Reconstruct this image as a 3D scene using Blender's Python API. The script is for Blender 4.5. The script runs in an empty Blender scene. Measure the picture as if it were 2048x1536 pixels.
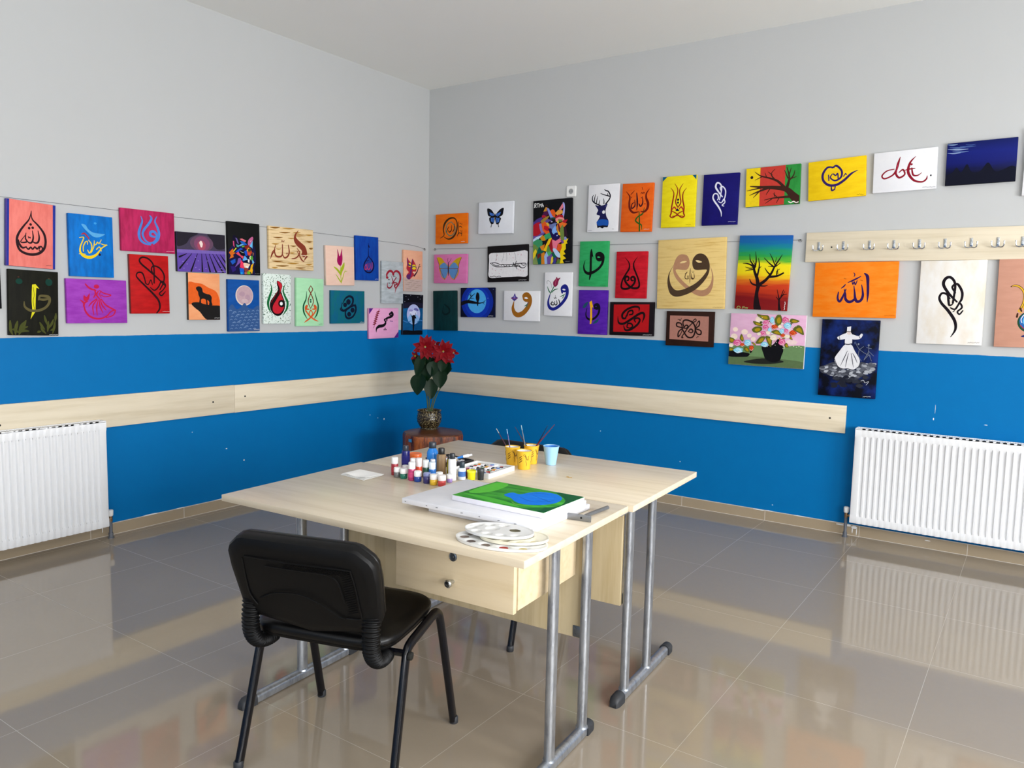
import bpy, bmesh, math, random
from mathutils import Vector, Matrix
from mathutils.geometry import tessellate_polygon
random.seed(7)
S = bpy.context.scene
COL = S.collection
R = math.radians
# ------------------------------------------------------------------ camera
cam = bpy.data.cameras.new('camera'); cam.sensor_fit = 'HORIZONTAL'; cam.sensor_width = 36.0
cam.lens = 36.0 * 1546.587 / 2048.0
cam.clip_start = .05; cam.clip_end = 100
co = bpy.data.objects.new('camera', cam); COL.objects.link(co)
co.matrix_world = Matrix([[0.822581, -0.075511, 0.563613, 4.496262], [0.568237, 0.071461, -0.819756, -5.201841], [0.021624, 0.994581, 0.101691, 1.413127], [0.0, 0.0, 0.0, 1.0]])
S.camera = co
# ------------------------------------------------------------------ view + daylight
S.view_settings.view_transform = 'Standard'; S.view_settings.look = 'None'
S.view_settings.gamma = 1.0; S.view_settings.use_curve_mapping = False
S.view_settings.exposure = 0.02
W = bpy.data.worlds.new('daylight'); S.world = W; W.use_nodes = True
bg = W.node_tree.nodes['Background']; bg.inputs['Color'].default_value = (.80, .90, 1, 1); bg.inputs['Strength'].default_value = 1.6
S.cycles.use_denoising = True
S.cycles.max_bounces = 10; S.cycles.diffuse_bounces = 5; S.cycles.glossy_bounces = 4
S.cycles.sample_clamp_indirect = 8
RX0, RX1, RY0, RY1, RH = 0.0, 7.2, -8.6, 0.0, 3.227
WIN = [(-2.35, .85, 2.15, 1.7), (-4.45, .85, 2.15, 1.7), (-6.55, .85, 2.15, 1.7)]   # centre y, sill, head, width (window wall)
WINB = [(5.1, .95, 2.55, 1.6), (2.6, .95, 2.55, 1.6)]                               # centre x, ... (wall behind)
def area(name, loc, rot, sx, sy, power, col=(1, 1, 1)):
    l = bpy.data.lights.new(name, 'AREA'); l.shape = 'RECTANGLE'; l.size = sx; l.size_y = sy; l.energy = power; l.color = col
    o = bpy.data.objects.new(name, l); COL.objects.link(o); o.location = loc; o.rotation_euler = rot; return o
for k, (cy, z0, z1, w) in enumerate(WIN):
    area('window_daylight', (RX1 + .16, cy, (z0 + z1) / 2), (R(90), 0, R(90)), w, z1 - z0, 160)
for k, (cx, z0, z1, w) in enumerate(WINB):
    area('window_daylight', (cx, RY0 - .16, (z0 + z1) / 2), (R(90), 0, 0), w, z1 - z0, 12)

# ------------------------------------------------------------------ materials
def lin(h, k=1.0):
    o = []
    for i in (0, 2, 4):
        c = int(h[i:i + 2], 16) / 255
        c = c / 12.92 if c <= .04045 else ((c + .055) / 1.055) ** 2.4
        o.append(min(.92, c * k))
    return (*o, 1)
MC = {}
class NT:
    def __init__(s, name):
        s.m = bpy.data.materials.new(name); s.m.use_nodes = True; s.t = s.m.node_tree; s.b = s.t.nodes['Principled BSDF']
    def n(s, t, **kw):
        d = s.t.nodes.new(t)
        for k, v in kw.items():
            if hasattr(d, k) and k not in ('Scale',): setattr(d, k, v)
            else: d.inputs[k].default_value = v
        return d
    def l(s, a, b): s.t.links.new(a, b)
    def math(s, op, a, b=None, c=None):
        d = s.t.nodes.new('ShaderNodeMath'); d.operation = op
        for i, x in enumerate((a, b, c)):
            if x is None: continue
            if isinstance(x, (int, float)): d.inputs[i].default_value = x
            else: s.l(x, d.inputs[i])
        return d.outputs[0]
    def mix(s, f, a, b):
        d = s.t.nodes.new('ShaderNodeMix'); d.data_type = 'RGBA'
        for i, x in ((0, f), (6, a), (7, b)):
            if isinstance(x, (int, float, tuple)): d.inputs[i].default_value = x
            else: s.l(x, d.inputs[i])
        return d.outputs[2]
    def coord(s, scale=(1, 1, 1), kind='Object'):
        c = s.t.nodes.new('ShaderNodeTexCoord'); m = s.t.nodes.new('ShaderNodeMapping'); m.inputs['Scale'].default_value = scale
        s.l(c.outputs[kind], m.inputs['Vector']); return m.outputs[0]
    def noise(s, vec, scale, detail=3, rough=.5):
        d = s.t.nodes.new('ShaderNodeTexNoise'); d.inputs['Scale'].default_value = scale; d.inputs['Detail'].default_value = detail; d.inputs['Roughness'].default_value = rough
        s.l(vec, d.inputs['Vector']); return d.outputs['Fac']
    def ramp(s, f, stops):
        d = s.t.nodes.new('ShaderNodeValToRGB'); e = d.color_ramp.elements
        while len(e) < len(stops): e.new(.5)
        for i, (p, c) in enumerate(stops): e[i].position = p; e[i].color = c
        s.l(f, d.inputs['Fac']); return d.outputs['Color']
    def bump(s, h, strength, dist=.002):
        d = s.t.nodes.new('ShaderNodeBump'); d.inputs['Strength'].default_value = strength; d.inputs['Distance'].default_value = dist
        s.l(h, d.inputs['Height']); s.l(d.outputs['Normal'], s.b.inputs['Normal'])
def mat(name, h, rough=.5, metal=0, var=.06, scale=30, spec=.5, coat=0, k=1.0, trans=0, bump=0):
    if name in MC: return MC[name]
    t = NT(name); c = lin(h, k)
    f = t.noise(t.coord(), scale)
    a = tuple(min(.95, x * (1 + var)) for x in c[:3]) + (1,); b = tuple(x * (1 - var) for x in c[:3]) + (1,)
    t.l(t.mix(f, b, a), t.b.inputs['Base Color'])
    t.b.inputs['Roughness'].default_value = rough; t.b.inputs['Metallic'].default_value = metal
    t.b.inputs['Specular IOR Level'].default_value = spec; t.b.inputs['Coat Weight'].default_value = coat
    t.b.inputs['Transmission Weight'].default_value = trans
    if bump: t.bump(f, bump)
    MC[name] = t.m; return t.m
def laminate(name, h1, h2, axis=0, rough=.35):
    if name in MC: return MC[name]
    t = NT(name); sc = [30, 30, 30]; sc[axis] = 1.6
    v = t.coord(tuple(sc)); f = t.noise(v, 1.0, 5, .6); f2 = t.noise(t.coord((3, 3, 3)), 1.4, 2)
    c = t.ramp(f, [(.30, lin(h2)), (.55, lin(h1)), (.8, lin(h1, 1.05))])
    t.l(t.mix(t.math('MULTIPLY', f2, .25), c, lin(h2)), t.b.inputs['Base Color'])
    t.b.inputs['Roughness'].default_value = rough; t.b.inputs['Specular IOR Level'].default_value = .4
    MC[name] = t.m; return t.m
def pigment():
    if 'pigment' in MC: return MC['pigment']
    t = NT('acrylic_paint'); a = t.t.nodes.new('ShaderNodeVertexColor'); a.layer_name = 'pigment'
    f = t.noise(t.coord((60, 60, 60)), 1.0, 3)
    d = t.t.nodes.new('ShaderNodeHueSaturation'); t.l(a.outputs['Color'], d.inputs['Color'])
    t.l(t.math('MULTIPLY_ADD', f, .24, .88), d.inputs['Value']); t.l(d.outputs['Color'], t.b.inputs['Base Color'])
    t.b.inputs['Roughness'].default_value = .6; t.b.inputs['Specular IOR Level'].default_value = .12
    MC['pigment'] = t.m; return t.m
def canvasmat(kind, a, b, d, h):
    key = ('cv', kind, a, b, d, round(h, 2) if kind == 'ramp' else 0)
    if key in MC: return MC[key]
    t = NT('painted_canvas_ground'); out = t.b.inputs['Base Color']
    if kind == 'ramp':
        x = t.t.nodes.new('ShaderNodeSeparateXYZ'); t.l(t.coord(), x.inputs[0])
        n = t.noise(t.coord((3, 3, 40)), 1.5, 4)
        v = t.math('ADD', t.math('MULTIPLY_ADD', x.outputs[2], -1 / h, .5), t.math('MULTIPLY_ADD', n, .14, -.07))
        t.l(t.ramp(v, [(float(q.split('@')[1]), lin(q.split('@')[0])) for q in a.split(',')]), out)
    elif kind == 'bark':
        f = t.noise(t.coord((5, 5, 70)), 1.0, 4, .65); t.l(t.ramp(f, [(.3, lin(b)), (.48, lin(a)), (.7, lin(a, 1.05))]), out)
    elif kind == 'speck':
        f = t.noise(t.coord((1, 1, 1)), 95, 1); t.l(t.ramp(f, [(.60, lin(a)), (.66, lin(b))]), out)
    elif kind == 'cloud':
        f = t.noise(t.coord((1, 1, .5) if d == 'v' else (1, 1, 1)), 9, 4, .6); t.l(t.ramp(f, [(.42, lin(a)), (.72, lin(b))]), out)
    else:
        s = (9, 9, 34) if d == 'h' else (34, 9, 9)
        if kind == 'plain': s = (12, 12, 12)
        f = t.noise(t.coord(s), 1.0, 4, .6); t.l(t.ramp(f, [(.35, lin(b)), (.62, lin(a))]), out)
    t.bump(t.noise(t.coord(), 900, 1), .08, .0004)
    t.b.inputs['Roughness'].default_value = .6; t.b.inputs['Specular IOR Level'].default_value = .12
    MC[key] = t.m; return t.m
# ------------------------------------------------------------------ mesh helpers
def cr(pts, n=6, closed=False):
    """Catmull-Rom through pts (tuples of any length)"""
    P = list(pts); N = len(P)
    if N < 3 and not closed: return [tuple(p) for p in P]
    out = []; rng = range(N) if closed else range(N - 1)
    g = (lambda i: P[i % N]) if closed else (lambda i: P[max(0, min(N - 1, i))])
    for i in rng:
        a, b, c, d = g(i - 1), g(i), g(i + 1), g(i + 2)
        for j in range(n):
            u = j / n
            out.append(tuple(.5 * (2 * q + (r - p) * u + (2 * p - 5 * q + 4 * r - s) * u * u + (3 * q - p - 3 * r + s) * u ** 3) for p, q, r, s in zip(a, b, c, d)))
    if not closed: out.append(tuple(P[-1]))
    return out
class MB:
    def __init__(s): s.bm = bmesh.new()
    def quadstrip(s, rings, closed=True, cap=True, mi=0):
        V = [[s.bm.verts.new(p) for p in r] for r in rings]; n = len(V[0])
        for a, b in zip(V, V[1:]):
            for i in range(n if closed else n - 1):
                f = s.bm.faces.new((a[i], a[(i + 1) % n], b[(i + 1) % n], b[i])); f.material_index = mi
        if cap and closed:
            for r in (V[0][::-1], V[-1]):
                try: f = s.bm.faces.new(r); f.material_index = mi
                except ValueError: pass
        return s
    def box(s, c, d, rot=None, bev=0, mi=0, seg=2):
        m = Matrix.Translation(Vector(c)) @ (rot if rot else Matrix()) @ Matrix.Diagonal((*d, 1))
        r = bmesh.ops.create_cube(s.bm, size=1, matrix=m); vs = r['verts']
        fs = {f for v in vs for f in v.link_faces}
        for f in fs: f.material_index = mi
        if bev:
            es = {e for v in vs for e in v.link_edges}
            q = bmesh.ops.bevel(s.bm, geom=list(es), offset=bev, segments=seg, affect='EDGES', profile=.5)
            for f in q['faces']: f.material_index = mi
        return s
    def lathe(s, prof, seg=20, c=(0, 0, 0), mi=0, rot=None, cap=True):
        M = rot if rot else Matrix()
        rings = [[Vector(c) + M @ Vector((max(r, 1e-5) * math.cos(2 * math.pi * i / seg), max(r, 1e-5) * math.sin(2 * math.pi * i / seg), z)) for i in range(seg)] for r, z in prof]
        return s.quadstrip(rings, True, cap, mi)
    def tube(s, path, ra, rb=None, seg=10, hint=(0, 0, 1), mi=0, cap=True, power=2.0):
        P = [Vector(p) for p in path]; n = len(P); rings = []
        prev = None
        for i, p in enumerate(P):
            t = (P[min(i + 1, n - 1)] - P[max(i - 1, 0)]).normalized()
            if prev is None:
                h = Vector(hint); 
                if abs(h.dot(t)) > .95: h = Vector((1, 0, 0))
                u = (h - t * h.dot(t)).normalized()
            else: u = (prev - t * prev.dot(t)).normalized()
            prev = u; w = t.cross(u)
            a = ra[i] if isinstance(ra, (list, tuple)) else ra
            b = a if rb is None else (rb[i] if isinstance(rb, (list, tuple)) else rb)
            ring = []
            for k in range(seg):
                th = 2 * math.pi * k / seg; cx, sx = math.cos(th), math.sin(th)
                cx = math.copysign(abs(cx) ** (2 / power), cx); sx = math.copysign(abs(sx) ** (2 / power), sx)
                ring.append(p + u * a * cx + w * b * sx)
            rings.append(ring)
        return s.quadstrip(rings, True, cap, mi)
    def prism(s, poly, z0, z1, f=lambda x, y, z: (x, y, z), mi=0):
        return s.quadstrip([[f(x, y, z) for x, y in poly] for z in (z0, z1)], True, True, mi)
    def grid(s, fn, nu, nv, mi=0):
        V = [[s.bm.verts.new(fn(i / nu, j / nv)) for j in range(nv + 1)] for i in range(nu + 1)]
        for i in range(nu):
            for j in range(nv):
                f = s.bm.faces.new((V[i][j], V[i + 1][j], V[i + 1][j + 1], V[i][j + 1])); f.material_index = mi
        return s
    def build(s, name, mats, parent=None, sharp=38, loc=None, rot=None, fix=True):
        bm = s.bm
        if fix: bmesh.ops.recalc_face_normals(bm, faces=bm.faces)
        for f in bm.faces: f.smooth = True
        for e in bm.edges:
            if len(e.link_faces) == 2 and e.calc_face_angle(0) > R(sharp): e.smooth = False
        me = bpy.data.meshes.new(name); bm.to_mesh(me); bm.free()
        for m in (mats if isinstance(mats, (list, tuple)) else [mats]): me.materials.append(m)
        o = bpy.data.objects.new(name, me); COL.objects.link(o)
        if parent: o.parent = parent
        if loc: o.location = loc
        if rot: o.rotation_euler = rot
        return o
def tag(o, label, cat, group=None):
    o['label'] = label; o['category'] = cat
    if group: o['group'] = group
    return o
def thing(name, label, cat, loc=(0, 0, 0), rz=0, group=None):
    o = bpy.data.objects.new(name, None); COL.objects.link(o); o.location = loc; o.rotation_euler = (0, 0, rz); o.empty_display_size = .05
    return tag(o, label, cat, group)
def struct(o): o['kind'] = 'structure'; return o

# ------------------------------------------------------------------ room shell
def wallmat(name, chips=()):
    t = NT(name); x = t.t.nodes.new('ShaderNodeSeparateXYZ'); t.l(t.coord(), x.inputs[0])
    n = t.noise(t.coord((14, 14, 14)), 1.0, 3); ed = t.math('MULTIPLY_ADD', n, .006, -.003)
    isblue = t.math('LESS_THAN', t.math('ADD', x.outputs[2], ed), 1.183)
    big = t.noise(t.coord((.8, .8, .8)), 1.0, 2); fine = t.noise(t.coord((9, 9, 9)), 1.0, 5)
    up = t.mix(big, lin('c0c2c2'), lin('c6c7c7')); up = t.mix(t.math('MULTIPLY', fine, .12), up, lin('b4b6b8'))
    dn = t.mix(fine, lin('0072b4'), lin('006dae'))
    t.l(t.mix(isblue, up, dn), t.b.inputs['Base Color'])
    t.b.inputs['Roughness'].default_value = .5; t.b.inputs['Specular IOR Level'].default_value = .12
    t.bump(t.noise(t.coord(), 160, 2), .05, .001)
    return t.m
wm = wallmat('painted_wall'); chip = mat('bare_plaster', 'f0f0ee', .8)
def chips(mb, pts, f):
    for i, (u, v, a, b) in enumerate(pts):
        vs = [mb.bm.verts.new(f(u + a * math.cos(k * 1.05) * (1 + .3 * ((k + i) % 2)), v + b * math.sin(k * 1.05))) for k in range(6)]
        mb.bm.faces.new(vs).material_index = 1
m = MB().box((-.1, (RY0 - .2) / 2, RH / 2), (.2, -RY0 + .2, RH))
chips(m, [(-2.048, .407, .006, .004), (-1.911, .307, .005, .006), (-.537, .443, .006, .009), (-.70, .494, .005, .003), (-.61, .46, .004, .003), (-2.3, .55, .003, .003)], lambda u, v: (.0006, u, v))
struct(m.build('wall_left', [wm, chip], fix=False))
m = MB().box((RX1 / 2, .1, RH / 2), (RX1 + .4, .2, RH))
chips(m, [(3.98, .79, .003, .008), (3.985, .85, .001, .03), (4.249, .782, .008, .002), (3.067, .113, .004, .003), (1.75, .47, .004, .003), (2.4, .32, .003, .004), (4.34, 1.78, .002, .01)], lambda u, v: (u, -.0006, v))
struct(m.build('wall_right', [wm, chip], fix=False))
def wall_with_windows(name, length, wins, f):
    mb = MB(); cuts = sorted(wins); x = 0
    def bx(a, b, z0, z1):
        if b - a < 1e-4: return
        c = [f(a, -.0, z0), f(b, .2, z1)]
        mb.box([(p + q) / 2 for p, q in zip(*c)], [abs(p - q) for p, q in zip(*c)])
    for a, b, z0, z1 in cuts:
        bx(x, a, 0, RH); bx(a, b, 0, z0); bx(a, b, z1, RH); x = b
    bx(x, length, 0, RH)
    return struct(mb.build(name, wm))
wall_with_windows('wall_window_side', -RY0, [(-cy - w / 2, -cy + w / 2, a, b) for cy, a, b, w in WIN], lambda u, d, z: (RX1 + d, -u, z))
wall_with_windows('wall_back', RX1, [(cx - w / 2, cx + w / 2, a, b) for cx, a, b, w in WINB], lambda u, d, z: (u, RY0 - d, z))
frame_m = mat('window_frame_white', 'e8e8e6', .4)
g = bpy.data.materials.new('window_glass'); g.use_nodes = True; nt = g.node_tree; nt.nodes.clear()
o_, tr, gl, mx = nt.nodes.new('ShaderNodeOutputMaterial'), nt.nodes.new('ShaderNodeBsdfTransparent'), nt.nodes.new('ShaderNodeBsdfGlossy'), nt.nodes.new('ShaderNodeMixShader')
gl.inputs['Roughness'].default_value = .02; mx.inputs[0].default_value = .06
nt.links.new(tr.outputs[0], mx.inputs[1]); nt.links.new(gl.outputs[0], mx.inputs[2]); nt.links.new(mx.outputs[0], o_.inputs[0])
def window(name, f, c, z0, z1, w):
    mb = MB(); t = .05
    def bx(a, b, p, q, d0=.05, d1=.11):
        u, v = f(a, d0, p), f(b, d1, q)
        mb.box([(i + j) / 2 for i, j in zip(u, v)], [abs(i - j) for i, j in zip(u, v)])
    for a, b, p, q in ((c - w / 2, c - w / 2 + t, z0, z1), (c + w / 2 - t, c + w / 2, z0, z1), (c - w / 2 + t, c + w / 2 - t, z0, z0 + t), (c - w / 2 + t, c + w / 2 - t, z1 - t, z1), (c - t / 2, c + t / 2, z0 + t, z1 - t)): bx(a, b, p, q)
    fr = struct(mb.build(name, frame_m))
    mb = MB(); u, v = f(c - w / 2 + t, .078, z0 + t), f(c + w / 2 - t, .082, z1 - t)
    mb.box([(i + j) / 2 for i, j in zip(u, v)], [abs(i - j) for i, j in zip(u, v)])
    gp = mb.build('window_pane', g, fr)
i = 1
for cy, a, b, w in WIN: window('window_%d' % i, lambda u, d, z: (RX1 + d, u, z), cy, a, b, w); i += 1
for cx, a, b, w in WINB: window('window_%d' % i, lambda u, d, z: (u, RY0 - d, z), cx, a, b, w); i += 1
t = NT('ceiling_paint'); f = t.noise(t.coord((2, 2, 2)), 1.0, 3)
t.l(t.mix(f, lin('f3f3ef'), lin('f6f6f2')), t.b.inputs['Base Color']); t.b.inputs['Roughness'].default_value = .8
struct(MB().box(((RX0 + RX1) / 2, RY0 / 2, RH + .1), (RX1 + .4, -RY0 + .4, .2)).build('ceiling', t.m))
# glossy floor tiles
TX0, TPX, TY0, TPY = 2.43, .593, -1.752, .596
def tilemat(name, base1, base2, grout=True, rough=.06):
    t = NT(name); x = t.t.nodes.new('ShaderNodeSeparateXYZ'); t.l(t.coord(), x.inputs[0])
    n1 = t.noise(t.coord((1.2, 1.2, 1.2)), 1.0, 4, .6); n2 = t.noise(t.coord((40, 40, 40)), 1.0, 2)
    c = t.mix(n1, lin(base1), lin(base2)); c = t.mix(t.math('MULTIPLY', n2, .15), c, lin('84796c'))
    def line(o, x0, p):
        fr = t.math('FRACT', t.math('MULTIPLY_ADD', o, 1 / p, -x0 / p + 100.5)); return t.math('LESS_THAN', t.math('ABSOLUTE', t.math('SUBTRACT', fr, .5)), .0014)
    mx = t.math('MAXIMUM', line(x.outputs[0], TX0, TPX), line(x.outputs[1], TY0, TPY)) if grout else line(x.outputs[0], TX0, TPX)
    t.l(t.mix(mx, c, lin('b6ac9e')), t.b.inputs['Base Color'])
    t.l(t.math('MULTIPLY_ADD', mx, .5, rough), t.b.inputs['Roughness'])
    t.b.inputs['IOR'].default_value = 1.5; t.b.inputs['Specular IOR Level'].default_value = .46
    return t.m
fm = tilemat('polished_floor_tile', '9e927f', '94887a')
struct(MB().box((RX1 / 2, RY0 / 2, -.1), (RX1 + .4, -RY0 + .4, .2)).build('floor', fm))
# tiled skirting
sk = mat('skirting_tile', 'a8977e', .12, var=.05, scale=3); gm = mat('tile_grout', 'd8d0c4', .8)
def skirting(name, f, l, x0, p, drips):
    mb = MB(); u, v = f(0.0, 0, 0), f(l, .010, .070)
    mb.box([(i + j) / 2 for i, j in zip(u, v)], [abs(i - j) for i, j in zip(u, v)])
    k = x0
    def line(a, b, z0, z1, d0, d1):
        u, v = f(a, d0, z0), f(b, d1, z1); mb.box([(i + j) / 2 for i, j in zip(u, v)], [abs(i - j) for i, j in zip(u, v)], mi=1)
    while k < l:
        if k > .02: line(k - .0015, k + .0015, .002, .0695, .0095, .0108)
        k += p
    line(0.01, l, .0004, .003, .0095, .0118); line(0.01, l, .068, .0712, .003, .0104)
    for a, z, p, q_ in drips:
        mb.lathe([(p, -.002), (p * .8, .0012), (p * .3, .002)], 7, f(a, .0095, z), rot=Matrix.Rotation(R(90 if name.endswith('right') else 0), 4, 'X') @ Matrix.Rotation(R(0 if name.endswith('right') else 90), 4, 'Y') @ Matrix.Diagonal((1, q_ / p, 1, 1) if name.endswith('right') else (q_ / p, 1, 1, 1)), mi=2)
    return struct(mb.build(name, [sk, gm, chip]))
skirting('baseboard_right', lambda u, d, z: (u, -d, z), RX1, TX0 - 4 * TPX, TPX, [(3.50, .060, .030, .006), (3.585, .056, .022, .012), (3.575, .035, .004, .022), (3.60, .030, .003, .028), (3.55, .062, .02, .008), (2.98, .068, .05, .004), (3.05, .071, .03, .003), (3.25, .070, .05, .003), (4.0, .05, .02, .003)])
skirting('baseboard_left', lambda u, d, z: (d, -u, z), -RY0, -(-2.376 + 3 * TPX) - 0.0, TPX, [(2.60, .071, .06, .004), (2.40, .071, .04, .003), (2.86, .068, .025, .007), (2.90, .045, .003, .026), (2.1, .071, .05, .003)])

# ------------------------------------------------------------------ canvas paintings
def clip(poly, x0, x1, y0, y1):
    def cl(P, ins, inter):
        o = []
        for i, q in enumerate(P):
            p = P[i - 1]
            if ins(q):
                if not ins(p): o.append(inter(p, q))
                o.append(q)
            elif ins(p): o.append(inter(p, q))
        return o
    def ix(v): return lambda p, q: (v, p[1] + (q[1] - p[1]) * (v - p[0]) / (q[0] - p[0]))
    def iy(v): return lambda p, q: (p[0] + (q[0] - p[0]) * (v - p[1]) / (q[1] - p[1]), v)
    for ins, it in ((lambda p: p[0] >= x0, ix(x0)), (lambda p: p[0] <= x1, ix(x1)), (lambda p: p[1] >= y0, iy(y0)), (lambda p: p[1] <= y1, iy(y1))):
        if poly: poly = cl(poly, ins, it)
    return poly
def paint(mb, items, w, h, front):
    """items: painted shapes in thousandths of the canvas; laid on the canvas face as thin paint"""
    lay = mb.bm.loops.layers.float_color.new('pigment'); n = [0]
    def face(pts, col, d):
        pts = clip(pts, -w / 2 + .001, w / 2 - .001, -h / 2 + .001, h / 2 - .001)
        if len(pts) < 3: return
        ar = sum(p[0] * q[1] - q[0] * p[1] for p, q in zip(pts, pts[1:] + pts[:1]))
        if abs(ar) < 2e-9: return
        if ar < 0: pts = pts[::-1]
        vs = [mb.bm.verts.new((x, -front - d, y)) for x, y in pts]
        if len(vs) <= 4: tris = [vs]
        else:
            tris = []
            for a, b, c in tessellate_polygon([[Vector((x, y, 0)) for x, y in pts]]):
                A, B, C = pts[a], pts[b], pts[c]
                if (B[0] - A[0]) * (C[1] - A[1]) - (B[1] - A[1]) * (C[0] - A[0]) < 0: b, c = c, b
                tris.append([vs[a], vs[b], vs[c]])
        for tv in tris:
            try: f = mb.bm.faces.new(tv)
            except ValueError: continue
            f.material_index = 1
            for lp in f.loops: lp[lay] = col
    U = lambda u, v: (u * w / 1000 - w / 2, h / 2 - v * h / 1000)
    for it in items:
        k, col, flatp = it[0], lin(it[1]), it[2]; n[0] += 1; d = 1.2e-4 + n[0] * 2.2e-5
        P = list(zip(flatp[::2], flatp[1::2]))
        if k in 'pqm':
            if k != 'q': P = cr(P, 4, True)
            face([U(*q) for q in P], col, d)
        elif k == 'e':
            x, y, a, b = flatp
            face([U(x + a * math.cos(j * math.pi / 14), y + b * math.sin(j * math.pi / 14)) for j in range(28)], col, d)
        else:
            P = [U(*q) for q in P]
            ws = [q / 1000 for q in it[3]]
            if len(ws) == 1: ws = ws * len(P)
            N = len(P); M = len(ws)
            wi = []
            for i in range(N):
                q = i / (N - 1) * (M - 1); j = min(int(q), M - 2); wi.append(ws[j] + (ws[j + 1] - ws[j]) * (q - j))
            Q = cr([(x, y, ww) for (x, y), ww in zip(P, wi)], 7) if N > 2 else [(*p, q) for p, q in zip(P, wi)]
            L, Rr = [], []
            for i, (x, y, ww) in enumerate(Q):
                a, b = Q[max(0, i - 1)], Q[min(len(Q) - 1, i + 1)]
                tx, ty = b[0] - a[0], b[1] - a[1]; q = math.hypot(tx, ty) or 1; ww = max(ww, .0004) / 2
                L.append((x - ty / q * ww, y + tx / q * ww)); Rr.append((x + ty / q * ww, y - tx / q * ww))
            for i in range(len(Q) - 1): face([L[i], Rr[i], Rr[i + 1], L[i + 1]], col, d + i * 1.5e-6)
            for i in (0, len(Q) - 1):
                x, y, ww = Q[i]; ww = max(ww, .0004) / 2
                if ww > .0012: face([(x + ww * math.cos(j * .785), y + ww * math.sin(j * .785)) for j in range(8)], col, d + len(Q) * 1.5e-6 + 1e-6)
def canvas(name, w, h, bgspec, side, items, thick=.02):
    mb = MB(); mb.box((0, -thick / 2, 0), (w, thick, h), bev=.0022, seg=2)
    mb.bm.normal_update()
    if side:
        for f in mb.bm.faces:
            if f.normal.y > -.75: f.material_index = 2
    paint(mb, items, w, h, thick)
    ms = [canvasmat(*bgspec, h), pigment()]
    ms.append(mat('canvas_edge_' + side, side, .6) if side else ms[0])
    o = mb.build(name, ms, fix=False, sharp=60); return o
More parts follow.
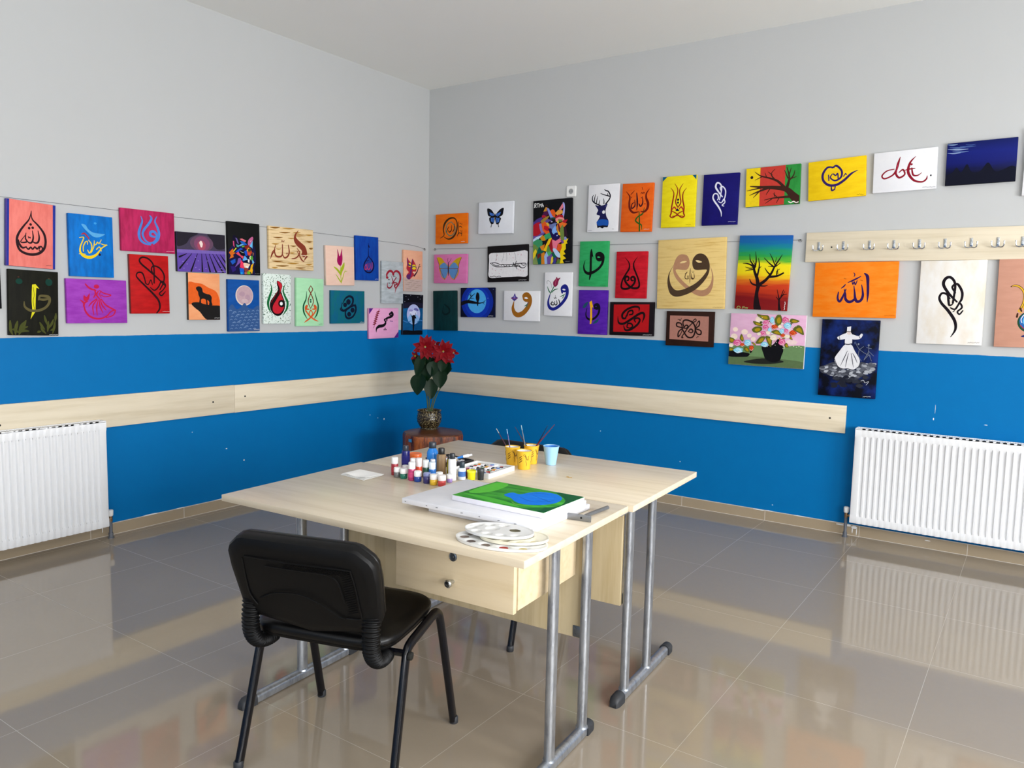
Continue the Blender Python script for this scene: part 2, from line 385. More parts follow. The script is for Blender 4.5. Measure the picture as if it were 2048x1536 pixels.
ART = [
('coral', 'L', -3.2302, 1.7285, 0.2439, 0.3454, -0.0418, ('brush', 'f0857a', 'e6766c', 'v'), '283593', 'coral canvas with black drop-shaped calligraphy and navy edge strips', [('q', '283593', [0, 0, 63, 1, 56, 999, 0, 1000]), ('q', '283593', [938, 0, 1000, 0, 1000, 1000, 947, 999]), ('s', '2a161c', [499, 134, 479, 211, 444, 283, 360, 367, 271, 467, 218, 563, 219, 654, 264, 742, 365, 788, 508, 801, 651, 774, 753, 704, 793, 599, 770, 485, 707, 405, 613, 329, 531, 275, 500, 217, 499, 134], [2.4, 4.7, 7.1, 8.8, 10.6, 11.8, 11.8, 11.8, 12.9, 14.1, 14.1, 12.9, 11.8, 11.8, 10.6, 8.8, 7.1, 4.7, 2.4]), ('e', '2a161c', [485, 345, 26, 20]), ('e', '2a161c', [456, 404, 26, 20]), ('e', '2a161c', [527, 392, 26, 20]), ('s', '2a161c', [635, 427, 660, 525, 638, 601, 577, 619, 521, 595], [3.5, 8.2, 9.4, 8.2, 4.7]), ('s', '2a161c', [519, 437, 539, 535, 515, 608, 465, 628, 407, 600], [3.5, 7.7, 8.8, 8.2, 4.7]), ('s', '2a161c', [392, 483, 383, 564, 412, 611, 333, 632, 289, 618, 378, 518], [3.5, 7.1, 8.2, 7.1, 4.7, 3.5]), ('s', '2a161c', [439, 532, 451, 555, 472, 538, 484, 555], [4.1]), ('s', '2a161c', [242, 599, 267, 665, 324, 710, 400, 693], [5.9, 10.6, 10.6, 7.1]), ('s', '2a161c', [394, 694, 441, 725, 490, 691, 527, 719, 572, 681, 619, 707, 660, 665], [5.9, 8.2, 8.2, 7.1, 8.2, 8.2, 5.9]), ('s', '2a161c', [660, 711, 691, 662, 728, 690, 708, 732, 661, 727], [4.7, 7.1, 7.1, 7.1, 4.7]), ('s', '40252a', [804, 956, 817, 948, 831, 952, 844, 943, 858, 948, 871, 943, 885, 949, 899, 943, 912, 945], [1.3])]),
('swan', 'L', -2.9152, 1.6919, 0.2459, 0.3447, 0.0007, ('brush', '0b78d2', '0f66b6', 'v'), '', 'bright blue canvas with yellow swan-shaped calligraphy under a pale feather stroke', [('p', '5aa9e0', [286, 156, 376, 167, 442, 237, 556, 280, 719, 287, 813, 291, 693, 342, 554, 346, 418, 274, 329, 211]), ('e', '3a98dc', [596, 125, 33, 17]), ('s', 'f2cf1c', [230, 376, 325, 368, 289, 441, 244, 524, 242, 608, 316, 666, 451, 684, 589, 640, 673, 571, 738, 515, 853, 464], [3.2, 5.2, 6.5, 7.7, 10.3, 15.5, 16.8, 12.9, 7.7, 6.5, 3.9]), ('s', 'f2cf1c', [309, 594, 312, 513, 356, 446, 404, 429, 407, 476], [4.5, 5.8, 5.8, 5.2, 3.9]), ('s', 'f2cf1c', [432, 405, 492, 464, 496, 546, 448, 616, 405, 566], [3.9, 6.5, 6.5, 5.8, 4.5]), ('s', 'f2cf1c', [563, 408, 548, 502, 488, 598], [3.9, 5.8, 5.8]), ('s', 'f2cf1c', [549, 486, 607, 462, 634, 428, 670, 449, 724, 384], [3.9, 5.2, 5.2, 5.2, 3.2]), ('s', 'f2cf1c', [210, 638, 284, 632, 362, 639], [2.6, 5.2, 2.6]), ('s', 'f2cf1c', [712, 450, 782, 464, 853, 464], [3.9, 5.2, 5.2]), ('s', 'f2cf1c', [604, 549, 675, 505, 719, 569], [5.2, 5.8, 3.9]), ('s', 'a83244', [281, 321, 349, 305, 442, 378], [5.2, 9.0, 7.7]), ('e', '1a1030', [675, 630, 28, 21])]),
('magenta_tulip', 'L', -2.5752, 1.804, 0.337, 0.2465, 0.005, ('brush', 'c22a60', 'a5204e', 'v'), '', 'magenta canvas with a blue tulip-shaped calligraphy', [('s', '4a80d2', [366, 156, 387, 268, 348, 416, 320, 563, 340, 705, 417, 790, 530, 816], [3.5, 9.9, 14.1, 16.9, 15.5, 12.7, 7.1]), ('s', '4a80d2', [529, 113, 560, 189, 498, 329, 422, 457, 387, 581, 437, 721, 530, 777, 626, 706, 651, 582, 600, 494, 537, 514, 536, 597, 612, 619], [5.6, 12.7, 14.1, 14.1, 12.7, 9.9, 9.9, 12.7, 14.1, 15.5, 15.5, 14.1, 9.9]), ('s', '4a80d2', [664, 122, 624, 243, 668, 385, 694, 529, 669, 678, 587, 792], [3.5, 9.9, 14.1, 16.9, 14.1, 8.5]), ('s', 'f0c0d0', [827, 960, 839, 948, 851, 955, 863, 941, 875, 950, 887, 943, 899, 954, 911, 944, 924, 948, 936, 937, 948, 951, 960, 940, 972, 947, 985, 933], [1.6])]),
('red_script', 'L', -2.5746, 1.4888, 0.2463, 0.3503, 0.0084, ('brush', 'c41a1c', 'ac1416', 'h'), '7c1416', 'deep red canvas with long looping black calligraphy running off its bottom edge', [('s', '240a10', [644, 996, 733, 907, 716, 785, 604, 681, 402, 544, 227, 427, 159, 360, 202, 305, 308, 309, 361, 391, 389, 484], [7.1, 11.4, 12.9, 12.9, 11.4, 10.0, 8.6, 8.6, 10.0, 8.6, 7.1]), ('s', '240a10', [877, 505, 695, 385, 465, 251, 289, 152, 253, 85, 344, 41, 503, 77, 610, 195, 607, 473], [7.1, 10.0, 11.4, 11.4, 10.0, 10.0, 10.0, 10.0, 8.6]), ('s', '240a10', [617, 351, 548, 249, 603, 182, 760, 213, 873, 329, 852, 461, 753, 584], [8.6, 8.6, 8.6, 10.0, 10.0, 8.6, 7.1]), ('s', '240a10', [505, 552, 608, 598, 715, 541, 805, 439, 904, 504, 842, 584, 738, 649, 795, 687, 894, 618], [5.7, 7.9, 8.6, 8.6, 8.6, 7.1, 8.6, 8.6, 5.7]), ('s', '240a10', [389, 484, 455, 501, 523, 422, 559, 500], [6.4]), ('s', 'f0d0d0', [805, 969, 821, 961, 837, 967, 853, 958, 869, 965, 885, 960, 901, 969, 918, 963, 934, 966, 950, 959, 966, 970, 983, 962, 999, 968], [1.6])]),
('dark_wow', 'L', -3.2306, 1.3677, 0.2483, 0.3464, -0.0282, ('brush', '15150f', '1d1d15', 'v'), '', 'near-black canvas with a yellow blade stroke crossing an olive curl and dim leaves', [('e', '0c3a30', [208, 179, 67, 43]), ('e', '0c3a30', [806, 167, 71, 57]), ('e', '4a2a20', [198, 113, 20, 9]), ('e', '4a3a20', [807, 113, 21, 9]), ('s', '4a4e20', [70, 988, 35, 924, 25, 848, 27, 778], [4.8, 14.3, 15.5, 6.0]), ('s', '4a4e20', [128, 987, 129, 923, 148, 847, 168, 786], [4.8, 14.3, 15.5, 6.0]), ('s', '4a4e20', [197, 987, 239, 922, 293, 845, 334, 773], [4.8, 14.3, 15.5, 6.0]), ('s', '454a1e', [187, 961, 266, 895, 366, 866], [4.8, 15.5, 6.0]), ('s', '454a1e', [187, 961, 276, 928, 386, 934], [4.8, 15.5, 6.0]), ('s', '454a1e', [187, 961, 119, 917, 70, 912], [4.8, 15.5, 6.0]), ('s', '454a1e', [187, 961, 247, 854, 326, 784], [4.8, 15.5, 6.0]), ('s', '474b1e', [730, 965, 669, 919, 632, 873], [4.8, 13.1, 4.8]), ('s', '474b1e', [771, 934, 782, 856, 789, 777], [4.8, 13.1, 4.8]), ('s', '474b1e', [792, 887, 855, 816, 893, 744], [4.8, 13.1, 4.8]), ('s', '474b1e', [710, 903, 649, 849, 612, 795], [4.8, 13.1, 4.8]), ('s', '474b1e', [772, 840, 731, 762, 707, 685], [4.8, 13.1, 4.8]), ('s', '474b1e', [875, 965, 907, 870, 926, 775], [4.8, 13.1, 4.8]), ('s', '474b1e', [628, 935, 587, 943, 563, 951], [4.8, 13.1, 4.8]), ('s', '474b1e', [928, 775, 939, 712, 946, 649], [4.8, 13.1, 4.8]), ('s', '474b1e', [834, 918, 886, 902, 917, 886], [4.8, 13.1, 4.8]), ('s', '5e5634', [593, 445, 620, 390, 712, 384, 803, 403, 811, 479, 732, 562, 588, 612, 427, 615, 317, 561, 303, 484], [8.4, 12.0, 14.3, 15.5, 13.1, 13.1, 14.3, 14.3, 10.8, 4.8]), ('s', '5e5634', [599, 434, 691, 442, 795, 424], [9.6, 13.1, 9.6]), ('q', 'dcd222', [464, 217, 533, 208, 610, 277, 549, 261, 536, 408, 528, 579, 531, 626, 426, 751, 463, 611, 451, 472, 456, 317]), ('s', '6a6a18', [488, 254, 504, 378, 483, 471, 507, 595], [2.4]), ('s', 'e0e0e0', [802, 992, 815, 985, 827, 990, 839, 982, 852, 988, 864, 984, 877, 991, 889, 985, 902, 988, 914, 982, 927, 991, 939, 984, 952, 989, 964, 981, 977, 987, 990, 983], [1.3])]),
('purple_dervish', 'L', -2.8915, 1.3821, 0.341, 0.2484, -0.0003, ('brush', 'a244ba', '9232aa', 'h'), '', 'purple canvas with a crimson line-drawn whirling dervish and tulip', [('s', 'c01a48', [305, 112, 361, 194, 419, 231, 474, 246], [6.6, 10.5, 9.2, 6.6]), ('e', 'c01a48', [487, 162, 44, 47]), ('s', 'c01a48', [452, 230, 467, 323, 437, 409], [7.9, 9.2, 6.6]), ('s', 'c01a48', [514, 264, 485, 357, 537, 449], [6.6, 9.2, 6.6]), ('s', 'c01a48', [536, 251, 611, 312, 726, 352, 626, 391, 559, 355], [5.3, 6.6, 6.6, 5.3, 3.9]), ('s', 'c01a48', [561, 262, 534, 333, 558, 407], [3.9, 5.3, 3.9]), ('s', 'c01a48', [482, 445, 397, 532, 351, 612], [6.6, 7.9, 5.3]), ('s', 'c01a48', [490, 461, 417, 612, 430, 813], [5.3, 7.9, 3.9]), ('s', 'c01a48', [510, 468, 478, 634, 486, 817], [5.3, 7.9, 3.9]), ('s', 'c01a48', [532, 472, 534, 610, 581, 760], [5.3, 7.9, 3.9]), ('s', 'c01a48', [549, 460, 571, 587, 637, 702], [5.3, 7.9, 3.9]), ('s', 'c01a48', [561, 448, 639, 586, 791, 701], [5.3, 9.2, 9.2]), ('s', 'c01a48', [270, 545, 287, 704, 350, 829, 448, 890, 548, 891, 651, 829, 713, 736, 791, 701, 753, 817, 633, 873], [5.3, 9.2, 10.5, 10.5, 9.2, 7.9, 6.6, 7.9, 6.6, 5.3]), ('p', 'c01a48', [276, 362, 318, 402, 369, 318, 357, 447, 306, 503, 268, 467]), ('s', 'c01a48', [214, 473, 270, 540, 268, 613], [3.9, 11.8, 9.2]), ('s', 'c01a48', [339, 498, 283, 540, 268, 613], [3.9, 10.5, 6.6])]),
('black_sliver', 'L', -3.4783, 1.4655, 0.1833, 0.2582, 0.0017, ('plain', '121216', '16161a', 'v'), '', 'black canvas at the far left end of the left wall, beside the near-black canvas', []),
('lavender', 'L', -2.2212, 1.7011, 0.3461, 0.2455, 0.0135, ('brush', '6248a4', '523a92', 'h'), '101014', 'purple lavender field canvas with black furrows under a dark glowing sky', [('q', '463e54', [0, 0, 1000, 0, 1000, 507, 1, 526]), ('p', '26222c', [3, 4, 428, 5, 272, 135, 185, 291, 16, 366, 2, 153]), ('p', '28242e', [638, 4, 996, 5, 999, 329, 828, 388, 723, 258, 672, 107]), ('e', '64485e', [503, 260, 238, 207]), ('e', '82486a', [508, 271, 162, 192]), ('e', 'a84c62', [497, 315, 87, 126]), ('p', 'f0dcd4', [451, 242, 487, 190, 522, 259, 507, 354, 479, 351, 459, 278]), ('q', '7862b2', [2, 441, 1001, 429, 1000, 512, 0, 532]), ('q', '6248a4', [1, 528, 1000, 507, 1000, 1000, 0, 1000]), ('s', '15111c', [190, 544, 118, 588, 46, 632], [3.3, 7.8, 11.8]), ('s', '15111c', [292, 535, 169, 727, 46, 918], [3.3, 7.8, 11.8]), ('s', '15111c', [408, 529, 339, 754, 270, 979], [3.3, 7.8, 11.8]), ('s', '15111c', [494, 529, 497, 765, 499, 1002], [3.3, 7.8, 11.8]), ('s', '15111c', [575, 524, 619, 763, 663, 1001], [3.3, 7.8, 11.8]), ('s', '15111c', [649, 521, 721, 758, 793, 997], [3.3, 7.8, 11.8]), ('s', '15111c', [723, 521, 829, 756, 937, 993], [3.3, 7.8, 11.8]), ('s', '15111c', [800, 522, 898, 719, 998, 918], [3.3, 7.8, 11.8]), ('s', '15111c', [884, 522, 942, 625, 1000, 729], [3.3, 7.8, 11.8]), ('e', '9a86d0', [127, 915, 12, 9]), ('e', '9a86d0', [195, 805, 12, 9]), ('e', '9a86d0', [365, 885, 12, 9]), ('e', '9a86d0', [419, 710, 12, 9]), ('e', '9a86d0', [573, 899, 12, 9]), ('e', '9a86d0', [369, 626, 12, 9]), ('e', '9a86d0', [842, 692, 13, 9]), ('e', '9a86d0', [893, 888, 13, 9]), ('e', '9a86d0', [749, 959, 12, 9]), ('e', '9a86d0', [112, 745, 12, 9]), ('e', '9a86d0', [434, 926, 12, 9]), ('e', '9a86d0', [611, 702, 12, 9]), ('s', 'c0b0e0', [820, 968, 831, 958, 842, 965, 853, 953, 864, 961, 876, 955, 886, 966, 898, 957, 909, 961, 920, 952, 931, 965, 942, 955, 953, 961, 964, 950], [1.4])]),
('wolf_dark', 'L', -1.9028, 1.749, 0.2511, 0.3463, 0.0124, ('plain', '101112', '141516', 'v'), '', 'black canvas with a multicoloured wolf head facing right, hanging over the moon canvas', [('p', '15123e', [-19, 611, 100, 470, 240, 440, 524, 395, 668, 389, 839, 471, 860, 732, 798, 863, 772, 1026, 12, 1043, -21, 839]), ('p', '100c26', [152, 284, 230, 262, 314, 330, 371, 440, 184, 512]), ('q', 'c84878', [150, 363, 187, 366, 200, 490, 158, 453]), ('q', '6a58a0', [227, 299, 278, 310, 338, 418, 290, 401]), ('q', '4aa0a8', [242, 424, 343, 439, 407, 407, 328, 474, 272, 476]), ('q', 'e07080', [358, 318, 436, 306, 564, 341, 535, 370, 421, 345]), ('q', '1a60c0', [360, 355, 491, 361, 593, 418, 490, 432, 405, 392]), ('q', '70a8e0', [329, 449, 415, 408, 489, 416, 385, 456]), ('q', '60a030', [418, 451, 507, 433, 503, 465, 432, 476]), ('q', '842018', [498, 452, 628, 419, 701, 480, 583, 512, 526, 488]), ('p', 'c06090', [613, 372, 658, 307, 764, 257, 783, 311, 684, 422, 629, 424]), ('q', 'e0b0c0', [683, 344, 744, 321, 700, 361]), ('q', '6ac0f0', [663, 445, 770, 332, 757, 485, 717, 460]), ('q', 'd86a18', [23, 587, 148, 504, 164, 579, 234, 587, 147, 624, 166, 670, 35, 705, 77, 643]), ('q', 'd8e020', [146, 560, 241, 486, 259, 500, 170, 570]), ('q', '1850c8', [238, 555, 383, 488, 456, 505, 339, 571, 224, 574]), ('q', 'e04860', [233, 600, 306, 562, 389, 630, 476, 645, 444, 699, 361, 648, 291, 624]), ('p', '08080e', [337, 545, 422, 532, 509, 582, 491, 628, 378, 612]), ('s', 'b8c8c0', [368, 547, 422, 569, 474, 574], [2.9]), ('q', '1a50c8', [488, 547, 591, 516, 588, 632, 528, 634]), ('q', '60b0f0', [430, 724, 505, 631, 561, 666, 591, 716, 489, 730]), ('q', '2a2a80', [452, 736, 585, 705, 641, 748, 580, 803, 496, 779]), ('p', '080824', [479, 735, 636, 712, 626, 774, 548, 803]), ('e', 'c8d0f0', [608, 741, 10, 7]), ('q', 'f0e8e0', [596, 691, 659, 708, 643, 771, 612, 752]), ('q', 'b84020', [571, 496, 687, 482, 745, 560, 683, 633, 597, 618]), ('q', 'e0b040', [566, 532, 622, 474, 654, 484, 606, 548]), ('p', '304018', [614, 500, 703, 496, 688, 543, 627, 545]), ('q', 'e0483a', [598, 566, 689, 574, 642, 629]), ('q', 'e8f0c0', [653, 651, 702, 624, 691, 693, 663, 702]), ('q', '50a030', [685, 656, 746, 618, 773, 690, 697, 726]), ('q', '8a5a48', [752, 554, 802, 570, 790, 622, 759, 615]), ('q', '6ab0e0', [750, 694, 811, 756, 747, 783, 732, 722]), ('q', '1858c0', [56, 749, 211, 699, 213, 770, 113, 815]), ('q', '7a50a8', [298, 689, 371, 677, 412, 737, 296, 810, 181, 873, 269, 775]), ('q', 'f03860', [379, 715, 479, 783, 477, 895, 432, 869, 404, 888, 376, 855, 345, 873, 364, 794]), ('p', 'f0c8b0', [466, 774, 622, 781, 667, 797, 606, 851, 520, 879, 479, 846]), ('q', 'fffff0', [520, 829, 621, 836, 606, 873, 533, 857]), ('q', '8a3a30', [466, 864, 582, 863, 623, 913, 506, 968]), ('q', '1060d0', [331, 871, 463, 878, 474, 990, 357, 990]), ('q', '20a0e0', [359, 949, 435, 957, 417, 990, 367, 991]), ('q', 'f0b010', [607, 916, 667, 896, 701, 808, 788, 763, 739, 862, 752, 912, 722, 982, 680, 932, 637, 957]), ('q', '70b020', [565, 937, 653, 927, 680, 988, 578, 991]), ('q', '2a1a70', [55, 844, 195, 848, 225, 916, 111, 962]), ('q', 'b06a50', [481, 958, 552, 946, 579, 988, 494, 990]), ('s', 'b0b0b0', [811, 975, 819, 969, 826, 973, 834, 966, 842, 971, 849, 968, 857, 974, 865, 969, 872, 972, 880, 966, 888, 974, 895, 968, 903, 972, 911, 965, 918, 970, 926, 966, 934, 972, 942, 968, 949, 970, 957, 965, 965, 972, 973, 966], [0.7])]),
('bark_script', 'L', -1.5044, 1.7765, 0.3943, 0.2949, 0.01, ('bark', 'ecd0a0', 'a8782c', 'h'), '', 'tan bark-streaked canvas with large brown calligraphy', [('s', '8a5a1c', [22, 34, 133, 35, 245, 16], [2.3, 10.8, 2.3]), ('s', 'b88838', [301, 27, 444, 25, 588, 3], [2.3, 9.3, 2.3]), ('s', '8a5a1c', [225, 129, 348, 129, 471, 110], [2.3, 9.3, 2.3]), ('s', 'b88838', [529, 100, 616, 104, 703, 88], [2.3, 9.3, 2.3]), ('s', 'b88838', [820, 131, 899, 136, 978, 120], [2.3, 10.8, 2.3]), ('s', '8a5a1c', [94, 257, 196, 260, 299, 242], [2.3, 9.3, 2.3]), ('s', 'b88838', [413, 249, 489, 254, 566, 239], [2.3, 7.7, 2.3]), ('s', '8a5a1c', [837, 294, 906, 300, 976, 286], [2.3, 10.8, 2.3]), ('s', 'b88838', [56, 409, 139, 414, 223, 400], [2.3, 10.8, 2.3]), ('s', '8a5a1c', [468, 426, 535, 433, 602, 419], [2.3, 9.3, 2.3]), ('s', 'b88838', [147, 521, 203, 529, 259, 517], [2.3, 7.7, 2.3]), ('s', '8a5a1c', [894, 453, 941, 462, 989, 450], [2.3, 12.4, 2.3]), ('s', 'b88838', [447, 589, 504, 597, 561, 585], [2.3, 9.3, 2.3]), ('s', '8a5a1c', [53, 816, 172, 820, 294, 804], [2.3, 9.3, 2.3]), ('s', 'b88838', [387, 844, 520, 848, 655, 831], [2.3, 10.8, 2.3]), ('s', '8a5a1c', [144, 919, 283, 922, 424, 906], [2.3, 10.8, 2.3]), ('s', 'b88838', [810, 848, 888, 855, 967, 842], [2.3, 10.8, 2.3]), ('s', '8a5a1c', [576, 943, 692, 948, 808, 933], [2.3, 9.3, 2.3]), ('s', 'b88838', [51, 964, 116, 972, 181, 960], [2.3, 9.3, 2.3]), ('p', '8a3a28', [661, 39, 609, 140, 601, 222, 690, 316, 800, 410, 845, 539, 836, 622, 719, 630, 728, 528, 602, 399, 546, 278, 571, 143]), ('q', '8a3a28', [686, 628, 871, 650, 772, 779, 792, 696]), ('s', 'f4e2c4', [705, 641, 812, 644, 763, 719], [3.9]), ('s', '8a3a28', [141, 436, 114, 574, 149, 694, 235, 704, 284, 641, 290, 416], [3.9, 9.3, 11.6, 11.6, 9.3, 7.7]), ('s', '8a3a28', [286, 641, 332, 722, 404, 682, 439, 569, 418, 414], [6.2, 10.8, 11.6, 10.8, 6.2]), ('s', '8a3a28', [128, 553, 69, 656, 24, 762], [4.6, 7.7, 3.9]), ('s', '8a3a28', [35, 714, 76, 596, 128, 553], [4.6, 7.7, 6.2]), ('s', '8a3a28', [495, 735, 598, 703, 677, 582, 617, 479], [6.2, 9.3, 9.3, 4.6]), ('s', '8a3a28', [616, 536, 676, 664, 725, 752, 775, 785], [4.6, 9.3, 10.8, 6.2]), ('s', '8a3a28', [268, 318, 279, 349, 298, 323, 313, 350, 332, 320], [4.6]), ('s', '8a3a28', [371, 605, 386, 634, 405, 602], [4.6])]),
('lion', 'L', -2.2089, 1.4236, 0.227, 0.2983, 0.0001, ('brush', 'f6ab7a', 'f2a06e', 'h'), '141212', 'orange canvas with a black lion silhouette standing on a rock', [('p', 'e86222', [-6, 222, 225, 212, 437, 233, 623, 303, 866, 380, 972, 525, 1003, 702, 612, 694, 82, 667, -8, 620]), ('p', '1b1919', [90, 664, 161, 627, 346, 625, 479, 659, 748, 686, 995, 698, 1002, 820, 1000, 1000, 577, 1000, 341, 823, 211, 752]), ('p', '1b1919', [238, 317, 302, 286, 382, 290, 434, 334, 459, 406, 565, 440, 673, 457, 731, 514, 723, 602, 748, 679, 645, 680, 652, 618, 589, 571, 602, 676, 554, 662, 545, 572, 455, 544, 390, 570, 388, 639, 330, 639, 349, 534, 311, 463, 299, 400, 258, 365]), ('s', 'e0e0e0', [809, 966, 826, 957, 843, 963, 860, 954, 877, 961, 894, 956, 911, 965, 928, 958, 945, 962, 962, 954, 979, 965], [1.5])]),
('blue_moon', 'L', -1.9096, 1.3694, 0.2485, 0.3465, 0.0011, ('brush', '1054a6', '0c4a96', 'h'), '', 'blue canvas with a pale pink moon above rippling peaks', [('e', 'e2d4c6', [511, 305, 281, 198]), ('e', 'c4a4ac', [519, 300, 256, 181]), ('e', 'b898a6', [439, 276, 92, 50]), ('e', 'b898a6', [613, 340, 82, 59]), ('e', 'd0b4b8', [516, 407, 108, 40]), ('p', '34588e', [3, 592, 125, 477, 243, 566, 378, 540, 515, 448, 620, 538, 783, 561, 866, 519, 998, 534, 995, 995, 0, 995]), ('s', '7c98c0', [30, 608, 72, 588, 114, 607], [2.1, 3.6, 2.1]), ('s', '7c98c0', [169, 635, 213, 615, 255, 634], [2.1, 3.6, 2.1]), ('s', '7c98c0', [311, 629, 354, 609, 397, 628], [2.1, 3.6, 2.1]), ('s', '7c98c0', [453, 623, 497, 603, 540, 622], [2.1, 3.6, 2.1]), ('s', '7c98c0', [596, 617, 640, 597, 683, 616], [2.1, 3.6, 2.1]), ('s', '7c98c0', [740, 611, 785, 591, 828, 610], [2.1, 3.6, 2.1]), ('s', '7c98c0', [885, 605, 930, 584, 973, 604], [2.1, 3.6, 2.1]), ('s', '7c98c0', [138, 638, 181, 618, 223, 637], [2.1, 3.6, 2.1]), ('s', '7c98c0', [277, 687, 321, 668, 363, 687], [2.1, 3.6, 2.1]), ('s', '7c98c0', [419, 682, 463, 662, 505, 681], [2.1, 3.6, 2.1]), ('s', '7c98c0', [562, 676, 606, 656, 649, 675], [2.1, 3.6, 2.1]), ('s', '7c98c0', [706, 670, 750, 650, 793, 669], [2.1, 3.6, 2.1]), ('s', '7c98c0', [850, 664, 895, 644, 938, 664], [2.1, 3.6, 2.1]), ('s', '7c98c0', [105, 664, 148, 644, 190, 664], [2.1, 3.6, 2.1]), ('s', '7c98c0', [245, 691, 289, 671, 331, 690], [2.1, 3.6, 2.1]), ('s', '7c98c0', [387, 685, 431, 665, 473, 685], [2.1, 3.6, 2.1]), ('s', '7c98c0', [528, 735, 572, 715, 615, 734], [2.1, 3.6, 2.1]), ('s', '7c98c0', [672, 729, 716, 709, 758, 729], [2.1, 3.6, 2.1]), ('s', '7c98c0', [816, 724, 860, 704, 903, 723], [2.1, 3.6, 2.1]), ('s', '7c98c0', [72, 723, 115, 703, 157, 722], [2.1, 3.6, 2.1]), ('s', '7c98c0', [213, 717, 256, 697, 298, 717], [2.1, 3.6, 2.1]), ('s', '7c98c0', [353, 744, 397, 724, 439, 744], [2.1, 3.6, 2.1]), ('s', '7c98c0', [496, 738, 539, 719, 582, 738], [2.1, 3.6, 2.1]), ('s', '7c98c0', [639, 733, 683, 713, 726, 732], [2.1, 3.6, 2.1]), ('s', '7c98c0', [781, 783, 825, 763, 868, 782], [2.1, 3.6, 2.1]), ('s', '7c98c0', [39, 781, 82, 762, 124, 781], [2.1, 3.6, 2.1]), ('s', '7c98c0', [179, 776, 222, 756, 265, 775], [2.1, 3.6, 2.1]), ('s', '7c98c0', [320, 803, 363, 783, 405, 802], [2.1, 3.6, 2.1]), ('s', '7c98c0', [462, 797, 505, 777, 548, 797], [2.1, 3.6, 2.1]), ('s', '7c98c0', [605, 792, 649, 772, 691, 791], [2.1, 3.6, 2.1]), ('s', '7c98c0', [748, 786, 793, 766, 835, 786], [2.1, 3.6, 2.1]), ('s', '7c98c0', [893, 781, 937, 761, 980, 780], [2.1, 3.6, 2.1]), ('s', '7c98c0', [146, 834, 189, 814, 231, 834], [2.1, 3.6, 2.1]), ('s', '7c98c0', [287, 829, 330, 809, 373, 828], [2.1, 3.6, 2.1]), ('s', '7c98c0', [428, 856, 471, 836, 514, 856], [2.1, 3.6, 2.1]), ('s', '7c98c0', [571, 851, 614, 831, 657, 850], [2.1, 3.6, 2.1]), ('s', '7c98c0', [714, 845, 758, 825, 801, 845], [2.1, 3.6, 2.1]), ('s', '7c98c0', [858, 840, 902, 820, 946, 840], [2.1, 3.6, 2.1]), ('s', '7c98c0', [114, 837, 157, 818, 199, 837], [2.1, 3.6, 2.1]), ('s', '7c98c0', [255, 832, 298, 812, 340, 832], [2.1, 3.6, 2.1]), ('s', '7c98c0', [395, 882, 439, 862, 481, 882], [2.1, 3.6, 2.1]), ('s', '7c98c0', [537, 909, 580, 890, 623, 909], [2.1, 3.6, 2.1]), ('s', '7c98c0', [680, 904, 724, 884, 766, 904], [2.1, 3.6, 2.1]), ('s', '7c98c0', [824, 899, 868, 879, 911, 899], [2.1, 3.6, 2.1]), ('s', '7c98c0', [81, 895, 124, 876, 166, 895], [2.1, 3.6, 2.1]), ('s', '7c98c0', [222, 890, 265, 871, 307, 890], [2.1, 3.6, 2.1]), ('s', '7c98c0', [363, 885, 406, 866, 449, 885], [2.1, 3.6, 2.1]), ('s', '7c98c0', [504, 912, 548, 893, 590, 912], [2.1, 3.6, 2.1]), ('s', '7c98c0', [645, 963, 689, 943, 732, 963], [2.1, 3.6, 2.1]), ('s', '7c98c0', [789, 958, 833, 938, 876, 958], [2.1, 3.6, 2.1]), ('s', '7c98c0', [48, 953, 91, 934, 133, 953], [2.1, 3.6, 2.1]), ('s', '7c98c0', [189, 948, 231, 929, 273, 948], [2.1, 3.6, 2.1]), ('s', '7c98c0', [329, 943, 373, 924, 415, 943], [2.1, 3.6, 2.1]), ('s', '7c98c0', [471, 938, 515, 919, 557, 938], [2.1, 3.6, 2.1]), ('s', '7c98c0', [613, 966, 657, 946, 699, 966], [2.1, 3.6, 2.1]), ('s', '7c98c0', [756, 961, 800, 941, 843, 961], [2.1, 3.6, 2.1]), ('s', 'e0e0e0', [797, 971, 813, 964, 829, 969, 846, 961, 862, 967, 879, 963, 895, 970, 911, 965, 927, 968, 944, 961, 960, 971, 977, 964], [1.6])]),
('speckled_tear', 'L', -1.6335, 1.4192, 0.2371, 0.3478, -0.0046, ('speck', 'e6f2ea', '2a5a3a', 'h'), '', 'white canvas speckled green with a red and black tear between two green leaves', [('s', '0f6a36', [255, 196, 290, 317, 227, 437, 159, 573, 188, 691, 290, 795], [3.0, 12.2, 18.2, 19.8, 13.7, 3.0]), ('s', '0f6a36', [791, 183, 708, 325, 787, 461, 867, 562, 834, 700, 683, 832], [3.0, 12.2, 16.7, 19.8, 15.2, 3.0]), ('p', '1a0a0c', [488, 132, 629, 170, 678, 240, 633, 344, 694, 445, 773, 581, 747, 719, 621, 823, 467, 841, 314, 783, 224, 674, 241, 555, 380, 434, 519, 312, 481, 211]), ('p', 'c82232', [611, 387, 693, 497, 736, 599, 710, 702, 591, 785, 437, 794, 333, 740, 335, 639, 440, 535, 549, 431]), ('p', 'c82232', [494, 142, 598, 165, 666, 227, 628, 310, 583, 388, 584, 294, 524, 210]), ('s', 'a01828', [274, 572, 386, 458, 497, 347], [3.8]), ('e', '14080a', [649, 591, 124, 75]), ('e', 'f4f4f4', [636, 592, 53, 36]), ('s', '304030', [806, 940, 826, 932, 845, 937, 865, 928, 885, 935, 904, 930, 924, 938, 943, 932, 963, 935], [1.7])]),
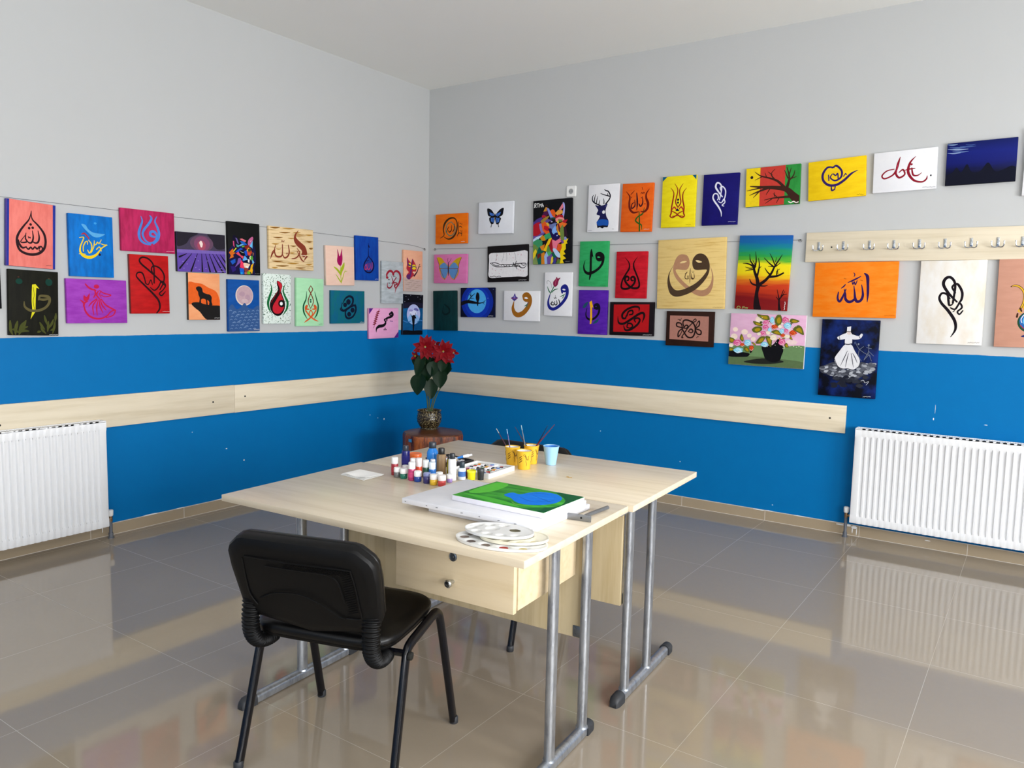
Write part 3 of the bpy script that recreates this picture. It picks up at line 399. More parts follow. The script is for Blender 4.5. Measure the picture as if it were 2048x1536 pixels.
('mint', 'L', -1.3388, 1.4002, 0.2551, 0.3493, -0.0015, ('brush', 'b2e8ba', 'a8e2b2', 'h'), '', 'pale mint canvas with green, brown and orange symmetrical calligraphy', [('s', '7a3018', [512, 631, 421, 482, 518, 312, 588, 231, 521, 153], [4.9, 8.1, 8.1, 8.1, 4.9]), ('s', '7a3018', [521, 153, 451, 234, 518, 312, 615, 479, 512, 631], [4.9, 8.1, 8.1, 8.1, 4.9]), ('e', '104a34', [515, 449, 31, 18]), ('e', '104a34', [515, 491, 31, 18]), ('s', 'd85c2a', [455, 645, 356, 640, 382, 572, 319, 608, 336, 697], [8.1, 13.0, 14.6, 11.4, 8.1]), ('s', 'd85c2a', [336, 679, 447, 766, 602, 844, 702, 878, 796, 900], [11.4, 11.4, 11.4, 9.8, 3.3]), ('s', 'd85c2a', [580, 643, 675, 634, 651, 567, 719, 601, 705, 691], [8.1, 13.0, 14.6, 11.4, 8.1]), ('s', 'd85c2a', [705, 673, 603, 764, 445, 852, 357, 888, 281, 922], [11.4, 11.4, 11.4, 9.8, 3.3]), ('s', 'd85c2a', [517, 662, 454, 730, 515, 797, 585, 728, 517, 662], [8.1]), ('s', '0f5a36', [370, 280, 345, 431, 251, 574, 267, 716, 389, 852], [3.3, 9.8, 13.0, 13.0, 3.3]), ('s', '0f5a36', [663, 274, 735, 441, 795, 582, 748, 743, 646, 841], [3.3, 9.8, 13.0, 13.0, 3.3]), ('s', '508060', [820, 967, 841, 958, 862, 964, 883, 954, 904, 961, 926, 956, 947, 964], [1.8])]),
('peach_tulip', 'L', -1.0438, 1.6817, 0.2901, 0.2977, 0.0254, ('brush', 'f4d0bc', 'f0c8b4', 'h'), 'd8c0b0', 'peach canvas with a single magenta tulip on a green stem', [('s', 'a8b822', [508, 495, 508, 694, 523, 936], [4.8, 6.4, 7.2]), ('p', 'a8b822', [637, 408, 639, 531, 564, 653, 517, 753, 488, 625, 549, 514]), ('p', 'a8b822', [262, 526, 383, 562, 487, 655, 512, 753, 395, 641]), ('s', 'a8b822', [338, 718, 438, 834, 517, 922], [3.2, 9.5, 8.0]), ('s', 'b8c040', [736, 628, 641, 655, 582, 791, 523, 922], [3.2, 6.4, 8.0, 6.4]), ('s', 'b8c040', [676, 600, 641, 655], [3.2, 4.8]), ('p', 'a80c5a', [398, 81, 442, 162, 482, 263, 532, 148, 571, 58, 570, 186, 582, 315, 551, 454, 503, 500, 433, 468, 389, 381, 410, 222]), ('s', '7c0844', [483, 259, 474, 358, 493, 456], [3.2])]),
('teal_pair', 'L', -0.962, 1.3688, 0.3492, 0.2527, 0.0031, ('brush', '0a6084', '0c6a72', 'v'), '', 'teal canvas with two interlocked dark navy calligraphic curls', [('s', '08142c', [333, 407, 407, 251, 525, 169, 631, 220, 637, 353, 570, 474, 452, 567, 359, 608, 302, 538, 314, 360], [4.9, 13.1, 16.3, 19.6, 18.0, 16.3, 18.0, 16.3, 11.4, 4.1]), ('e', '08142c', [505, 341, 66, 86]), ('e', '08142c', [406, 434, 56, 67]), ('s', '08142c', [570, 486, 689, 448, 731, 556, 699, 689, 627, 797, 509, 845, 428, 786, 410, 643], [16.3, 16.3, 18.0, 16.3, 14.7, 16.3, 18.0, 13.1]), ('s', '08142c', [405, 655, 475, 547, 593, 486], [11.4, 16.3, 11.4]), ('e', '08142c', [628, 593, 62, 77]), ('e', '08142c', [526, 719, 61, 72]), ('s', '08142c', [291, 503, 268, 574, 359, 644], [3.3, 11.4, 4.9]), ('s', '08142c', [713, 399, 741, 519, 721, 640], [4.9, 9.8, 3.3]), ('s', 'e0e0e0', [854, 972, 869, 962, 884, 970, 899, 957, 914, 967, 929, 961, 945, 972, 960, 964, 975, 969, 990, 959], [1.8])]),
('blue_drop', 'L', -0.7573, 1.7545, 0.2501, 0.3455, 0.0184, ('brush', '0a3c9c', '0a4aac', 'v'), '', 'royal blue canvas with a long-stemmed navy drop around red calligraphy', [('e', '1c3c90', [553, 664, 201, 134]), ('s', '08083c', [550, 153, 546, 328, 562, 451, 696, 538, 775, 638, 751, 728, 644, 807, 489, 814, 372, 758, 342, 654, 431, 545, 548, 452], [3.4, 6.7, 8.4, 10.1, 11.8, 11.8, 11.8, 11.8, 11.8, 11.8, 10.1, 6.7]), ('q', '08083c', [539, 153, 618, 257, 550, 245]), ('s', 'b4346c', [705, 584, 701, 676, 681, 744], [5.1, 8.4, 6.7]), ('s', 'b4346c', [611, 605, 614, 706, 543, 753, 503, 715], [5.1, 8.4, 8.4, 5.1]), ('s', 'b4346c', [521, 609, 503, 719, 393, 751, 381, 688], [5.1, 8.4, 8.4, 6.7]), ('s', 'b4346c', [392, 679, 452, 633, 468, 738], [4.2, 6.7, 4.2]), ('s', '10103c', [448, 544, 499, 557, 545, 534], [5.1]), ('s', 'd0d0f0', [827, 972, 848, 963, 869, 968, 890, 958, 911, 965, 932, 960, 953, 967, 974, 961, 995, 963], [1.9])]),
('grey_heart', 'L', -0.4672, 1.5756, 0.2502, 0.3431, 0.0059, ('brush', 'a6aeb2', 'c2cace', 'h'), '', 'silver-grey canvas with a dark red heart-shaped calligraphy', [('s', '9c2032', [232, 389, 226, 304, 351, 229, 478, 249, 529, 318, 567, 253, 688, 221, 828, 273, 867, 389, 796, 515, 681, 612, 628, 687, 604, 756], [14.4, 18.0, 19.8, 19.8, 16.2, 14.4, 18.0, 21.6, 21.6, 18.0, 12.6, 7.2, 2.7]), ('e', '9c2032', [240, 389, 59, 28]), ('s', '8c1c30', [261, 512, 246, 596, 333, 634, 447, 594, 519, 504], [5.4, 10.8, 12.6, 10.8, 7.2]), ('s', '8c1c30', [446, 357, 512, 467, 578, 549, 621, 622], [5.4, 10.8, 9.0, 10.8]), ('s', '8c1c30', [459, 525, 587, 440, 671, 374], [7.2, 9.0, 9.0]), ('s', '8c1c30', [541, 491, 721, 519, 577, 577, 643, 633], [7.2, 10.8, 10.8, 7.2]), ('e', '302028', [305, 427, 26, 11]), ('e', '302028', [334, 516, 29, 13]), ('s', '302028', [525, 364, 581, 343, 618, 364], [4.5]), ('s', '302028', [350, 422, 320, 446], [4.5])]),
('butterfly_peach', 'L', -0.217, 1.682, 0.238, 0.3428, 0.0055, ('brush', 'ecb292', 'e6a888', 'h'), '', 'peach and beige canvas with a crimson and yellow butterfly in side view', [('q', 'c4aca4', [-5, 662, 413, 697, 1000, 707, 1000, 1000, 0, 1000]), ('s', 'a89488', [23, 728, 145, 732, 256, 721], [2.8, 5.7, 2.8]), ('s', 'a89488', [313, 740, 437, 744, 550, 733], [2.8, 5.7, 2.8]), ('s', 'a89488', [608, 752, 734, 756, 847, 745], [2.8, 5.7, 2.8]), ('s', 'a89488', [198, 786, 321, 790, 433, 779], [2.8, 5.7, 2.8]), ('s', 'a89488', [491, 798, 616, 802, 729, 791], [2.8, 5.7, 2.8]), ('s', 'a89488', [83, 831, 206, 835, 317, 825], [2.8, 5.7, 2.8]), ('s', 'a89488', [375, 844, 499, 848, 612, 837], [2.8, 5.7, 2.8]), ('s', 'a89488', [670, 857, 797, 861, 911, 850], [2.8, 5.7, 2.8]), ('s', 'a89488', [259, 890, 383, 894, 495, 883], [2.8, 5.7, 2.8]), ('s', 'a89488', [553, 903, 679, 907, 792, 896], [2.8, 5.7, 2.8]), ('s', 'a89488', [143, 935, 267, 939, 378, 929], [2.8, 5.7, 2.8]), ('s', 'a89488', [436, 948, 561, 953, 674, 942], [2.8, 5.7, 2.8]), ('p', 'b02a3a', [169, 175, 259, 244, 415, 298, 448, 201, 589, 306, 672, 399, 646, 496, 521, 562, 538, 600, 371, 683, 305, 712, 141, 667, 166, 594, 257, 533, 143, 457, 168, 342]), ('e', 'e8d022', [311, 356, 78, 50]), ('e', 'e8d022', [538, 404, 125, 61]), ('e', 'e8c8a0', [538, 531, 67, 21]), ('s', '5a2a68', [448, 217, 406, 390, 372, 525, 351, 622], [5.7, 18.9, 20.8, 15.1]), ('s', '5a2a68', [185, 199, 225, 340, 352, 373], [5.7, 15.1, 9.4]), ('p', '5a2a68', [150, 610, 347, 588, 313, 708, 174, 689]), ('s', '5a2a68', [422, 418, 538, 385, 663, 409], [7.6]), ('s', '401830', [546, 619, 696, 518, 772, 418, 839, 331], [15.1, 11.3, 7.6, 4.7]), ('s', '401830', [764, 411, 882, 372], [4.7]), ('e', '401830', [840, 327, 25, 10])]),
('pink_script', 'L', -0.5662, 1.2412, 0.3424, 0.2454, 0.01, ('brush', 'ecaad2', 'e8a2cc', 'h'), 'd890bc', 'pink canvas with purple corners, black diagonal calligraphy and a red leaf sprig', [('q', '5a2282', [0, 0, 138, 0, -2, 205]), ('q', '5a2282', [1000, 783, 1000, 1000, 840, 1002]), ('s', '120c14', [235, 788, 248, 668, 328, 600, 461, 579, 547, 506, 544, 388, 619, 323, 727, 291, 798, 217, 756, 139, 707, 218], [4.5, 17.8, 24.9, 24.9, 19.6, 16.0, 17.8, 19.6, 23.1, 17.8, 8.9]), ('e', '120c14', [552, 391, 64, 57]), ('e', '120c14', [744, 202, 80, 68]), ('e', 'ecaad2', [728, 207, 21, 18]), ('e', 'ecaad2', [560, 396, 19, 16]), ('s', '7c1424', [339, 28, 249, 326, 151, 642], [4.5]), ('s', '7c1424', [237, 140, 300, 114, 364, 92], [2.7, 11.6, 2.7]), ('s', '7c1424', [215, 208, 278, 181, 342, 160], [2.7, 11.6, 2.7]), ('s', '7c1424', [192, 275, 256, 248, 319, 227], [2.7, 11.6, 2.7]), ('s', '7c1424', [173, 342, 236, 316, 300, 295], [2.7, 11.6, 2.7]), ('s', '7c1424', [153, 409, 216, 383, 280, 362], [2.7, 11.6, 2.7]), ('s', '7c1424', [131, 477, 194, 450, 258, 429], [2.7, 11.6, 2.7]), ('s', '7c1424', [114, 544, 177, 518, 241, 497], [2.7, 11.6, 2.7]), ('e', '120c14', [501, 715, 21, 21]), ('e', '120c14', [560, 715, 21, 21]), ('e', '120c14', [534, 668, 21, 21]), ('e', '5a3a80', [725, 432, 21, 16]), ('e', '5a3a80', [773, 442, 21, 16])]),
('moon_dancer', 'L', -0.2133, 1.3117, 0.2519, 0.3433, -0.0187, ('brush', '0c5a92', '0a4c80', 'h'), '0a1020', 'night blue canvas with a pale moon behind a black figure raising both arms', [('q', '0c0c16', [0, 0, 1000, 0, 1001, 230, -4, 245]), ('p', '1c1a30', [-4, 236, 485, 189, 1001, 220, 997, 329, 492, 316, -4, 352]), ('e', 'b4bce8', [521, 492, 334, 251]), ('e', '8cb8ea', [527, 608, 293, 123]), ('e', 'd8dcf6', [499, 453, 182, 66]), ('e', '6a68b0', [633, 364, 104, 31]), ('e', '9a94d0', [378, 396, 110, 27]), ('e', '5a5aa0', [714, 382, 56, 20]), ('s', '3a78b8', [4, 650, 199, 687, 392, 657], [7.6]), ('s', '3a78b8', [709, 684, 865, 635, 994, 653], [7.6]), ('e', 'd0d4f0', [121, 57, 12, 6]), ('e', 'd0d4f0', [357, 23, 12, 6]), ('e', 'd0d4f0', [719, 56, 12, 6]), ('e', 'd0d4f0', [879, 22, 12, 6]), ('e', 'd0d4f0', [842, 103, 12, 6]), ('e', 'd0d4f0', [244, 124, 12, 6]), ('e', 'd0d4f0', [71, 186, 12, 6]), ('p', '0a0a12', [456, 527, 574, 526, 587, 617, 565, 800, 546, 899, 499, 900, 484, 762, 445, 618]), ('s', '0a0a12', [475, 589, 417, 532, 362, 474], [6.7, 6.7, 3.8]), ('s', '0a0a12', [569, 579, 598, 520, 626, 452], [6.7, 6.7, 3.8]), ('p', '0a0a12', [486, 512, 581, 515, 664, 588, 545, 579]), ('p', '0a0a10', [-3, 901, 211, 887, 484, 900, 758, 888, 1000, 899, 998, 952, 1000, 1000, 0, 1000])]),
('orange_vav', 'R', 0.2742, 2.0448, 0.3429, 0.2512, 0.0015, ('brush', 'ea740e', 'e2660a', 'h'), '', 'small orange canvas with a brown and teal spiral calligraphy near the room corner', [('s', '3c2a14', [150, 804, 277, 708, 255, 504, 309, 293, 450, 158, 605, 159, 691, 324, 673, 582, 574, 774, 419, 842, 280, 761], [4.3, 8.7, 13.0, 19.5, 15.1, 10.8, 10.8, 15.1, 17.3, 10.8, 4.3]), ('s', '527a62', [512, 278, 636, 467, 580, 677, 450, 725, 340, 572, 381, 345, 512, 268], [6.5, 8.7, 8.7, 8.7, 8.7, 8.7, 4.3]), ('s', '2a1c10', [605, 337, 599, 515, 559, 595], [4.3, 8.7, 8.7]), ('s', '2a1c10', [518, 382, 512, 545, 450, 608, 412, 542], [4.3, 8.7, 8.7, 4.3]), ('s', '2a1c10', [434, 428, 381, 525, 362, 612], [4.3, 7.6, 5.4]), ('s', '3c2a14', [743, 277, 728, 519, 752, 687], [4.3, 7.6, 6.5]), ('s', '3c2a14', [697, 750, 752, 649, 843, 683], [6.5]), ('s', '3c2a14', [758, 455, 795, 431, 837, 471], [6.5]), ('e', '3c2a14', [789, 344, 15, 16]), ('e', '3c2a14', [837, 362, 15, 16]), ('e', '3c2a14', [795, 585, 15, 13]), ('s', '3c2a14', [843, 571, 831, 747], [5.4]), ('s', 'e0e0e0', [819, 950, 839, 936, 859, 947, 880, 930, 900, 943, 920, 935, 940, 951], [2.4])]),
('white_butterfly', 'R', 0.7377, 2.1158, 0.3471, 0.2555, -0.0129, ('plain', 'e6e8ee', 'e2e4ea', 'h'), '', 'white canvas with a blue and black butterfly', [('p', '0e1018', [259, 199, 379, 250, 476, 428, 440, 475, 298, 439, 261, 327]), ('p', '0e1018', [725, 202, 620, 246, 495, 422, 554, 492, 693, 430, 722, 310]), ('p', '0e1018', [479, 452, 333, 483, 323, 575, 371, 682, 445, 684, 482, 544]), ('p', '0e1018', [491, 453, 650, 508, 641, 599, 599, 690, 525, 693]), ('q', '4272c8', [323, 318, 432, 371, 470, 427, 406, 443, 337, 404]), ('q', '4272c8', [650, 323, 534, 375, 501, 435, 561, 462, 630, 404]), ('q', '4272c8', [367, 503, 461, 494, 445, 653, 370, 607]), ('q', '4272c8', [517, 496, 619, 525, 600, 641, 538, 663]), ('s', '0e1018', [404, 388, 434, 438], [3.0]), ('s', '0e1018', [413, 505, 410, 634], [4.1]), ('s', '0e1018', [565, 511, 569, 646], [4.1]), ('s', '0e1018', [573, 389, 533, 448], [3.0]), ('s', '0e1018', [394, 664, 389, 725, 376, 787], [10.1, 6.1, 8.1]), ('s', '0e1018', [581, 671, 588, 733, 598, 785], [10.1, 6.1, 8.1]), ('s', '0e1018', [483, 367, 485, 437, 487, 520], [4.1, 12.2, 6.1]), ('e', 'c0a070', [481, 513, 14, 25])]),
('pink_butterfly', 'R', 0.2696, 1.7088, 0.36, 0.2447, -0.0013, ('brush', 'd87ab0', 'd470a8', 'h'), '', 'pink canvas with a yellow and blue butterfly', [('p', 'c8a01a', [88, 116, 224, 119, 331, 269, 425, 379, 427, 481, 172, 482, 158, 340]), ('p', 'c8a01a', [845, 116, 702, 148, 555, 297, 468, 414, 469, 488, 744, 494, 771, 319]), ('p', 'c8902a', [178, 482, 427, 487, 420, 716, 343, 875, 243, 796, 193, 643]), ('p', 'c8902a', [469, 488, 744, 501, 747, 690, 625, 882, 510, 779]), ('p', '5a8ac2', [188, 391, 317, 289, 423, 413, 427, 487, 217, 483]), ('p', '5a8ac2', [217, 510, 425, 501, 413, 682, 342, 842, 252, 762, 213, 610]), ('p', '5a8ac2', [483, 431, 614, 282, 730, 403, 723, 494, 484, 492]), ('p', '5a8ac2', [469, 508, 720, 514, 722, 656, 624, 849, 518, 752]), ('s', '6a3a30', [88, 116, 158, 340, 178, 482, 343, 875], [3.3, 4.4, 4.4, 4.4]), ('s', '6a3a30', [845, 116, 771, 319, 744, 501, 625, 882], [3.3, 4.4, 4.4, 4.4]), ('s', '6a3a30', [172, 485, 427, 487], [4.4]), ('s', '6a3a30', [469, 492, 744, 501], [4.4]), ('s', '3a2030', [442, 285, 444, 447, 448, 616, 450, 744], [5.5, 12.0, 10.9, 4.4]), ('s', '3a2030', [436, 285, 428, 204, 433, 129], [3.3]), ('s', '3a2030', [459, 285, 506, 219, 528, 145], [3.3])]),
('dark_green', 'R', 0.2155, 1.3514, 0.2578, 0.3419, 0.0257, ('brush', '062c2e', '083638', 'v'), '', 'plain dark green canvas behind the red flower, nearest the corner', [('s', '041e20', [491, 341, 680, 440, 700, 538, 510, 598, 405, 512], [6.6, 15.5, 15.5, 15.5, 6.6]), ('s', '041e20', [448, 389, 405, 561], [8.9])]),
('moon_bird', 'R', 0.5653, 1.4273, 0.3544, 0.2454, 0.0149, ('plain', '080c26', '0a1030', 'h'), '', 'dark blue canvas with a black bird on a branch before a light blue moon', [('e', '0a2c9c', [499, 491, 472, 619]), ('e', '0c38b4', [499, 491, 367, 521]), ('e', '4aaaea', [490, 458, 276, 406]), ('p', '0a0a14', [7, 488, 224, 420, 456, 471, 571, 503, 749, 482, 571, 543, 398, 545, 194, 533, 6, 615]), ('s', '0a0a14', [218, 460, 329, 301, 427, 202], [9.5, 7.4, 4.2]), ('s', '0a0a14', [311, 327, 312, 163], [6.3, 4.2]), ('s', '0a0a14', [340, 294, 260, 222], [6.3, 4.2]), ('s', '0a0a14', [311, 360, 398, 353], [6.3, 4.2]), ('s', '0a0a14', [680, 496, 749, 416], [5.3, 3.2]), ('s', '0a0a14', [658, 509, 721, 562], [5.3, 3.2]), ('p', '0a0a14', [467, 248, 499, 156, 553, 208, 568, 359, 539, 491, 528, 610, 499, 597, 485, 458, 459, 359]), ('e', '8090d0', [814, 357, 11, 13]), ('e', '8090d0', [967, 64, 8, 10]), ('s', 'e0e0e0', [827, 963, 845, 948, 863, 958, 881, 941, 899, 954, 917, 945, 935, 961, 953, 948, 971, 955], [2.3])]),
('white_waw', 'R', 1.0099, 1.4073, 0.3437, 0.2404, 0.0007, ('plain', 'ebebee', 'e7e7ea', 'h'), '', 'white canvas with an ochre brown curl ending in a purple flower', [('s', 'a0641a', [585, 300, 566, 171, 646, 128, 719, 218, 734, 379, 678, 557, 560, 731, 423, 806, 319, 750, 266, 597, 274, 466, 294, 351], [17.9, 29.8, 39.7, 43.7, 41.7, 39.7, 39.7, 39.7, 37.7, 27.8, 15.9, 6.0]), ('e', 'a0641a', [649, 238, 114, 129]), ('p', 'f0f0f2', [575, 238, 632, 206, 687, 250, 633, 270]), ('p', '46388c', [310, 84, 346, 188, 402, 240, 343, 305, 302, 345, 259, 306, 202, 241, 271, 189]), ('p', '8a78c8', [306, 156, 330, 214, 303, 280, 280, 215]), ('s', 'a04a6a', [213, 241, 303, 260, 397, 240], [4.0]), ('s', '1f7060', [590, 510, 638, 470, 692, 424], [4.0, 7.9, 4.0]), ('s', '1f7060', [640, 548, 661, 502, 665, 431], [4.0, 6.9, 4.0]), ('s', '3a3a8a', [701, 379, 670, 450], [4.0])]),
('feather', 'R', 0.8639, 1.7455, 0.3989, 0.2922, 0.0244, ('plain', '120e10', '161214', 'h'), '', 'black canvas with a white torn panel and a scribbled black feather', [('p', 'e8e6e8', [63, 207, 304, 192, 642, 195, 988, 184, 989, 527, 990, 851, 752, 865, 389, 872, 55, 869, 35, 618, 44, 401]), ('s', '181418', [72, 470, 194, 567, 346, 585, 540, 588, 732, 576, 874, 637, 950, 595, 947, 516, 781, 513, 541, 535, 322, 520], [4.0, 6.0, 6.0, 6.0, 6.0, 6.0, 5.0, 6.0, 6.0, 6.0, 5.0]), ('s', '181418', [72, 470, 201, 464, 334, 526], [4.0, 6.0, 5.0]), ('s', '181418', [722, 447, 709, 535, 740, 661], [6.0]), ('s', '181418', [650, 481, 696, 602, 768, 550, 839, 631], [6.0]), ('s', '181418', [346, 548, 395, 516, 448, 584, 516, 532, 588, 587, 673, 537, 744, 592], [5.0]), ('s', '181418', [840, 519, 887, 565, 946, 553], [5.0]), ('s', '181418', [127, 479, 204, 540, 297, 547], [5.0]), ('s', '8a8288', [242, 204, 233, 324, 206, 418], [2.5]), ('s', '8a8288', [420, 200, 403, 328, 363, 440], [2.5]), ('s', '8a8288', [478, 202, 491, 330, 480, 416], [2.5]), ('s', '8a8288', [670, 202, 707, 309, 701, 420], [2.5]), ('s', 'c45878', [254, 244, 243, 282], [3.0]), ('s', 'c45878', [557, 225, 564, 263], [3.0]), ('s', 'c45878', [239, 365, 226, 402], [3.0]), ('s', 'c45878', [640, 334, 649, 361], [3.0]), ('s', 'c45878', [760, 257, 770, 273], [3.0]), ('s', 'c45878', [843, 259, 838, 301], [3.0]), ('s', 'c45878', [124, 620, 136, 642], [3.0]), ('s', 'c45878', [197, 675, 211, 691], [3.0]), ('s', 'c45878', [344, 650, 354, 672], [3.0]), ('s', 'c45878', [779, 656, 788, 689], [3.0]), ('s', 'c45878', [826, 684, 818, 716], [3.0]), ('s', 'c45878', [897, 711, 901, 733], [3.0]), ('s', 'c45878', [121, 755, 131, 769], [3.0]), ('s', 'c45878', [294, 757, 306, 768], [3.0]), ('s', '241c20', [65, 837, 120, 853, 169, 832, 230, 860, 292, 839, 346, 855], [4.0]), ('s', 'e0e0e0', [779, 970, 794, 958, 809, 967, 824, 953, 838, 963, 853, 957, 867, 970, 882, 960, 897, 965, 911, 954, 926, 971, 941, 959, 955, 968, 970, 954], [2.2])]),
('fox', 'R', 1.2819, 1.9845, 0.3511, 0.4938, 0.0226, ('plain', '0c0d12', '101116', 'h'), '', 'large black canvas with a multicoloured fox-like face and white lettering, below the socket', [('q', '4a3480', [-9, 342, 106, 284, 240, 258, 255, 309, 150, 367, -9, 407]), ('p', 'b01828', [-5, 394, 149, 336, 225, 383, 225, 469, 134, 563, 14, 542]), ('q', '6a4a9a', [-18, 552, 130, 545, 232, 496, 369, 487, 231, 560, -20, 604]), ('q', 'c0d8f0', [-14, 613, 81, 569, 244, 543, 154, 600, 0, 650]), ('q', '3a9060', [-14, 646, 118, 601, 252, 623, 252, 711, 147, 742, 45, 706]), ('q', '6a8a40', [-10, 671, 70, 691, 160, 755, 128, 816, -7, 796]), ('q', 'e0c820', [-6, 952, -6, 822, 74, 753, 106, 798, 59, 883]), ('q', '7a9050', [-8, 1004, -5, 933, 75, 856, 166, 1004]), ('q', '0a5a50', [121, 778, 182, 718, 301, 790, 208, 848, 247, 1017, 150, 1018, 92, 880]), ('q', '6a2018', [110, 846, 204, 821, 204, 875, 128, 917]), ('q', 'd08020', [222, 833, 300, 807, 340, 878, 322, 1011, 224, 1011]), ('q', '9ab8e0', [299, 876, 359, 799, 416, 878, 402, 1011, 316, 1010]), ('q', '6a4a98', [368, 892, 501, 842, 519, 911, 472, 1008, 384, 1008]), ('q', '48a860', [357, 800, 418, 749, 508, 828, 417, 881]), ('q', 'e0c840', [487, 900, 535, 865, 537, 960, 503, 1006, 461, 1006]), ('q', '5a8a40', [305, 781, 397, 696, 482, 784, 394, 818]), ('q', 'f0c414', [273, 787, 348, 693, 423, 600, 537, 586, 463, 637, 520, 651, 391, 713, 351, 804]), ('q', 'd88020', [183, 724, 319, 681, 290, 769, 240, 788]), ('q', 'c88818', [181, 583, 256, 540, 350, 588, 331, 634, 239, 629]), ('q', '38a068', [290, 549, 426, 499, 499, 579, 451, 605, 336, 619]), ('q', '141018', [228, 638, 335, 628, 424, 588, 349, 666, 288, 699, 299, 663]), ('p', '981828', [434, 690, 520, 589, 550, 659, 550, 785, 518, 837, 448, 766]), ('q', '0a6048', [507, 801, 615, 880, 583, 923, 521, 889]), ('p', 'e87890', [510, 613, 612, 626, 727, 585, 757, 655, 654, 696, 614, 787, 538, 786]), ('q', 'e05820', [625, 784, 657, 691, 746, 701, 773, 769, 698, 819]), ('p', 'b8d0f0', [522, 775, 596, 766, 726, 863, 726, 906, 623, 888]), ('q', '3a3a90', [517, 1005, 563, 907, 626, 901, 597, 1006]), ('q', '6a2030', [607, 964, 635, 897, 691, 915, 663, 948]), ('q', '5a7a30', [602, 1004, 658, 923, 734, 943, 716, 1004]), ('q', 'f0d012', [690, 1029, 726, 943, 705, 826, 753, 760, 748, 693, 820, 626, 923, 622, 875, 671, 902, 692, 855, 704, 858, 779, 805, 813, 853, 858, 780, 871, 866, 924, 779, 946, 834, 1028]), ('q', '8890c8', [805, 602, 837, 574, 887, 619, 857, 645, 815, 635]), ('q', '7a4a90', [715, 640, 785, 633, 812, 676, 771, 700]), ('q', '5a4a90', [185, 328, 333, 279, 479, 320, 620, 377, 532, 460, 447, 474, 404, 403]), ('q', '8a78b8', [160, 366, 253, 351, 296, 502, 221, 517, 175, 436]), ('q', 'e05a20', [212, 334, 331, 337, 420, 410, 465, 480, 431, 514, 344, 531, 258, 475]), ('q', 'b81828', [298, 396, 390, 415, 450, 479, 372, 486, 283, 449]), ('q', 'a08030', [201, 323, 294, 271, 444, 243, 381, 296, 233, 367]), ('q', 'e0b838', [339, 357, 410, 351, 439, 412, 382, 401]), ('q', '501848', [228, 244, 307, 158, 382, 127, 413, 224, 292, 283]), ('q', 'b01c30', [227, 243, 285, 229, 357, 257, 256, 279]), ('q', 'c88828', [270, 178, 334, 109, 380, 120, 356, 174]), ('q', '8890d8', [355, 124, 416, 136, 504, 253, 566, 289, 472, 306, 415, 223]), ('s', '3a2020', [310, 88, 359, 81, 403, 126], [1.8, 5.5, 1.8]), ('q', 'e05818', [444, 177, 504, 153, 553, 165, 594, 216, 577, 294, 503, 247]), ('q', '204838', [458, 282, 577, 277, 577, 306, 489, 311]), ('p', '180c28', [393, 356, 482, 330, 573, 353, 524, 387, 439, 375]), ('e', 'c0c0e0', [492, 345, 25, 7]), ('q', '6878b0', [416, 401, 548, 370, 639, 373, 519, 447, 448, 453]), ('q', '80b0f0', [507, 459, 595, 400, 614, 478, 656, 530, 566, 555, 492, 510]), ('q', '20104a', [398, 445, 472, 444, 514, 532, 568, 584, 680, 577, 714, 605, 596, 646, 508, 618]), ('p', '121058', [541, 551, 614, 516, 676, 545, 673, 589, 600, 603]), ('e', 'd0d0f0', [633, 564, 17, 9]), ('q', 'd07830', [607, 436, 652, 375, 700, 420, 668, 514, 637, 504]), ('q', 'f0b830', [643, 480, 721, 526, 721, 570, 660, 551]), ('q', '701828', [645, 376, 693, 386, 709, 508, 675, 490]), ('q', 'e8a040', [578, 218, 663, 168, 766, 181, 780, 226, 634, 256]), ('q', 'e08090', [678, 159, 768, 75, 799, 96, 782, 145, 709, 186]), ('p', 'a8a8e8', [772, 60, 822, 90, 824, 208, 787, 302, 760, 267, 791, 147]), ('q', 'b01828', [573, 284, 661, 242, 778, 255, 792, 295, 661, 305]), ('q', 'f09090', [584, 302, 685, 278, 802, 299, 830, 363, 783, 361, 713, 316, 600, 354]), ('q', '708038', [655, 312, 775, 323, 742, 358, 658, 354]), ('q', 'e0c840', [618, 347, 667, 332, 681, 375, 639, 382]), ('q', 'e87028', [672, 378, 773, 362, 889, 393, 828, 434, 716, 457]), ('q', 'b0182c', [765, 338, 903, 326, 848, 383, 792, 372]), ('p', '708840', [705, 476, 775, 407, 818, 528, 804, 638, 732, 628, 718, 560]), ('q', '301828', [800, 441, 861, 440, 904, 585, 815, 593]), ('s', 'e8e8e8', [41, 103, 46, 43, 78, 48, 78, 69, 47, 73, 88, 102], [5.0]), ('s', 'e8e8e8', [96, 47, 156, 45], [5.0]), ('s', 'e8e8e8', [126, 47, 131, 103], [5.0]), ('s', 'e8e8e8', [169, 103, 174, 55, 192, 74, 219, 53, 214, 102], [5.0]), ('s', 'e8e8e8', [237, 103, 245, 50], [5.0]), ('s', 'e8e8e8', [239, 79, 267, 76, 277, 104], [5.0]), ('s', 'e8e8e8', [27, 102, 55, 104], [3.6]), ('s', 'b0b0b0', [846, 974, 853, 970, 861, 973, 868, 968, 876, 972, 883, 969, 890, 975, 898, 971, 905, 973, 912, 969, 920, 975, 927, 971, 935, 974, 942, 969, 949, 973, 957, 970, 964, 976], [1.0])]),
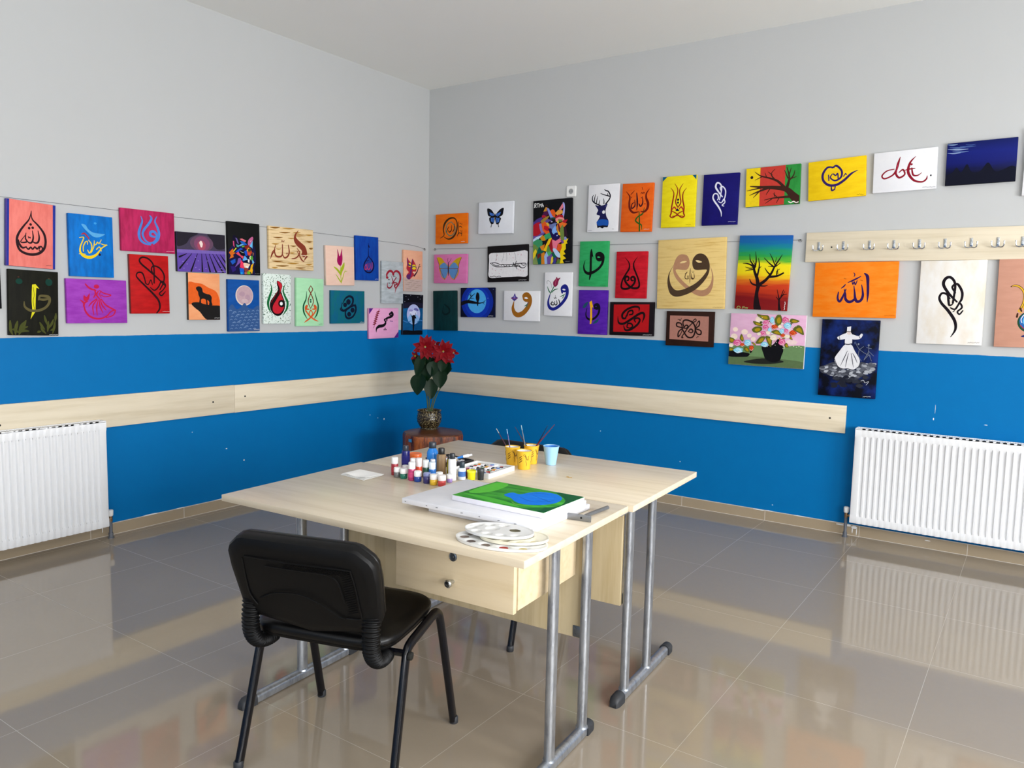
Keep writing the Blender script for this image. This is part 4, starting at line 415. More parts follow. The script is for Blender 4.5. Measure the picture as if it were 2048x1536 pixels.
('white_tulip_waw', 'R', 1.3495, 1.5037, 0.2473, 0.3375, 0.0005, ('plain', 'ededf0', 'e9e9ec', 'h'), '', 'white canvas with a navy curl, small black calligraphy and a red tulip', [('s', '1a2284', [662, 462, 650, 361, 761, 314, 837, 394, 823, 539, 688, 685, 514, 793, 337, 844, 197, 795, 155, 665, 219, 503], [17.0, 24.5, 28.3, 28.3, 26.4, 24.5, 24.5, 24.5, 24.5, 17.0, 5.7]), ('e', '1a2284', [743, 377, 114, 80]), ('p', 'ededf0', [658, 390, 714, 372, 780, 399, 724, 412]), ('s', '101014', [541, 623, 573, 685, 583, 744], [6.6, 8.5, 5.7]), ('s', '101014', [463, 641, 482, 719, 433, 749, 388, 709], [4.7, 8.5, 7.5, 4.7]), ('s', '101014', [393, 664, 375, 740, 274, 741, 293, 687, 373, 709], [4.7, 7.5, 7.5, 5.7, 4.7]), ('s', '101014', [367, 579, 397, 601, 424, 574, 454, 601], [4.7]), ('s', '101014', [411, 529, 416, 556], [3.8]), ('s', '101014', [230, 732, 306, 664], [3.8, 5.7]), ('p', '8a2048', [451, 101, 481, 141, 580, 123, 520, 194, 488, 284, 401, 333, 328, 297, 324, 217, 396, 161]), ('s', 'd06080', [446, 150, 413, 217, 399, 284], [3.8]), ('s', '1a6a42', [354, 324, 280, 418, 219, 499], [7.5, 7.5, 5.7]), ('s', '1a6a42', [507, 377, 372, 400, 282, 458], [2.8, 8.5, 5.7]), ('s', '1a6a42', [109, 324, 164, 418, 232, 476], [2.8, 8.5, 5.7]), ('s', '70787a', [99, 262, 89, 206, 154, 194, 236, 250, 276, 351], [2.8]), ('s', '1a6a42', [588, 556, 687, 528, 770, 488], [3.8, 7.5, 3.8]), ('s', '1a6a42', [655, 600, 703, 564, 743, 510], [2.8, 5.7, 2.8])]),
('deer', 'R', 1.7204, 2.1417, 0.255, 0.347, -0.01, ('plain', 'ebebee', 'e6e6ea', 'h'), '', 'white canvas with a navy blue deer head and black antlers', [('s', '0c0c1c', [589, 411, 698, 317, 719, 240, 654, 158, 585, 138, 526, 114], [11.1, 9.5, 9.5, 9.5, 7.9, 4.7]), ('s', '0c0c1c', [700, 258, 556, 228, 404, 190], [7.9, 7.1, 3.9]), ('s', '0c0c1c', [647, 235, 627, 186], [6.3, 3.2]), ('s', '0c0c1c', [526, 409, 522, 344, 502, 298], [7.9, 6.3, 3.2]), ('s', '0c0c1c', [409, 443, 233, 388, 151, 334, 142, 259, 174, 214], [9.5, 8.7, 8.7, 7.1, 3.2]), ('s', '0c0c1c', [206, 376, 213, 289, 243, 198], [7.9, 7.1, 3.2]), ('s', '0c0c1c', [277, 393, 290, 319, 315, 243], [7.9, 6.3, 3.2]), ('s', '0c0c1c', [359, 425, 374, 368, 389, 326], [7.1, 5.5, 3.2]), ('p', '1a1a4e', [244, 429, 366, 447, 524, 436, 640, 410, 605, 497, 589, 567, 627, 679, 701, 773, 685, 884, 565, 904, 508, 925, 420, 898, 351, 908, 313, 802, 370, 729, 407, 659, 295, 625, 343, 543, 296, 486]), ('p', '1a52aa', [320, 775, 469, 731, 672, 757, 704, 814, 667, 876, 534, 862, 389, 871, 323, 825]), ('p', '0c0c1c', [337, 878, 505, 866, 679, 876, 663, 906, 565, 904, 508, 925, 420, 901, 357, 915]), ('e', 'ebebee', [527, 584, 46, 37]), ('e', '2a2a6a', [445, 564, 35, 15]), ('q', '3a3a78', [554, 456, 624, 424, 594, 493]), ('s', '707078', [37, 969, 55, 961, 74, 967, 92, 958, 111, 965, 129, 961, 148, 970, 166, 964], [1.7]), ('s', '707078', [821, 951, 831, 943, 841, 949, 851, 940, 862, 947, 872, 943, 883, 952], [1.7])]),
('orange_tulip', 'R', 1.9948, 2.1318, 0.2451, 0.3437, -0.0224, ('brush', 'ea681c', 'e25a12', 'h'), '', 'orange canvas with brown tulip calligraphy on a twisted green stem', [('s', '2a5c1a', [586, 588, 613, 785, 630, 996], [6.1, 10.6, 10.6]), ('s', '2a5c1a', [744, 501, 706, 625, 555, 691, 488, 766, 566, 820, 681, 865, 699, 958], [3.0, 10.6, 10.6, 12.1, 10.6, 9.1, 3.8]), ('s', '6c1a0c', [134, 165, 255, 271, 250, 400, 285, 529, 400, 603, 563, 588], [3.0, 10.6, 15.1, 16.7, 13.6, 6.1]), ('s', '6c1a0c', [875, 127, 787, 216, 788, 312, 852, 413, 843, 520, 754, 590, 641, 582], [3.0, 10.6, 15.1, 19.7, 18.2, 13.6, 6.1]), ('s', '341020', [474, 199, 502, 332, 513, 460, 504, 550], [6.1, 12.1, 10.6, 3.8]), ('s', '341020', [662, 278, 684, 409, 622, 477, 567, 425], [3.8, 9.8, 10.6, 7.6]), ('s', '341020', [420, 339, 439, 459, 341, 515, 339, 429, 410, 394], [3.8, 9.1, 9.1, 7.6, 4.5]), ('s', '6c1a0c', [281, 234, 324, 202, 401, 149], [3.0, 6.1, 3.0]), ('s', '6c1a0c', [613, 222, 636, 189, 675, 223, 700, 188, 731, 214], [4.5]), ('s', '6c1a0c', [636, 88, 663, 139], [3.8]), ('e', '6c1a0c', [636, 303, 17, 11]), ('e', '6c1a0c', [758, 429, 17, 11]), ('e', '6c1a0c', [315, 291, 17, 9]), ('s', 'e0e0e0', [771, 957, 788, 949, 806, 955, 823, 946, 841, 952, 858, 948, 876, 956, 893, 950, 911, 954, 927, 946, 946, 957], [1.7])]),
('yellow_tulip', 'R', 2.3122, 2.1558, 0.2498, 0.3527, -0.0038, ('brush', 'f4e220', 'ead414', 'h'), '', 'yellow canvas with teal corners and a red-brown tulip calligraphy', [('q', '0a5c82', [0, 0, 143, 1, 8, 91]), ('q', '0a5c82', [875, 0, 1000, 0, 999, 97, 954, 61]), ('s', '982218', [369, 145, 466, 261, 443, 397, 418, 498, 454, 568, 508, 611], [2.9, 7.2, 8.6, 8.6, 8.6, 5.8]), ('s', '982218', [620, 157, 528, 263, 542, 400, 575, 504, 540, 571, 482, 610], [2.9, 7.2, 8.6, 8.6, 8.6, 5.8]), ('s', '982218', [258, 226, 354, 324, 337, 461, 308, 598, 300, 719, 272, 778, 363, 806, 526, 727, 668, 680], [2.9, 7.2, 10.1, 10.1, 10.1, 8.6, 8.6, 7.2, 5.8]), ('s', '982218', [723, 246, 631, 336, 629, 471, 674, 609, 671, 727, 700, 782, 614, 811, 448, 726, 302, 670], [2.9, 7.2, 10.1, 10.1, 10.1, 8.6, 8.6, 7.2, 5.8]), ('s', 'c02a24', [322, 654, 382, 604, 443, 647], [5.8, 10.1, 8.6]), ('s', 'c02a24', [532, 649, 591, 606, 652, 662], [5.8, 10.1, 8.6]), ('s', '982218', [341, 782, 500, 775, 659, 788], [5.8]), ('e', '10102a', [489, 463, 31, 22]), ('e', '10102a', [490, 518, 31, 22]), ('q', '18183a', [478, 624, 549, 684, 424, 680]), ('s', 'a09010', [744, 958, 759, 951, 775, 956, 790, 948, 805, 955, 820, 951, 836, 959, 851, 953, 866, 957, 881, 950, 897, 960], [1.6])]),
('navy_script', 'R', 2.6119, 2.1535, 0.2477, 0.3411, -0.006, ('plain', '17136c', '140f60', 'h'), '', 'dark navy canvas with a white looping calligraphy', [('s', 'e2e2f2', [556, 832, 545, 749, 465, 644, 338, 524, 294, 450, 330, 386, 420, 396, 449, 469, 422, 509], [3.4, 8.2, 11.0, 11.0, 9.6, 8.2, 8.2, 8.2, 5.5]), ('s', 'e2e2f2', [556, 450, 426, 334, 356, 250, 391, 176, 481, 200, 527, 295, 481, 507], [8.2, 11.0, 12.3, 11.0, 9.6, 8.2, 6.9]), ('s', 'e2e2f2', [509, 324, 486, 268, 558, 254, 637, 333, 630, 461, 572, 548], [6.9, 8.2, 8.2, 8.2, 8.2, 5.5]), ('s', 'e2e2f2', [458, 541, 539, 564, 603, 497, 637, 563, 566, 612, 612, 634], [5.5, 6.9, 6.9, 6.9, 8.2, 5.5]), ('s', 'c8c8e0', [754, 947, 769, 940, 784, 945, 799, 937, 814, 944, 829, 940, 844, 948, 859, 942, 874, 946, 888, 939, 904, 950, 918, 942, 933, 948, 948, 939, 963, 946], [1.5])]),
('green_waw', 'R', 1.6545, 1.7331, 0.2442, 0.3369, -0.0122, ('brush', '34ac66', '2a9e58', 'h'), '', 'green canvas with a black alif crossing a curl', [('s', '0c0c0e', [611, 377, 610, 297, 715, 277, 820, 335, 814, 478, 703, 593, 527, 676, 345, 712, 216, 664, 166, 555, 207, 422], [16.4, 25.4, 28.4, 26.9, 20.9, 19.4, 20.9, 22.4, 17.9, 10.4, 3.0]), ('e', '0c0c0e', [705, 361, 128, 86]), ('p', '34ac66', [620, 351, 669, 333, 733, 356, 672, 369]), ('p', '0c0c0e', [417, 163, 490, 358, 443, 345, 454, 619, 443, 762, 372, 866, 377, 727, 371, 438, 369, 275]), ('s', '204028', [752, 978, 769, 970, 787, 975, 804, 966, 822, 972, 839, 968, 857, 976, 874, 969, 892, 972, 908, 965, 927, 975, 943, 967], [1.6])]),
('violet_waw', 'R', 1.6594, 1.371, 0.2471, 0.3339, -0.0005, ('brush', '4c1a9a', '5a24aa', 'h'), '', 'violet canvas with a black curl around a golden upright stroke', [('p', '1c4a62', [158, 392, 228, 305, 347, 263, 307, 342, 221, 410]), ('p', '1c4a62', [524, 758, 609, 684, 731, 654, 669, 731]), ('s', '1c4a62', [665, 671, 751, 615], [2.3]), ('s', '0c0818', [567, 414, 578, 341, 672, 322, 733, 386, 715, 514, 605, 621, 444, 667, 316, 627, 276, 535, 312, 402], [10.5, 18.1, 19.6, 18.1, 16.6, 16.6, 16.6, 13.6, 9.0, 3.0]), ('e', '0c0818', [649, 386, 84, 59]), ('e', '4c1a9a', [620, 368, 28, 9]), ('q', 'f2b412', [387, 274, 463, 237, 526, 396, 485, 378, 498, 626, 479, 759, 423, 770, 430, 626, 425, 405]), ('s', '6a50b0', [801, 976, 817, 968, 834, 974, 851, 964, 868, 971, 885, 966, 902, 975, 919, 968, 936, 972, 952, 964, 970, 975], [1.7])]),
('red_waw_tulip', 'R', 1.9691, 1.6497, 0.2479, 0.3388, -0.0035, ('brush', 'ca1a2a', 'ae1020', 'h'), '', 'crimson canvas with a black bottle-shaped calligraphy', [('s', '140608', [286, 130, 416, 237, 436, 355, 338, 476, 230, 615, 200, 756, 283, 798, 462, 780, 610, 685, 635, 589, 579, 539, 507, 563, 532, 619, 590, 619], [2.1, 8.6, 12.8, 12.8, 12.8, 14.3, 15.7, 15.7, 15.7, 17.1, 15.7, 14.3, 11.4, 7.1]), ('s', '140608', [693, 115, 581, 234, 583, 341, 659, 462, 746, 601, 781, 723, 716, 779, 541, 776, 377, 689, 308, 601, 352, 535, 427, 552, 420, 612, 373, 619], [2.1, 8.6, 12.8, 12.8, 12.8, 14.3, 15.7, 15.7, 15.7, 17.1, 15.7, 14.3, 11.4, 7.1])]),
('red_black_pair', 'R', 1.9845, 1.3307, 0.3549, 0.2452, 0.0103, ('plain', '120a10', '160e14', 'h'), '', 'red canvas with a wide black border and two interlaced black curls', [('q', 'b01218', [92, 79, 899, 66, 894, 890, 92, 898]), ('s', '14080c', [667, 274, 668, 166, 566, 137, 402, 219, 299, 355, 301, 477, 365, 487, 382, 414], [4.3, 14.4, 15.8, 15.8, 17.2, 15.8, 12.9, 10.1]), ('s', '14080c', [397, 413, 435, 284, 519, 253, 529, 350, 455, 381], [12.9, 12.9, 12.9, 11.5, 10.1]), ('s', '14080c', [192, 430, 215, 620, 331, 646, 510, 500, 672, 351, 766, 325, 790, 421, 747, 598], [2.9, 14.4, 17.2, 17.2, 17.2, 17.2, 15.8, 3.6]), ('s', '14080c', [329, 707, 376, 840, 501, 811, 642, 666, 694, 527, 638, 473, 569, 518, 600, 595], [5.7, 14.4, 15.8, 15.8, 14.4, 12.9, 11.5, 8.6]), ('s', '14080c', [407, 746, 424, 648, 494, 642, 536, 713, 482, 773, 411, 761], [10.1, 11.5, 12.9, 11.5, 8.6, 7.2]), ('s', 'e0e0e0', [770, 977, 781, 963, 793, 972, 804, 956, 815, 968, 827, 959, 838, 974, 849, 963, 861, 968, 872, 955, 884, 973, 895, 959, 906, 968, 917, 952, 929, 964, 940, 955, 951, 969, 962, 958, 974, 964], [1.6])]),
('wood_waw', 'R', 2.4247, 1.6555, 0.4948, 0.485, 0.0168, ('bark', 'e2c47e', 'cfa85e', 'h'), '', 'large wood-coloured canvas with two mirrored brown curls around small calligraphy', [('p', 'b08262', [390, 219, 445, 240, 478, 305, 480, 374, 450, 434, 390, 442, 279, 435, 319, 522, 407, 617, 505, 691, 602, 728, 697, 733, 766, 688, 805, 611, 812, 508, 784, 399, 821, 486, 836, 577, 827, 691, 780, 784, 699, 820, 604, 807, 495, 748, 384, 666, 283, 559, 239, 450, 247, 357, 285, 264, 335, 222]), ('p', '4a3828', [641, 216, 577, 231, 530, 293, 523, 364, 546, 428, 594, 447, 689, 444, 738, 452, 691, 529, 599, 620, 493, 682, 385, 724, 287, 730, 224, 674, 192, 591, 189, 485, 246, 363, 177, 484, 156, 590, 169, 699, 208, 786, 290, 825, 412, 806, 543, 749, 659, 657, 752, 532, 778, 416, 758, 313, 707, 241]), ('p', 'e8cc90', [336, 343, 380, 316, 440, 320, 399, 342]), ('p', 'e8cc90', [569, 314, 605, 309, 665, 336, 615, 346]), ('s', '4a3020', [497, 424, 493, 491, 495, 560, 492, 628], [3.3, 6.0, 5.3, 2.7]), ('s', '4a3020', [550, 492, 557, 550, 536, 577, 520, 543], [2.7, 5.3, 5.3, 4.0]), ('s', '4a3020', [514, 497, 516, 555, 526, 575, 538, 561], [2.7, 4.7, 5.3, 4.0]), ('s', '4a3020', [451, 478, 426, 510, 422, 559, 461, 571, 471, 525], [2.7, 4.7, 5.3, 4.7, 3.3]), ('s', '4a3020', [418, 501, 451, 472], [3.3]), ('s', '4a3020', [521, 470, 536, 480, 550, 469], [3.3]), ('s', '4a3020', [453, 525, 463, 560, 480, 567], [2.7]), ('s', '907040', [838, 980, 845, 975, 852, 978, 859, 972, 866, 977, 873, 974, 880, 979, 887, 975, 894, 977, 901, 972, 908, 979, 914, 974, 921, 978, 928, 972, 935, 976, 942, 973, 949, 979, 956, 975, 963, 977, 969, 972, 977, 979], [1.5])]),
('brown_frame', 'R', 2.4348, 1.2732, 0.3503, 0.2442, 0.0037, ('plain', '2f1a12', '2a1610', 'h'), '', 'dusty pink canvas with a wide dark brown border and black looped calligraphy', [('q', 'a97668', [78, 128, 893, 134, 900, 844, 81, 812]), ('s', '1a0c0c', [396, 482, 360, 355, 378, 265, 460, 253, 568, 325, 621, 462, 613, 625, 562, 739, 459, 725, 356, 530], [8.1, 9.4, 10.7, 10.7, 10.7, 10.7, 10.7, 10.7, 10.7, 9.4]), ('s', '1a0c0c', [354, 472, 235, 434, 235, 340, 319, 356, 354, 481], [8.1, 9.4, 10.7, 9.4, 8.1]), ('s', '1a0c0c', [355, 491, 274, 597, 270, 738, 332, 618, 355, 491], [8.1, 9.4, 9.4, 5.4, 6.7]), ('s', '1a0c0c', [621, 481, 700, 395, 699, 269, 654, 345, 621, 481], [8.1, 9.4, 9.4, 5.4, 6.7]), ('s', '1a0c0c', [622, 490, 735, 542, 739, 643, 664, 628, 622, 490], [8.1, 9.4, 10.7, 9.4, 8.1]), ('s', '1a0c0c', [581, 301, 484, 444, 404, 610, 349, 725], [6.7, 8.1, 8.1, 6.7]), ('s', '1a0c0c', [576, 259, 616, 211, 634, 262, 581, 306, 546, 274], [6.7]), ('s', '1a0c0c', [349, 725, 374, 757, 343, 763, 349, 725], [6.0]), ('s', '1a0c0c', [372, 481, 427, 399, 469, 426, 440, 483, 372, 481], [6.7, 9.4, 9.4, 8.1, 6.7]), ('s', '1a0c0c', [481, 575, 530, 503, 576, 557, 541, 610, 481, 575], [6.7, 9.4, 9.4, 8.1, 6.7]), ('s', '1a0c0c', [244, 236, 281, 245, 299, 268, 327, 196], [2.7, 5.4, 5.4, 2.7]), ('s', '1a0c0c', [651, 754, 674, 720, 704, 719], [2.7, 4.7, 2.7])]),
('rainbow_tree', 'R', 2.926, 1.6601, 0.3456, 0.4876, -0.0269, ('ramp', '1a58a8@0,1468a0@.1,128484@.17,2a9c44@.27,5aac30@.33,e8da1a@.39,ecd018@.52,d8741c@.6,c43c1a@.68,b03018@.77,7c1418@.85,841a1a@1', '', 'h'), '', 'rainbow sunset canvas with a bare black tree, left of the coat hooks', [('p', '180a10', [379, 994, 378, 786, 408, 670, 467, 673, 445, 784, 481, 907, 516, 998]), ('s', '180a10', [430, 692, 401, 585, 344, 494, 302, 418, 199, 382, 103, 377], [25.7, 22.3, 17.1, 12.0, 8.6, 3.4]), ('s', '180a10', [326, 433, 244, 443, 153, 426], [7.7, 6.9, 2.6]), ('s', '180a10', [329, 456, 242, 465, 159, 481], [7.7, 6.9, 2.6]), ('s', '180a10', [337, 433, 355, 340, 330, 218], [12.0, 8.6, 2.6]), ('s', '180a10', [323, 410, 245, 341, 222, 252], [10.3, 7.7, 2.6]), ('s', '180a10', [357, 417, 288, 332], [6.9, 3.4]), ('s', '180a10', [390, 570, 417, 462, 421, 386, 394, 303], [13.7, 10.3, 7.7, 3.4]), ('s', '180a10', [406, 462, 459, 413], [6.9, 3.4]), ('s', '180a10', [436, 669, 563, 598, 660, 505, 713, 413, 787, 322, 838, 255], [22.3, 18.9, 14.6, 11.1, 7.7, 2.6]), ('s', '180a10', [692, 416, 600, 366, 502, 300], [10.3, 7.7, 3.4]), ('s', '180a10', [710, 386, 658, 308, 603, 241], [7.7, 6.0, 2.6]), ('s', '180a10', [723, 352, 733, 292], [5.1, 2.6]), ('s', '180a10', [610, 554, 770, 539, 884, 498], [17.1, 12.9, 10.3]), ('s', '180a10', [766, 536, 763, 476, 810, 445], [7.7, 6.0, 3.4]), ('s', '180a10', [784, 510, 767, 443], [5.1, 2.6]), ('s', '180a10', [640, 523, 580, 484, 533, 436], [10.3, 7.7, 4.3]), ('s', '180a10', [692, 416, 593, 414], [6.9, 3.4]), ('s', '180a10', [730, 413, 817, 364], [7.7, 3.4]), ('s', '180a10', [415, 674, 307, 649, 256, 588], [12.0, 10.3, 4.3]), ('s', '180a10', [463, 676, 550, 677, 610, 667], [8.6, 6.9, 3.4]), ('s', '180a10', [870, 992, 852, 911, 847, 835], [18.9, 12.0, 8.6]), ('s', '180a10', [850, 853, 796, 721], [7.7, 3.4]), ('s', '180a10', [850, 853, 910, 791, 984, 774], [7.7, 6.0, 2.6]), ('s', '180a10', [872, 828, 914, 718], [6.9, 3.4]), ('s', '180a10', [851, 868, 790, 818], [6.9, 3.4]), ('s', '180a10', [902, 795, 942, 741], [4.3, 2.6]), ('s', '8c9a54', [50, 983, 79, 963, 117, 977, 97, 997, 60, 992], [4.3]), ('e', '8c9a54', [61, 995, 11, 6]), ('s', '98a060', [179, 966, 157, 973, 176, 982, 155, 992], [3.4]), ('s', '98a060', [192, 962, 197, 990], [2.6]), ('s', '98a060', [184, 974, 206, 971], [2.6]), ('s', '98a060', [229, 974, 214, 980, 226, 989, 233, 974, 237, 989], [2.6]), ('s', '98a060', [242, 973, 252, 985, 264, 971, 249, 998], [2.6]), ('s', 'e8e0e0', [958, 877, 966, 907, 955, 923], [3.4]), ('s', 'e8e0e0', [965, 934, 954, 953, 965, 968, 954, 986], [3.4])]),
